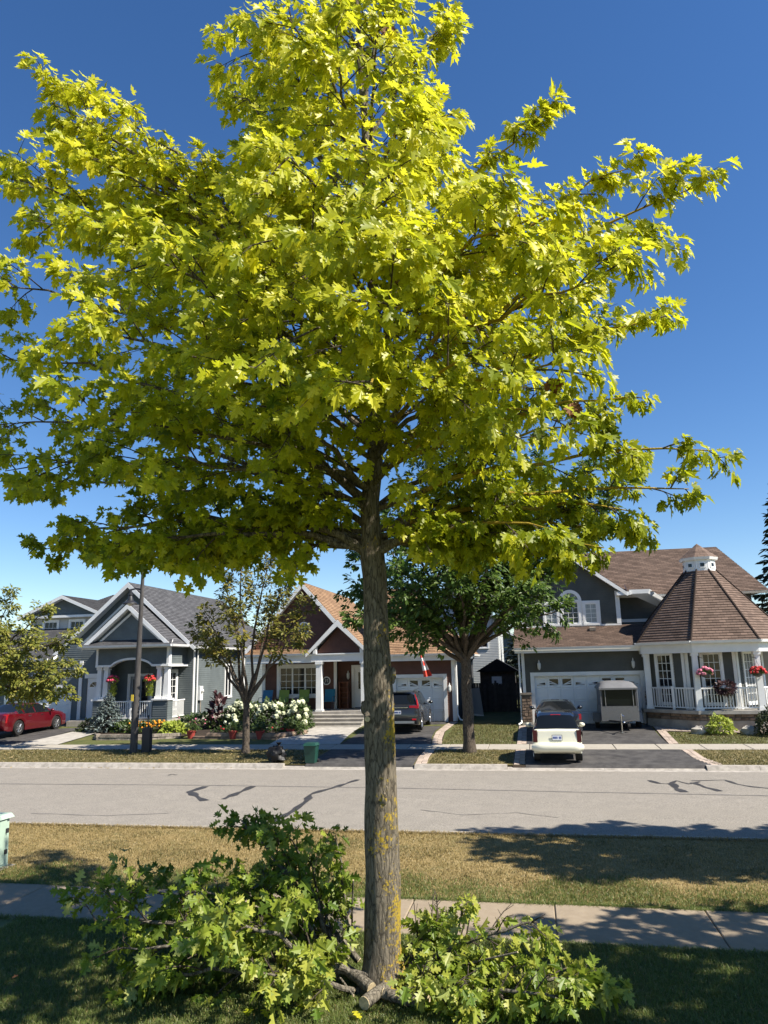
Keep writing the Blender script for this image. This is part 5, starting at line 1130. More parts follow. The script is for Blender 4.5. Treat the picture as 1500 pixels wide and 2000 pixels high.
# ================================================================== the pile of cut branches round the trunk
LP = []
def cut_branch(label, base, tip, bow, r, n2, l2, leafn=5, leafsize=0.145, tint=0.45, tvar=0.28, npieces=20, seed=0, up=(0.2, -0.5, 0.7), droop=0.45, start=0.15, curl=False, n3=4, spread=0.11, jit=0.95, zmax=None):
    global RNG
    random.seed(seed); RNG = np.random.default_rng(seed)
    base = np.array(base, float); tip = np.array(tip, float); t = thing('cut_branch', label, 'branch', tuple(base), 'cut branches heaped round the trunk')
    T = Tree(); pts = T.limb(base, tip, r, bow=bow, n=9, wob=0.06, sides=8)
    T.sub(pts, n2, l2*1.08, leafn, leafsize, tint=tint, start=start, n3=n3, droop=droop*1.7, up=up, tvar=tvar, flat=0.75, spread=spread, taper=True, jit=jit)
    for k in range(len(T.P)):
        if zmax and T.P[k][2] > zmax: T.P[k][2] = zmax-random.uniform(0, .25)
        if T.P[k][2] < 0.03: T.P[k][2] = random.uniform(0.03, 0.10)
    part('stem', T.wood, 'm_bark_log', t, True); part('twigs', T.twig, 'm_bark_far', t)['kind'] = 'stuff'
    d = nrm(pts[0]-pts[1]); c = MB(); c.tube([pts[0]+d*.001, pts[0]+d*0.006], r+0.003, 8); part('cut_face', c, 'm_cut', t)
    foliage(T, t, tuple(base), 'leaves', 'm_leaf_pile', 'oak' if seed % 3 else 'maple', npieces, 'm_leaf_pile_piece'); return t
def gp_(px, py, h=0.0):
    p = ong(px, py, 0); return np.array([p[0], p[1], h])
def hp(px, py, Y): return onY(px, py, Y)
# left heap
cut_branch('longest cut branch, its dark leafy tip reared up over the road edge', gp_(700, 1900, .12), hp(470, 1600, 8.9), .06, .035, 13, .62, seed=101, tint=.30, npieces=18)
cut_branch('cut branch with upright shoots standing tall in the middle of the heap', gp_(660, 1905, .1), hp(570, 1640, 8.7), .05, .03, 11, .55, seed=102, tint=.30, npieces=18)
cut_branch('thin cut branch standing upright just beside the trunk', gp_(690, 1890, .1), hp(655, 1630, 8.8), .03, .018, 6, .28, leafn=4, seed=103, tint=.42, npieces=10, leafsize=.13)
cut_branch('low cut branch spreading furthest from the trunk over the shaded lawn', gp_(640, 1925, .1), hp(185, 1800, 7.9), .10, .04, 17, .72, seed=104, tint=.36, npieces=22)
cut_branch('cut branch with dark leaves reaching over the sidewalk edge', gp_(650, 1880, .1), hp(240, 1730, 8.8), .12, .035, 15, .65, seed=105, tint=.28, npieces=20)
cut_branch('cut branch with big pale leaf undersides at the front of the heap', gp_(700, 1930, .08), hp(440, 1790, 7.4), .05, .03, 12, .55, seed=106, tint=.72, npieces=26, leafsize=.175, up=(.3, -.9, .4))
cut_branch('short yellowish cut branch lying in front of the logs', gp_(690, 1945, .05), hp(500, 1900, 7.3), .05, .022, 9, .42, seed=107, tint=.85, npieces=18, leafsize=.14)
cut_branch('cut branch with glossy leaves resting on the front lawn grass', gp_(620, 1935, .06), hp(290, 1900, 7.5), .06, .03, 14, .6, seed=108, tint=.45, npieces=20)
cut_branch('cut branch buried in the thick of the heap', gp_(660, 1890, .1), hp(380, 1740, 8.3), .08, .035, 15, .68, seed=109, tint=.30, npieces=18)
cut_branch('leafy cut branch crossing the heap towards the sidewalk', gp_(690, 1880, .1), hp(520, 1730, 8.9), .06, .03, 11, .55, seed=112, tint=.33, npieces=14)
cut_branch('leafy cut branch sagging over the shaded side of the heap', gp_(600, 1915, .1), hp(230, 1850, 7.7), .09, .03, 13, .6, seed=113, tint=.5, npieces=18)
# right heap
cut_branch('cut branch of toothed green leaves lying right of the trunk', gp_(800, 1930, .08), hp(1185, 1935, 7.7), .06, .035, 15, .42, seed=120, zmax=.42, tint=.55, npieces=24)
cut_branch('cut branch with curled pale shoots standing up beyond the trunk', gp_(810, 1915, .08), hp(1050, 1800, 8.3), .08, .028, 11, .46, seed=121, zmax=.62, tint=.72, npieces=16, leafsize=.13)
cut_branch('short dark cut branch tucked against the trunk by the sidewalk', gp_(790, 1880, .08), hp(860, 1790, 8.9), .08, .028, 10, .45, seed=122, zmax=.48, tint=.45, npieces=14)
cut_branch('single thin shoot with a curled yellow tuft rising beside the trunk', gp_(880, 1890, .08), hp(905, 1770, 8.2), .02, .008, 3, .14, leafn=5, leafsize=.09, seed=123, tint=.9, npieces=8, start=.8)
cut_branch('low cut branch with drooping toothed leaves on the open lawn', gp_(830, 1945, .06), hp(1100, 1955, 7.5), .05, .028, 13, .36, seed=124, zmax=.34, tint=.6, npieces=22)
cut_branch('cut branch with light leaves lying before the trunk', gp_(770, 1950, .05), hp(900, 1930, 7.6), .06, .022, 8, .36, seed=125, zmax=.35, tint=.7, npieces=14, leafsize=.13)
RNG = np.random.default_rng(77); random.seed(77)
# bare sawn limbs
def log(label, a, b, r, bend=0.05):
    a, b = np.array(a, float), np.array(b, float); t = thing('sawn_limb', label, 'log', tuple(a), 'sawn limbs at the foot of the trunk'); L = np.linalg.norm(b-a)
    pts = bez(a, (a+b)/2+np.array([0, 0, bend])+rand_unit()*.05*L, b, 8); m = MB(); m.tube(pts, [r*(1.08-.25*k/7+random.uniform(-.05, .05)) for k in range(8)], 12); part('bark', m, 'm_bark_log', t, True)
    for p, q, rr in ((pts[0], pts[1], r*1.08), (pts[-1], pts[-2], r*.83)):
        d = nrm(p-q); c = MB(); c.tube([p+d*.001, p+d*.008], rr*.96, 12); part('cut_face', c, 'm_cut', t)
log('thick forked sawn limb lying against the trunk foot', gp_(725, 1950, .09), gp_(620, 1900, .13), .055, .06)
log('stubby sawn limb with orange lichen pointing out of the heap', gp_(712, 1975, .07), gp_(775, 1935, .10), .058, .0)
log('sawn limb with grey bark and pale cut end in front of the trunk', gp_(835, 1972, .07), gp_(750, 1958, .08), .06, .0)
log('slender sawn limb lying across the thick ones', gp_(650, 1930, .16), gp_(760, 1945, .14), .028, .02)
log('sawn limb half hidden under the leaves beside the trunk', gp_(800, 1920, .10), gp_(850, 1870, .16), .05, .04)
log('thin bare stick poking out over the front grass', gp_(560, 1850, .45), gp_(690, 1955, .05), .013, .06)
log('thin bare stick leaning over the middle of the heap', gp_(640, 1900, .15), hp(560, 1730, 8.2), .012, .03)
log('bare forked stick standing between the heap and the trunk', gp_(690, 1870, .1), hp(690, 1720, 8.6), .012, .0)
log('long bare stick lying across the right hand leaves', gp_(820, 1935, .12), hp(1010, 1860, 7.9), .011, .05)
log('bare stick poking up through the pale leaves', gp_(600, 1900, .2), hp(500, 1770, 7.6), .010, .05)
cut_branch('small leafy cut branch lying right against the trunk foot', gp_(770, 1900, .08), hp(850, 1890, 8.1), .05, .018, 8, .30, seed=131, tint=.5, npieces=10, leafsize=.12, zmax=.5)
cut_branch('small yellow green cut branch covering the sawn limbs', gp_(660, 1930, .1), hp(590, 1880, 7.8), .05, .018, 9, .34, seed=132, tint=.7, npieces=12, leafsize=.13, zmax=.5)
cut_branch('wilted cut branch with hanging leaves beside the upright shoots', gp_(680, 1890, .1), hp(600, 1770, 8.5), .04, .02, 9, .42, seed=133, tint=.5, npieces=12)
# loose leaves on the grass
for i, (px, py) in enumerate(((487, 1978), (512, 1981), (830, 1983), (868, 1988), (690, 1985), (600, 1975), (36, 1914))):
    tv, tr = LEAVES['oak'][i % 3]; me = bpy.data.meshes.new('fallen_leaf'); me.from_pydata([tuple(a) for a in tv], [], [tuple(int(q) for q in t) for t in tr]); me.materials.append(MATS['m_dead_leaf' if i == 6 else 'm_leaf_piece']); me.update()
    o = bpy.data.objects.new('fallen_leaf', me); COL.objects.link(o); p = gp_(px, py, .045); o.location = p; o.scale = (.13,)*3 if i < 6 else (.07,)*3; o.rotation_euler = (random.uniform(-.2, .2), random.uniform(-.2, .2), random.uniform(0, 6))
    tag(o, 'small red brown fallen leaf on the shaded lawn' if i == 6 else 'yellow green fallen leaf on the grass in front of the heap', 'leaf', None if i == 6 else 'fallen leaves before the heap')

# fallen leaves lying about on the far boulevard and in the gutter
n = 700; P = np.column_stack([RNG.uniform(-24, -8, n), RNG.uniform(24.5, 28.0, n), np.zeros(n)]); P[:, 2] = np.where(P[:, 1] < 25.05, np.where(P[:, 1] < 24.7, -.085, .05), np.interp(P[:, 1], [25.05, 28.1], [.03, .16]))
P = P[~((P[:, 0] > -22.9) & (P[:, 0] < -21.3) | (P[:, 1] > 24.7) & (P[:, 1] < 25.05))]; n = len(P); V, F, C = place_leaves(P, RNG.normal(0, 1, (n, 3))*np.array([1, 1, .25]), np.array([0, 0, 1.0])+RNG.normal(0, .35, (n, 3)), RNG.uniform(.05, .10, n), RNG.uniform(.3, 1, n), 'oak')
o = bulk('leaf_litter', V, F, 'm_straw', None, C); o['kind'] = 'stuff'; o['label'] = 'dry fallen leaves scattered over the far boulevard and gutter'; o['category'] = 'leaves'
# ================================================================== street furniture
mat('m_pale_green', (0.36, 0.47, 0.38), 0.5, var=0.06, vscale=2); mat('m_pole', (0.060, 0.056, 0.054), 0.85, var=0.3, vscale=5, stretch=(2, 2, .4), bump=.3, bscale=30)
mat('m_dark_metal', (0.022, 0.023, 0.026), 0.5); mat('m_bag', (0.008, 0.008, 0.009), 0.45, spec=.25, bump=.8, bscale=14); mat('m_bin', (0.012, 0.055, 0.040), 0.45, var=.15, vscale=4)
mat('m_yellow_tag', (0.65, 0.48, 0.05), 0.6); mat('m_terracotta', (0.30, 0.045, 0.035), 0.7, var=.2, vscale=6); mat('m_grey_plastic', (0.10, 0.10, 0.105), 0.5)
# pale green transformer cabinet on the verge
c = thing('utility_cabinet', 'pale green utility cabinet standing on the dry verge grass', 'cabinet', (-9.7, 11.7, -.02))
b = MB(); b.hexa([(-10.30, 11.36, -.05), (-9.12, 11.36, -.05), (-9.12, 12.10, -.05), (-10.30, 12.10, -.05), (-10.28, 11.38, .78), (-9.14, 11.38, .78), (-9.14, 12.08, .78), (-10.28, 12.08, .78)]); part('body', b, 'm_pale_green', c)
b = MB(); b.hexa([(-10.34, 11.31, .78), (-9.08, 11.31, .78), (-9.08, 12.14, .78), (-10.34, 12.14, .78), (-10.30, 11.35, .85), (-9.12, 11.35, .85), (-9.12, 12.10, .85), (-10.30, 12.10, .85)]); part('lid', b, 'm_pale_green', c)
b = MB(); b.box(-9.125, -9.105, 11.42, 11.98, .04, .75); dr_ = part('door', b, 'm_pale_green', c)
for z in (.20, .54): q = MB(); q.box(-9.11, -9.085, 11.96, 12.02, z, z+.075); part('hinge', q, 'm_dark_metal', dr_)
q = MB(); q.box(-10.40, -9.02, 11.28, 12.18, -.06, -.005); part('pad', q, 'm_concrete', c)
# lamp post
lp = thing('lamp_post', 'weathered grey lamp post with a bell shaped lantern beside the blue grey house', 'lamp post', (-15.5, 27.4, .08))
q = MB(); q.tube([(-15.5+.006*k, 27.4, .05+7.2*k/10) for k in range(11)], [.150-.0085*k for k in range(11)], 14); part('pole', q, 'm_pole', lp, True)
q = MB(); q.tube([(-15.45, 27.4, 6.45), (-15.72, 27.37, 6.50), (-15.98, 27.35, 6.45)], .035, 8); q.tube([(-15.45, 27.4, 6.25), (-15.62, 27.38, 6.42)], .02, 6); part('arm', q, 'm_dark_metal', lp, True)
q = MB(); q.lathe((-15.92, 27.35, 5.88), [(.0, .60), (.05, .58), (.05, .44), (.10, .42), (.10, .36), (.07, .34), (.11, .24), (.13, .14), (.30, .04), (.31, .0), (.26, .02)], 16); LN = part('lantern', q, 'm_dark_metal', lp, True)
q = MB(); q.lathe((-15.92, 27.35, 5.80), [(.02, .0), (.09, .04), (.11, .1)], 12); part('bulb_glass', q, 'm_lamp_glass', LN, True)
q = MB(); q.box(-15.60, -15.50, 27.20, 27.222, 2.05, 2.30); part('number_tag', q, 'm_yellow_tag', lp)
cb = thing('control_box', 'dark upright control box behind the lamp post foot', 'box', (-15.02, 27.5, .08))
q = MB(); q.box(-15.18, -14.86, 27.42, 27.66, .05, 1.02); part('body', q, 'm_dark_metal', cb); q = MB(); q.tube([(-14.98, 27.5, 1.0), (-14.98, 27.5, 1.5)], .03, 6); part('conduit', q, 'm_dark_metal', cb)
# rubbish bag and bin at the kerb
bg_ = thing('rubbish_bag', 'knotted black rubbish bag on the grass by the kerb', 'bag', (-8.9, 25.35, .0)); q = MB(); q.blob((-8.9, 25.35, .27), (.30, .26, .30), 4, .5, 22, 14, 2.6); q.v = [(x, y, max(z, .0)) for x, y, z in q.v]; part('sack', q, 'm_bag', bg_, True)
q = MB(); q.lathe((-8.83, 25.35, .50), [(.13, .0), (.05, .07), (.035, .09), (.075, .14), (.10, .18)], 9); part('knot', q, 'm_bag', bg_, True)
bn = thing('green_bin', 'dark green plastic bin beside the asphalt driveway edge', 'bin', (-7.62, 25.2, .0)); q = MB(); q.hexa([(-7.78, 25.05, .03), (-7.46, 25.05, .03), (-7.46, 25.40, .03), (-7.78, 25.40, .03), (-7.83, 25.0, .60), (-7.41, 25.0, .60), (-7.41, 25.45, .60), (-7.83, 25.45, .60)]); part('body', q, 'm_bin', bn)
q = MB(); q.hexa([(-7.86, 24.96, .60), (-7.38, 24.96, .60), (-7.38, 25.47, .60), (-7.86, 25.47, .60), (-7.80, 25.02, .68), (-7.44, 25.02, .68), (-7.44, 25.44, .68), (-7.80, 25.44, .68)]); part('lid', q, 'm_bin', bn)
q = MB(); q.tube([(-7.80, 25.48, .57), (-7.62, 25.52, .60), (-7.44, 25.48, .57)], .018, 6); part('handle', q, 'm_bin', bn)
for x in (-7.82, -7.42): q = MB(); q.lathe((x, 25.42, .07), [(.02, -.025), (.07, -.025), (.07, .025), (.02, .025)], 12, 'x'); part('wheel', q, 'm_dark_metal', bn)
# ================================================================== garden
leaf_mat('m_hydrangea', (0.030, 0.055, 0.014), (0.050, 0.085, 0.020), (0.090, 0.120, 0.030), .25); leaf_mat('m_lime', (0.20, 0.26, 0.03), (0.32, 0.38, 0.05), (0.45, 0.48, 0.10), .3); leaf_mat('m_purple', (0.030, 0.012, 0.014), (0.050, 0.020, 0.022), (0.10, .045, .045), .2)
leaf_mat('m_box', (0.020, 0.032, 0.010), (0.032, 0.048, 0.014), (0.060, 0.075, 0.024), .2)
mat('m_bloom', (0.50, 0.52, 0.34), 0.8, var=.12, vscale=12, objrand=.12); mat('m_pink', (0.52, 0.06, 0.12), .7, objrand=.3); mat('m_pink2', (0.62, 0.20, 0.28), .7, objrand=.3); mat('m_orange', (0.70, 0.28, 0.02), .7, objrand=.3); mat('m_red', (0.45, 0.03, 0.03), .7, objrand=.3)
def bush(name, label, base, r, n, m, size, cat='shrub', group=None, seed=1, kind='plain', flat=1.0, up=(0.2, -.3, .8)):
    global RNG
    RNG = np.random.default_rng(seed); t = thing(name, label, cat, base, group); b = np.array(base, float)
    d = nrm(RNG.normal(0, 1, (n, 3))); d[:, 2] = np.abs(d[:, 2])*flat; rad = RNG.uniform(.55, 1.0, n)**.5; lump = 1+.18*np.sin(d[:, 0]*5+seed)*np.cos(d[:, 1]*6+d[:, 2]*4)
    P = b+d*np.array(r)*(rad*lump)[:, None]; P[:, 2] += .04
    V, F, C = place_leaves(P, d+RNG.normal(0, .6, (n, 3)), d+np.array(up)+RNG.normal(0, .4, (n, 3)), size*RNG.uniform(.6, 1.2, n), np.clip(RNG.normal(.5, .25, n), 0, 1), kind)
    o = bulk('foliage', V-b, F, m, t, C); o['kind'] = 'stuff'
    st = MB()
    for k in range(6): a = k*1.05+seed; st.tube([b, b+np.array([math.cos(a)*r[0]*.5, math.sin(a)*r[1]*.5, r[2]*.7])], [.012, .005], 4)
    part('stems', st, 'm_bark_far', t); return t
_flower = MB(); _flower.blob((0, 0, 0), 1.0, 3, .55, 10, 7, 3.2); FLOWER = {}
def blossom(m):
    if m not in FLOWER: me = _flower.mesh('flower_head', (0, 0, 0), True); me.materials.append(MATS[m]); FLOWER[m] = me
    return FLOWER[m]
def blooms(t, base, pts, m, s, nm='flower_head'):
    for p in pts: q = s*random.uniform(.75, 1.2); piece(nm, blossom(m), t, p, (random.random()*3, random.random()*3, 0), (q, q, q*.85))
# hydrangea bed before the brown house
for i, (x, y, rx, n, lab) in enumerate(((-13.7, 34.3, 1.15, 1500, 'hydrangea bush with cream flower heads below the blue porch chair'), (-12.15, 34.1, .95, 1400, 'hydrangea bush with cream flower heads below the green porch chairs'), (-10.98, 34.3, .62, 1000, 'hydrangea bush with round cream heads beside the concrete steps'))):
    t = bush('hydrangea', lab, (x, y, .35), (rx, .75, 1.15), n, 'm_hydrangea', .17, group='hydrangeas along the brown porch', seed=200+i, flat=1.1)
    pts = []
    for k in range(17 if i < 2 else 14):
        a = random.uniform(-2.9, -.2); e = random.uniform(.12, 1.25); pts.append((x+rx*.95*math.cos(a)*math.cos(e)*1.05, y+.8*math.sin(a)*math.cos(e), .35+1.25*math.sin(e)+.05))
    blooms(t, None, pts, 'm_bloom', .135)
t = bush('garden_shrub', 'dark mixed border plants between the houses behind the lamp post', (-16.1, 34.6, .3), (1.3, .8, .75), 900, 'm_hydrangea', .18, seed=210); blooms(t, None, [(-16.1+random.uniform(-1, 1), 34.0, .6+random.uniform(0, .4)) for _ in range(10)], 'm_pink2', .04)
bush('canna_plant', 'tall canna plant with dark red leaves beside the hydrangeas', (-15.0, 34.3, .3), (.42, .35, 1.0), 70, 'm_purple', .42, cat='plant', seed=211, flat=1.6)
t = bush('geranium_plant', 'low border plants with pale flowers along the timber bed edge', (-12.6, 32.2, .3), (1.9, .5, .45), 900, 'm_hydrangea', .13, cat='plant', seed=212); blooms(t, None, [(-12.6+random.uniform(-1.7, 1.7), 31.9, .45+random.uniform(0, .25)) for _ in range(12)], 'm_red', .04)
bush('garden_shrub', 'leafy shrub at the end of the timber bed by the front walk', (-10.6, 32.4, .3), (.55, .5, .6), 500, 'm_hydrangea', .13, seed=213)
# bed edging of squared timbers / blocks
def blockwall(name, label, pts, h, bl, rows, m='m_block'):
    t = thing(name, label, 'garden wall', (pts[0][0], pts[0][1], gz(pts[0][1])))
    for (xa, ya), (xb, yb) in zip(pts[:-1], pts[1:]):
        L = math.hypot(xb-xa, yb-ya); ang = math.atan2(yb-ya, xb-xa); fr = frame(xa, ya, ang); n = max(1, round(L/bl)); w = L/n
        for r in range(rows):
            for k in range(n):
                o = (w/2 if r % 2 and n > 1 else 0); u0 = k*w+o; u1 = min(u0+w, L)
                if u1-u0 < .05: continue
                z0 = gz(min(ya, yb))-.03+r*h; q = MB(); j = random.uniform(-.01, .012)
                q.hexa([fr(u0+.006, .0+j, z0+.004), fr(u1-.006, .0+j, z0+.004), fr(u1-.006, -.22, z0+.004), fr(u0+.006, -.22, z0+.004), fr(u0+.012, -.02+j, z0+h-.004), fr(u1-.012, -.02+j, z0+h-.004), fr(u1-.012, -.22, z0+h-.004), fr(u0+.012, -.22, z0+h-.004)])
                part('block', q, m, t)
    return t
blockwall('block_wall', 'low curved stone block edging round the bed with orange flowers', [(-19.9, 31.6), (-19.4, 31.0), (-17.5, 30.9), (-15.6, 31.6)], .13, .34, 2)
blockwall('timber_edging', 'long low timber edging of the hydrangea bed', [(-14.9, 31.3), (-10.9, 31.0), (-10.0, 32.6)], .14, 1.25, 2, 'm_stone')
struct('planting_bed', MB().face([(-20, 31.7, gz(31.7)+.04), (-15.6, 31.6, gz(31.6)+.04), (-15.6, 35.7, gz(35.7)+.05), (-22, 35.7, gz(35.7)+.05)]), 'm_soil')
struct('planting_bed', MB().face([(-14.9, 31.3, gz(31.3)+.06), (-10.95, 31.0, gz(31)+.06), (-10.95, 36.1, gz(36)+.06), (-18.0, 36.1, gz(36)+.06), (-15.5, 33, gz(33)+.06)]), 'm_soil')
for i, (px, py, lab) in enumerate(((373, 1436, 'red flower pot at the end of the stone block edging'), (455, 1437, 'red flower pot before the canna plant'), (508, 1437, 'red flower pot beside the sparse tree trunk'), (567, 1433, 'red flower pot at the corner nearest the concrete steps'))):
    p = ong(px, py+3, .3); t = thing('flower_pot', lab, 'pot', (p[0], p[1], .22), 'red pots along the bed'); q = MB(); q.lathe((p[0], p[1], .22), [(.13, 0), (.19, .30), (.21, .30), (.21, .36), (.17, .36), (.15, .30)], 14); part('pot', q, 'm_terracotta', t, True)
    RNG = np.random.default_rng(230+i); n = 160; d = nrm(RNG.normal(0, 1, (n, 3))); d[:, 2] = abs(d[:, 2]); P = np.array([p[0], p[1], .58])+d*np.array([.28, .28, .35])*RNG.uniform(.4, 1, (n, 1)); V, F, C = place_leaves(P, d, d+np.array([0, -.3, .6]), np.full(n, .11), RNG.uniform(0, 1, n), 'plain'); o = bulk('foliage', V-np.array([p[0], p[1], .22]), F, 'm_hydrangea', t, C); o['kind'] = 'stuff'
t = bush('coneflower_plant', 'bed of orange coneflowers in front of the arched porch', (-17.75, 33.0, .3), (1.1, .5, .55), 900, 'm_hydrangea', .14, cat='flowers', seed=240); blooms(t, None, [(-17.75+random.uniform(-1.05, 1.0), 32.75+random.uniform(-.3, .3), .62+random.uniform(0, .28)) for _ in range(60)], 'm_orange', .048)
bush('hosta_plant', 'lime green hosta beside the orange coneflowers', (-16.45, 32.6, .3), (.62, .5, .5), 420, 'm_lime', .2, cat='plant', seed=241)
bush('garden_shrub', 'dark low shrub under the blue spruce by the porch steps', (-21.3, 33.9, .3), (.9, .6, .65), 800, 'm_box', .14, seed=242); bush('garden_shrub', 'dark low shrub between the blue spruce and the lamp post', (-19.3, 33.4, .3), (.9, .5, .5), 700, 'm_hydrangea', .15, seed=243)
bush('boxwood_ball', 'clipped round dark bush before the turret porch railing', (9.05, 31.9, .25), (.72, .72, 1.0), 3200, 'm_box', .085, seed=244, flat=1.0); bush('garden_shrub', 'small lime green shrub below the turret porch floor', (7.15, 32.2, .3), (.50, .45, .62), 700, 'm_lime', .12, seed=245)
for x, y, r, lab in ((6.35, 32.35, .24, 'grey boulder beside the lime green shrub'), (8.2, 32.2, .27, 'grey boulder between the shrub and the round bush')): t = thing('boulder', lab, 'rock', (x, y, .3)); q = MB(); q.blob((x, y, .36), (r*1.2, r, r*.8), int(x), .5, 14, 9); part('rock', q, 'm_concrete', t, True)
# hanging baskets
def basket(x, y, z, label, m, trail=False, group=None, m2=None):
    t = thing('hanging_basket', label, 'hanging basket', (x, y, z), group); q = MB(); q.lathe((x, y, z-.16), [(.05, 0), (.15, .05), (.19, .15)], 12); part('bowl', q, 'm_grey_plastic', t, True); w = MB()
    for k in range(3): a = 2.1*k; w.tube([(x+.18*math.cos(a), y+.18*math.sin(a), z), (x, y, z+.5)], .006, 3)
    w.tube([(x, y, z+.48), (x, y, z+.62)], .012, 4); w.tube([(x, y, z+.62), (x-.22, y+.05, z+.66)], .012, 4); part('hanger', w, 'm_dark_metal', t)
    n = 260; d = nrm(RNG.normal(0, 1, (n, 3))); d[:, 2] = abs(d[:, 2])*.8-.15; P = np.array([x, y, z])+d*.28*RNG.uniform(.5, 1, (n, 1))
    if trail: P2 = np.array([x+.05, y, z])+RNG.uniform(-1, 1, (260, 3))*np.array([.16, .12, .0]); P2[:, 2] = z-RNG.uniform(0, .75, 260); P = np.concatenate([P, P2]); d = np.concatenate([d, np.tile([0, 0, -1.0], (260, 1))])
    n = len(P); V, F, C = place_leaves(P, d+RNG.normal(0, .4, (n, 3)), d+np.array([0, -.4, .5]), np.full(n, .085), RNG.uniform(0, 1, n), 'plain'); o = bulk('foliage', V-np.array([x, y, z]), F, 'm_lime' if trail else 'm_hydrangea', t, C); o['kind'] = 'stuff'
    pts = []
    for k in range(34): u = rand_unit(); u[2] = abs(u[2])*.9-.1; pts.append(tuple(np.array([x, y, z+.02])+u*.30))
    blooms(t, None, pts, m, .055, 'flower')
basket(-21.7, 35.95, 2.72, 'pink hanging basket with lime trailing leaves by the left twin columns of the arched porch', 'm_pink', True); basket(-19.62, 35.95, 2.72, 'red hanging basket with long trailing stems beside the right twin columns of the arched porch', 'm_red', True)
p = onY(1370, 1313, 33.1); basket(p[0]+.12, 33.0, p[2]-.05, 'magenta hanging basket on the turret column next to the garage', 'm_pink2'); p = onY(1478, 1312, 33.1); basket(p[0], 33.0, p[2]-.05, 'orange red hanging basket on the turret column behind the round bush', 'm_red')
t = thing('railing_planter', 'dark leaved planter hung on the turret porch railing', 'planter', (7.72, 33.15, 1.95)); q = MB(); q.lathe((7.72, 33.12, 1.80), [(.1, 0), (.3, .15), (.33, .2)], 12); part('bowl', q, 'm_dark_metal', t, True)
n = 420; d = nrm(RNG.normal(0, 1, (n, 3))); P = np.array([7.72, 33.1, 2.02])+d*np.array([.42, .3, .26])*RNG.uniform(.5, 1, (n, 1)); V, F, C = place_leaves(P, d, d+np.array([0, -.3, .5]), np.full(n, .12), RNG.uniform(0, 1, n), 'plain'); o = bulk('foliage', V-np.array([7.72, 33.15, 1.95]), F, 'm_purple', t, C); o['kind'] = 'stuff'
# porch furniture
mat('m_teal', (0.02, 0.16, 0.24), .5); mat('m_chair_green', (0.20, 0.27, 0.03), .5); mat('m_chair_blue', (0.03, 0.14, 0.25), .5)
def chair(label, x, y, z, m, group='porch chairs', fold=False):
    t = thing('porch_chair', label, 'chair', (x, y, z), group); w = .27
    q = MB(); q.hexa([(x-w, y-.26, z+.42), (x+w, y-.26, z+.42), (x+w, y+.24, z+.38), (x-w, y+.24, z+.38), (x-w, y-.26, z+.45), (x+w, y-.26, z+.45), (x+w, y+.24, z+.41), (x-w, y+.24, z+.41)]); part('seat', q, m, t)
    q = MB(); q.hexa([(x-w, y+.22, z+.41), (x+w, y+.22, z+.41), (x+w, y+.25, z+.41), (x-w, y+.25, z+.41), (x-w, y+.40, z+1.02), (x+w, y+.40, z+1.02), (x+w, y+.43, z+1.02), (x-w, y+.43, z+1.02)]); part('backrest', q, m, t)
    for sx in (-1, 1):
        for yy in (-.24, .24): q = MB(); q.tube([(x+sx*w, y+yy, z+.43), (x+sx*w, y+yy*1.15, z)], .014, 6); part('leg', q, 'm_grey_plastic', t)
        q = MB(); q.tube([(x+sx*(w+.02), y-.25, z+.43), (x+sx*(w+.02), y-.25, z+.64), (x+sx*(w+.02), y+.30, z+.66)], .014, 6); part('armrest', q, 'm_grey_plastic', t)
chair('blue sling chair on the brown porch below the window end', -13.75, 37.3, 1.04, 'm_chair_blue'); chair('green sling chair on the brown porch beside the blue chair', -12.85, 37.3, 1.04, 'm_chair_green'); chair('green sling chair on the brown porch nearest the white column', -11.75, 37.3, 1.04, 'm_chair_green'); chair('teal folding chair behind the white porch column', -10.45, 37.6, 1.04, 'm_teal')
t = thing('wooden_rack', 'tall brown wooden shelf rack leaning beside the brown house door', 'shelf', (-9.75, 38.2, 1.04))
for a, b in ((-10.0, -9.96), (-9.56, -9.52)): q = MB(); q.box(a, b, 38.05, 38.45, 1.04, 2.42); part('side_panel', q, 'm_wood_red', t)
q = MB(); q.box(-9.96, -9.56, 38.43, 38.45, 1.04, 2.42); part('back_panel', q, 'm_wood_red', t)
for k in range(6): q = MB(); q.box(-9.959, -9.561, 38.06, 38.43, 1.06+.262*k, 1.085+.262*k); part('shelf', q, 'm_wood_red', t)
t = thing('patio_set', 'white metal patio table on the turret porch behind the railing', 'table', (7.9, 33.55, 1.11)); q = MB(); q.lathe((7.9, 33.55, 1.80), [(.40, 0), (.40, .03)], 18); part('table_top', q, 'm_white', t)
for a in (.6, 2.7, 4.8): q = MB(); q.tube([(7.9+.3*math.cos(a), 33.55+.25*math.sin(a), 1.80), (7.9+.1*math.cos(a), 33.55+.1*math.sin(a), 1.45), (7.9+.34*math.cos(a), 33.55+.28*math.sin(a), 1.11)], .015, 5); part('leg', q, 'm_white', t)
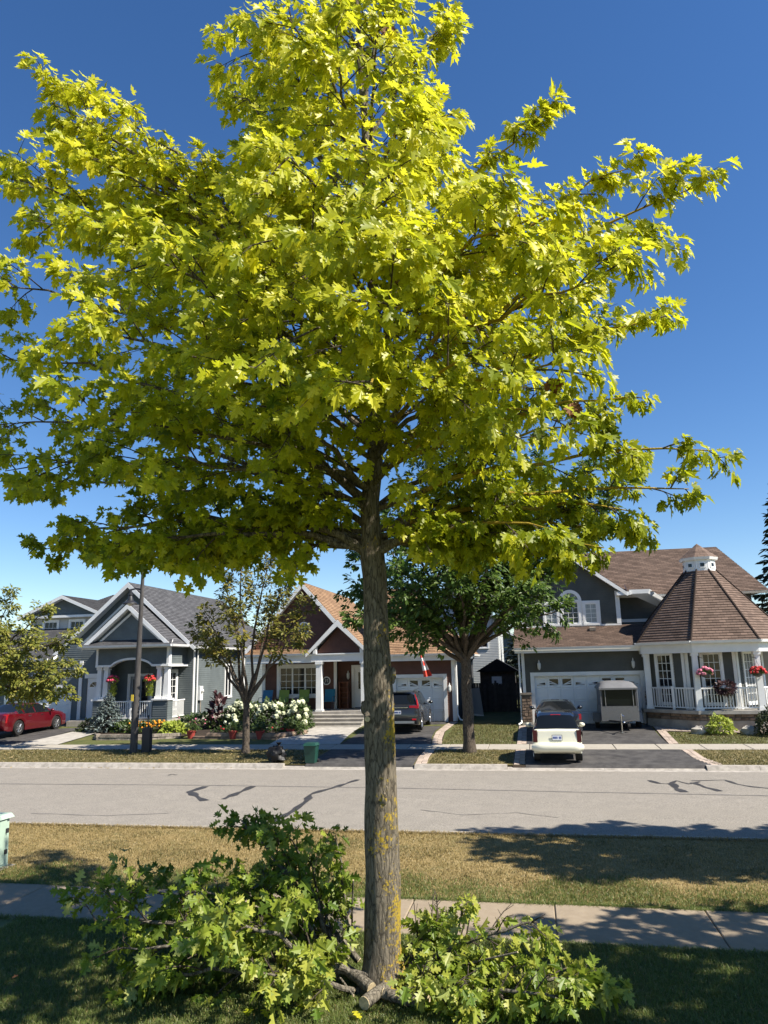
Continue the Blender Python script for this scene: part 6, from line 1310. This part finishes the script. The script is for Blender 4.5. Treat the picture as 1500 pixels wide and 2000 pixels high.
# flag on a short staff over the brown garage
fl = thing('flag', 'limp red and white flag hanging from a staff over the brown house garage', 'flag', (-5.9, 36.6, 3.85)); A = Vector(onY(818, 1273, 35.7)); st = Vector((-5.95, 36.55, 3.45))
q = MB(); q.tube([tuple(st), tuple(A)], .014, 6); part('staff', q, 'm_white', fl)
def fpt(u, v):      # u across the folded cloth (fly), v from top to bottom
    w = .06+.38*v**1.1; fold = math.sin(u*9+v*2)*.05*(0.3+v); return (A.x+.04+v*.30+(u-.35)*w, A.y+.05+fold, A.z-.05-v*1.12+(u-.5)*.06)
for nm, v0, v1, m_ in (('red_band', 0, .22, 'm_flag_red'), ('white_band', .22, .74, 'm_flag_white'), ('red_band', .74, 1, 'm_flag_red')):
    mat('m_flag_red', (0.62, 0.055, 0.03), .7); mat('m_flag_white', (0.8, .78, .76), .7); q = MB()
    for i in range(14):
        for j in range(6): ua, ub = i/14, (i+1)/14; va, vb = v0+(v1-v0)*j/6, v0+(v1-v0)*(j+1)/6; q.face([fpt(ua, vb), fpt(ub, vb), fpt(ub, va), fpt(ua, va)])
    part(nm, q, m_, fl, True)
q = MB(); lf = [(0, -.5), (.06, -.2), (.4, -.28), (.34, -.1), (.55, .12), (.4, .16), (.42, .3), (.2, .2), (.22, .45), (.1, .4), (0, .6)]; lf = lf+[(-x, y) for x, y in lf[-2:0:-1]]
q.face([(fpt(.55+.45*x, .48-.26*y)[0], fpt(.55+.45*x, .48-.26*y)[1]-.012, fpt(.55+.45*x, .48-.26*y)[2]) for x, y in lf]); part('leaf_emblem', q, 'm_flag_red', fl)
# ------------------------------------------------------------------ what shows between the brown house and the turret house
mat('m_fence', (0.075, 0.062, 0.052), .85, var=.3, vscale=5, objrand=.3)
fe = thing('board_fence', 'dark wooden board fence and gate between the brown and turret houses', 'fence', (-2.2, 44.0, .45))
x = -3.75
while x < -0.55: q = MB(); q.box(x, x+.13, 44.0, 44.03, .45, 2.05+random.uniform(-.03, .03)); part('board', q, 'm_fence', fe); x += .145
for z in (.75, 1.75): q = MB(); q.box(-3.78, -.5, 44.04, 44.10, z, z+.09); part('rail', q, 'm_fence', fe)
for x in (-3.75, -2.2, -.55): q = MB(); q.box(x-.06, x+.06, 44.035, 44.15, .4, 2.2); part('post', q, 'm_fence', fe)
sh = thing('garden_shed', 'dark shed with black roof behind the board fence', 'shed', (-2.2, 46.6, .45)); q = MB(); q.box(-3.2, -1.1, 46, 48, .45, 2.7); part('wall', q, 'm_fence', sh); q = MB(); q.prism([(-3.45, 45.8, 2.68), (-.85, 45.8, 2.68), (-2.15, 45.8, 3.45)], [(-3.45, 48.2, 2.68), (-.85, 48.2, 2.68), (-2.15, 48.2, 3.45)]); part('roof', q, 'm_sh_black', sh)
q = MB(); q.box(-2.5, -1.9, 45.97, 45.999, 1.9, 2.4); part('window', q, 'm_white', sh)
bh2 = thing('background_house', 'pale grey two storey house far behind the board fence', 'house', (-4.0, 55, .4)); fz2 = frame(0, 54.0, 0)
wp = [(-8.5, .4), (-2.35, .4), (-2.35, 6.3), (-5.4, 8.6), (-8.5, 6.3)]; wall(bh2, fz2, wp, 'm_pale_siding', [(-3.9, -3.1, 4.3, 5.6)]); core(bh2, fz2, wp, -9, -.03, 'm_pale_siding'); window(bh2, fz2, -3.9, -3.1, 4.3, 5.6, 2, 2, n=.02)
wall(bh2, frame(-2.35, 54, math.pi/2), [(0, .4), (9, .4), (9, 6.3), (0, 6.3)], 'm_pale_siding')
for sgn in (1, -1): roof_plane(bh2, (-5.4+sgn*3.5, 53.6, 6.05), (0, 1, 0), (-sgn*3.5, 0, 2.65), [(0, 0), (10, 0), (10, 4.39), (0, 4.39)], 'm_sh_grey')
bh3 = thing('background_house', 'far house with white gable behind the dark evergreen', 'house', (3, 70, .4)); fz3 = frame(0, 70.0, 0); wp = [(-5.2, .4), (0.2, .4), (0.2, 4.6), (-2.5, 6.2), (-5.2, 4.6)]; wall(bh3, fz3, wp, 'm_blue_siding'); core(bh3, fz3, wp, -8, -.03, 'm_blue_siding')
for sgn in (1, -1): roof_plane(bh3, (-2.5+sgn*3.1, 69.6, 4.4), (0, 1, 0), (-sgn*3.1, 0, 1.85), [(0, 0), (9, 0), (9, 3.61), (0, 3.61)], 'm_sh_grey')
t = thing('leaning_panel', 'blue grey panel leaning on the brown house side wall', 'panel', (-2.95, 41.0, .45)); q = MB(); q.hexa([(-3.25, 41.0, .5), (-2.75, 41.0, .42), (-2.75, 41.06, .42), (-3.25, 41.06, .5), (-3.45, 41.3, 1.85), (-2.95, 41.3, 1.9), (-2.95, 41.36, 1.9), (-3.45, 41.36, 1.85)]); part('sheet', q, 'm_door_grey', t)
q = MB(); q.hexa([(-3.26, 40.98, .46), (-2.74, 40.98, .38), (-2.74, 41.0, .38), (-3.26, 41.0, .46), (-3.27, 40.99, .56), (-2.75, 40.99, .48), (-2.75, 41.01, .48), (-3.27, 41.01, .56)]); part('edge_strip', q, 'm_white', t)
# ================================================================== vehicles (front towards +y, origin on the ground under the middle)
mat('m_paint_red', (0.095, 0.003, 0.007), .28, coat=1.0, metal=.2); mat('m_paint_grey', (0.028, 0.029, 0.032), .3, coat=1.0, metal=.3); mat('m_paint_navy', (0.010, 0.011, 0.018), .25, coat=1.0); mat('m_paint_cream', (0.70, 0.68, 0.54), .3, coat=.8); mat('m_paint_black', (0.008, 0.008, 0.009), .25, coat=1.0)
mat('m_car_glass', (0.008, 0.010, 0.012), .04, spec=.35); mat('m_tyre', (0.012, 0.012, 0.012), .85); mat('m_rim', (0.45, 0.45, 0.46), .3, metal=.9); mat('m_tail', (0.30, 0.008, 0.010), .2, spec=.4); mat('m_tail_dark', (0.05, 0.003, 0.004), .25)
mat('m_plate', (0.70, 0.72, 0.76), .5); mat('m_plate_ink', (0.03, 0.06, 0.28), .5); mat('m_plastic', (0.02, 0.02, 0.021), .6); mat('m_chrome', (0.6, 0.6, 0.6), .15, metal=1.0); mat('m_alu', (0.20, 0.197, 0.19), .45, metal=.4, var=.15, vscale=40, bump=.5, bscale=60); mat('m_trailer_roof', (0.16, 0.16, 0.163), .5, var=.1, vscale=3)
def car(name, label, base, rz, st, paint, wheels, wr, glass, roof_paint=None, doors=(), ny=64):
    """st: rows (y, half width, sill, belt, roof, roof half width); glass: y-ranges for rear, front and side glazing"""
    t = thing(name, label, 'car', base, local=True, rz=rz)
    st = np.array(st, float); ys = np.unique(np.concatenate([np.linspace(st[0, 0], st[-1, 0], ny), st[:, 0], np.array([v for g in glass.values() for rg in g for v in rg])]))
    C = [np.interp(ys, st[:, 0], st[:, k]) for k in range(1, 6)]
    rings = []
    for i, y in enumerate(ys):
        w, zs, zb, zr, w2 = [c[i] for c in C]; za = zs
        for yc in wheels:
            d = abs(y-yc); Rr = wr+.07
            if d < Rr: za = max(za, wr*.95+math.sqrt(Rr*Rr-d*d))
        h = max(zb-za, .05); g = max(zr-zb, .02)
        half = [(0, zs), (w-.30, zs), (w-.29, za), (w*.975, za), (w*1.0, za+h*.30), (w*.995, za+h*.68), (w*.955, zb), (w2+(w*.955-w2)*.10, zb+g*.86), (w2*.86, zr-.012*min(1, g*3)), (w2*.45, zr), (0, zr+.006)]
        rings.append([(x, y, z) for x, z in half]+[(-x, y, z) for x, z in half[-2:0:-1]])
    n = len(rings[0]); groups = {}
    def inr(y0, y1, rgs): return any(y0 >= a-1e-6 and y1 <= b+1e-6 for a, b in rgs)
    top = {7, 8, 9, 10, 11, 12}; side = {6, n-7-0}
    for i in range(len(ys)-1):
        for k in range(n):
            j = (k+1) % n; kk = k if k < 10 else n-1-k     # mirrored segment index
            y0, y1 = ys[i], ys[i+1]; key = 'body'
            if kk >= 7:
                key = 'windshield' if inr(y0, y1, glass['front']) else 'rear_window' if inr(y0, y1, glass['rear']) else 'roof' if (y0 > glass['rear'][0][1]-1e-6 and y1 < glass['front'][0][0]+1e-6) else 'body'
            elif kk == 6:
                key = ('side_window', inr, k < 10) if inr(y0, y1, glass['side']) else 'body'
                if key != 'body':
                    gi = [q for q, (a, b) in enumerate(glass['side']) if y0 >= a-1e-6 and y1 <= b+1e-6][0]; key = 'side_window|%d|%d' % (gi, k < 10)
                elif roof_paint and glass['rear'][0][0] <= y0 and y1 <= glass['front'][0][1]: key = 'roof'
            groups.setdefault(key, []).append([rings[i][k], rings[i+1][k], rings[i+1][j], rings[i][j]])
    groups['body'].append(rings[0][::1]); groups['body'].append(rings[-1][::-1])
    objs = {}
    for key, fs in groups.items():
        mb = MB(); idx = {}
        for f in fs:
            ii = []
            for p in f:
                q = tuple(round(a, 5) for a in p)
                if q not in idx: idx[q] = mb.vert(q)
                if idx[q] not in ii: ii.append(idx[q])
            if len(ii) >= 3: mb.f.append(ii[::-1]); mb.uv.append(None)
        nm = key.split('|')[0]; m = 'm_car_glass' if 'wind' in nm else (roof_paint or paint) if nm == 'roof' else paint
        objs[key] = part(nm, mb, m, t, 35)
    wmax = st[:, 1].max()
    for yc in wheels:
        for s in (1, -1):
            xo = s*(wmax-.015); xi = s*(wmax-.22); q = MB(); pr = [(wr*.62, xi), (wr*.94, xi), (wr, xi+s*.03), (wr, xo-s*.03), (wr*.95, xo), (wr*.66, xo), (wr*.62, xo-s*.02)]
            q.lathe((0, yc, wr), pr, 24, 'x'); W_ = part('wheel', q, 'm_tyre', t, 35); r = MB(); r.lathe((0, yc, wr), [(wr*.64, xo-s*.035), (wr*.60, xo-s*.005), (wr*.56, xo-s*.03)], 24, 'x')
            for k in range(7):
                a = 2*math.pi*k/7; r.tube([(xo-s*.012, yc+wr*.1*math.cos(a), wr+wr*.1*math.sin(a)), (xo-s*.02, yc+wr*.6*math.cos(a), wr+wr*.6*math.sin(a))], [.035, .028], 5)
            r.lathe((0, yc, wr), [(.07, xo-s*.04), (.055, xo-s*.004)], 12, 'x'); part('rim', r, 'm_rim', W_, 35)
            d = MB(); d.lathe((0, yc, wr), [(wr*.60, xo-s*.10), (wr*.60, xo-s*.09)], 20, 'x'); part('brake_disc', d, 'm_plastic', W_)
    return t, objs
def tail(t, x0, x1, y0, y1, z0, z1, m='m_tail', nm='tail_light'):
    q = MB(); a, b = (x0, x1); q.hexa([(a, y0, z0), (b, y0, z0), (b, y1, z0), (a, y1, z0), (a, y0+.02, z1), (b, y0+.02, z1), (b, y1, z1), (a, y1, z1)]); return part(nm, q, m, t)
def plate(t, x, y, z, w=.30, h=.15):
    q = MB(); q.box(x-w/2-.012, x+w/2+.012, y, y+.012, z-h/2-.012, z+h/2+.012); f = part('plate_frame', q, 'm_plastic', t); q = MB(); q.box(x-w/2, x+w/2, y-.004, y, z-h/2, z+h/2); part('license_plate', q, 'm_plate', f)
    ink = MB()
    for k in range(7):
        if k != 4: ink.box(x-w*.42+k*w*.125, x-w*.42+k*w*.125+w*.085, y-.007, y-.004, z-h*.22, z+h*.22)
    part('plate_marks', ink, 'm_plate_ink', f)
def mirror(t, x, y, z, m):
    s = 1 if x > 0 else -1; q = MB(); q.blob((x, y, z), (.10, .07, .075), 1, .15, 10, 7); q.tube([(x-s*.16, y, z-.05), (x, y, z-.02)], .025, 5); part('side_mirror', q, m, t, True)
# cream microcar in the right driveway
g_ = gz(26.4)+.016
t, o = car('microcar', 'cream two-seater microcar with black roof parked tail to the road', (.62, 26.45, g_), 0,
    [(-1.35, .66, .36, .56, .60, .58), (-1.33, .73, .30, .70, .74, .62), (-1.28, .765, .27, .93, .97, .64), (-1.22, .775, .26, .98, 1.02, .66), (-.98, .78, .25, .98, 1.44, .56), (-.75, .78, .25, .97, 1.51, .58), (-.3, .78, .25, .95, 1.545, .59), (.2, .78, .25, .93, 1.52, .57), (.40, .78, .25, .92, 1.47, .55), (.98, .76, .25, .88, .98, .62), (1.22, .70, .30, .72, .80, .55), (1.35, .58, .36, .58, .62, .45)],
    'm_paint_cream', (-.92, .92), .29, {'rear': [(-1.22, -.98)], 'front': [(.40, .98)], 'side': [(-.9, -.28), (-.16, .62)]}, roof_paint='m_paint_black')
tail(t, -.76, -.62, -1.345, -1.18, .62, .99, 'm_tail_dark'); tail(t, .62, .76, -1.345, -1.18, .62, .99, 'm_tail_dark')
q = MB(); pp = []
q.hexa([(-.60, -1.345, .62), (.60, -1.345, .62), (.60, -1.2, .62), (-.60, -1.2, .62), (-.60, -1.30, .95), (.60, -1.30, .95), (.60, -1.15, .95), (-.60, -1.15, .95)]); TG = part('tailgate', q, 'm_paint_cream', t)
plate(t, .0, -1.362, .76)
q = MB(); q.tube([(x, -1.34-.05*math.cos(x*1.6)+.05*(abs(x) > .7), .46) for x in np.linspace(-.78, .78, 13)], [.10, .15, .165, .165, .16, .16, .16, .16, .16, .165, .165, .15, .10], 14); part('bumper', q, 'm_paint_cream', t, True)
q = MB(); q.hexa([(-.50, -1.44, .30), (.50, -1.44, .30), (.55, -1.2, .27), (-.55, -1.2, .27), (-.42, -1.45, .40), (.42, -1.45, .40), (.42, -1.3, .42), (-.42, -1.3, .42)]); part('lower_grille', q, 'm_plastic', t)
tail(t, -.16, .16, -.985, -.95, 1.435, 1.46, 'm_tail', 'brake_light'); mirror(t, -.90, .45, 1.02, 'm_paint_cream'); mirror(t, .90, .45, 1.02, 'm_paint_cream')
q = MB(); q.tube([(.05, -1.12, 1.12), (-.28, -1.16, 1.10)], .012, 4); part('rear_wiper', q, 'm_plastic', t)
# dark coupe nosed up to the garage
SED = [(-2.30, .70, .42, .78, .82, .58), (-2.24, .82, .30, .90, .95, .66), (-2.08, .88, .24, .96, 1.02, .72), (-1.62, .90, .22, .97, 1.05, .72), (-.85, .91, .22, .95, 1.34, .56), (-.2, .91, .22, .93, 1.39, .58), (.25, .91, .22, .92, 1.36, .57), (1.05, .90, .22, .91, 1.0, .72), (1.75, .88, .22, .84, .90, .70), (2.15, .80, .25, .70, .78, .6), (2.30, .66, .34, .58, .64, .5)]
g_ = gz(32.4)+.016
t, o = car('dark_coupe', 'near black coupe parked between the cream microcar and the white garage door', (.85, 32.4, g_), 0, SED, 'm_paint_navy', (-1.38, 1.38), .32, {'rear': [(-1.62, -.85)], 'front': [(.25, 1.05)], 'side': [(-1.0, -.25), (-.15, .75)]})
tail(t, .60, .86, -2.26, -1.95, .72, .92); tail(t, -.86, -.60, -2.26, -1.95, .72, .92); mirror(t, -1.0, .75, 1.0, 'm_paint_navy'); mirror(t, 1.0, .75, 1.0, 'm_paint_navy'); plate(t, 0, -2.30, .62)
# grey SUV in the brown house driveway
g_ = gz(34.5)+.016
t, o = car('grey_suv', 'dark grey SUV with tall red tail lamps parked under the flag', (-5.85, 34.5, g_), 0,
    [(-2.30, .78, .42, .66, .70, .66), (-2.27, .86, .34, .90, .94, .74), (-2.20, .90, .30, 1.06, 1.10, .76), (-2.12, .915, .28, 1.10, 1.14, .77), (-1.82, .925, .27, 1.10, 1.60, .64), (-1.6, .93, .26, 1.09, 1.66, .66), (-.8, .93, .26, 1.06, 1.69, .67), (.1, .93, .26, 1.03, 1.67, .66), (.5, .93, .26, 1.02, 1.62, .63), (1.2, .92, .26, 1.0, 1.10, .76), (1.85, .90, .28, .95, 1.02, .74), (2.2, .84, .32, .8, .88, .65), (2.30, .7, .4, .66, .7, .55)],
    'm_paint_grey', (-1.33, 1.33), .36, {'rear': [(-2.12, -1.82)], 'front': [(.5, 1.2)], 'side': [(-1.75, -1.35), (-1.27, -.42), (-.32, .80)]})
for s in (1, -1):
    tail(t, s*.50, s*.90, -2.245, -2.08, .98, 1.10); q = MB(); q.tube([(s*.86, -2.17, 1.08), (s*.80, -2.02, 1.32), (s*.70, -1.86, 1.55)], [.05, .04, .025], 6); part('tail_light', q, 'm_tail', t, True); tail(t, s*.62, s*.80, -2.325, -2.2, .50, .56)
    mirror(t, s*1.04, .78, 1.10, 'm_paint_grey'); q = MB(); q.tube([(s*.60, -1.6, 1.72), (s*.60, .1, 1.73)], .018, 6); part('roof_rail', q, 'm_chrome', t)
    q = MB(); q.tube([(s*.935, -.95, .98), (s*.945, -.95, .99), (s*.945, -.78, .99)], .014, 5); part('door_handle', q, 'm_chrome', t); q = MB(); q.tube([(s*.935, .15, .96), (s*.945, .15, .97), (s*.945, .32, .97)], .014, 5); part('door_handle', q, 'm_chrome', t)
plate(t, 0, -2.31, .82); q = MB(); q.box(-.72, .72, -2.345, -2.2, .36, .46); part('bumper_skid', q, 'm_rim', t); q = MB(); q.box(-.45, .45, -2.275, -2.2, 1.0, 1.03); part('trim_strip', q, 'm_chrome', t); q = MB(); q.box(-.55, .55, -1.9, -1.74, 1.63, 1.67); part('spoiler', q, 'm_paint_grey', t)
# red sedan in the left driveway
g_ = gz(33.4)+.016
t, o = car('red_sedan', 'glossy red sedan parked in front of the blue grey house garage', (-25.0, 33.45, g_), R_(1),
    [(-2.48, .72, .42, .80, .84, .60), (-2.42, .84, .30, .93, .99, .68), (-2.25, .90, .24, 1.0, 1.06, .74), (-1.72, .925, .22, 1.0, 1.08, .74), (-.95, .935, .22, .98, 1.40, .58), (-.2, .935, .22, .96, 1.45, .60), (.35, .935, .22, .95, 1.42, .59), (1.15, .93, .22, .94, 1.03, .74), (1.9, .91, .22, .87, .94, .72), (2.33, .83, .25, .73, .81, .6), (2.48, .68, .35, .60, .66, .5)],
    'm_paint_red', (-1.48, 1.45), .345, {'rear': [(-1.72, -.95)], 'front': [(.35, 1.15)], 'side': [(-1.55, -1.18), (-1.08, -.32), (-.24, .85)]})
for s in (1, -1):
    q = MB(); q.hexa([(s*.70, -2.47, .62), (s*.88, -2.38, .62), (s*.86, -2.2, .62), (s*.7, -2.2, .62), (s*.74, -2.40, 1.0), (s*.87, -2.32, 1.0), (s*.86, -2.1, 1.0), (s*.74, -2.1, 1.0)]); part('tail_light', q, 'm_tail', t); mirror(t, s*1.03, .82, 1.02, 'm_paint_red')
    for yy in (-.85, .1): q = MB(); q.tube([(s*.935, yy, .86), (s*.95, yy, .87), (s*.95, yy+.18, .87)], .013, 5); part('door_handle', q, 'm_chrome', t)
    q = MB(); q.tube([(s*.90, -1.6, 1.0), (s*.905, -.3, .99), (s*.895, .95, .97)], .012, 5); part('window_trim', q, 'm_chrome', t)
plate(t, 0, -2.48, .70)
# enclosed cargo trailer
tr = thing('cargo_trailer', 'grey enclosed cargo trailer with domed roof standing before the double garage door', 'trailer', (3.45, 34.0, gz(34)+.016))
zt = gz(33.5)
q = MB(); q.box(2.72, 4.20, 33.0, 35.25, zt+.42, zt+.98); part('body', q, 'm_alu', tr)
q = MB(); q.tube([(2.72, 33.02, zt+.70), (3.46, 32.90, zt+.70), (4.20, 33.02, zt+.70)], .01, 4)
q = MB(); q.hexa([(2.70, 32.98, zt+.40), (4.22, 32.98, zt+.40), (4.22, 33.05, zt+.40), (2.70, 33.05, zt+.40), (2.70, 32.96, zt+1.0), (4.22, 32.96, zt+1.0), (4.22, 33.05, zt+1.0), (2.70, 33.05, zt+1.0)]); part('front_panel', q, 'm_alu', tr)
q = MB(); q.box(2.74, 4.18, 33.02, 35.23, zt+.98, zt+1.70); part('upper_body', q, 'm_grey_plastic', tr)
q = MB(); q.box(2.80, 4.12, 32.985, 33.02, zt+1.02, zt+1.66); part('front_window', q, 'm_car_glass', tr)
for x in (2.72, 2.90, 4.02, 4.20): q = MB(); q.tube([(x, 32.97, zt+1.0), (x, 32.98, zt+1.70)], .018, 6); part('window_post', q, 'm_alu', tr)
dm = MB(); nx_, nyy = 12, 10
def dome(i, j):
    u, v = i/nx_*2-1, j/nyy*2-1; e = (1-abs(u)**4)*(1-abs(v)**4); return (3.46+u*.79, 34.1+v*1.20, zt+1.70+.05+.27*e**.5)
ix = {}
for i in range(nx_+1):
    for j in range(nyy+1): ix[i, j] = dm.vert(dome(i, j))
for i in range(nx_):
    for j in range(nyy): dm.f.append([ix[i, j], ix[i+1, j], ix[i+1, j+1], ix[i, j+1]]); dm.uv.append(None)
dm.box(2.67, 4.25, 32.90, 35.30, zt+1.68, zt+1.751); part('roof', dm, 'm_trailer_roof', tr, 40)
for s, x in ((-1, 2.60), (1, 4.32)):
    q = MB(); q.lathe((x, 34.3, zt+.30), [(.17, -.08), (.29, -.08), (.30, -.05), (.30, .05), (.29, .08), (.17, .08)], 20, 'x'); w = part('wheel', q, 'm_tyre', tr, 35); q = MB(); q.lathe((x, 34.3, zt+.30), [(.17, -.06), (.17, .06), (.05, .08)], 16, 'x'); part('rim', q, 'm_rim', w, 35)
    q = MB(); q.hexa([(x-.13, 33.85, zt+.30), (x+.13, 33.85, zt+.30), (x+.13, 34.75, zt+.30), (x-.13, 34.75, zt+.30), (x-.13, 33.95, zt+.68), (x+.13, 33.95, zt+.68), (x+.13, 34.65, zt+.68), (x-.13, 34.65, zt+.68)]); part('fender', q, 'm_alu', tr)
for x in (2.95, 3.97): q = MB(); q.tube([(x, 33.1, zt+.42), (3.46, 32.15, zt+.42)], .035, 6); part('drawbar', q, 'm_plastic', tr)
q = MB(); q.tube([(3.46, 32.2, zt+.42), (3.46, 31.95, zt+.42)], .04, 6); q.blob((3.46, 31.93, zt+.43), (.06, .08, .05), 2, .2, 8, 6); part('coupler', q, 'm_chrome', tr)
q = MB(); q.tube([(3.40, 32.2, zt+.02), (3.40, 32.2, zt+.75)], .03, 8); q.lathe((3.40, 32.2, zt+.0), [(.08, 0), (.08, .03)], 10); q.tube([(3.40, 32.2, zt+.72), (3.52, 32.18, zt+.64)], .02, 5); part('jack', q, 'm_chrome', tr)
q = MB(); q.tube([(3.72, 32.6, zt+.42), (3.72, 32.6, zt+.25)], .03, 6); q.lathe((3.72, 32.55, zt+.22), [(.07, -.05), (.11, -.05), (.11, .05), (.07, .05)], 14, 'x'); part('jockey_wheel', q, 'm_tyre', tr)
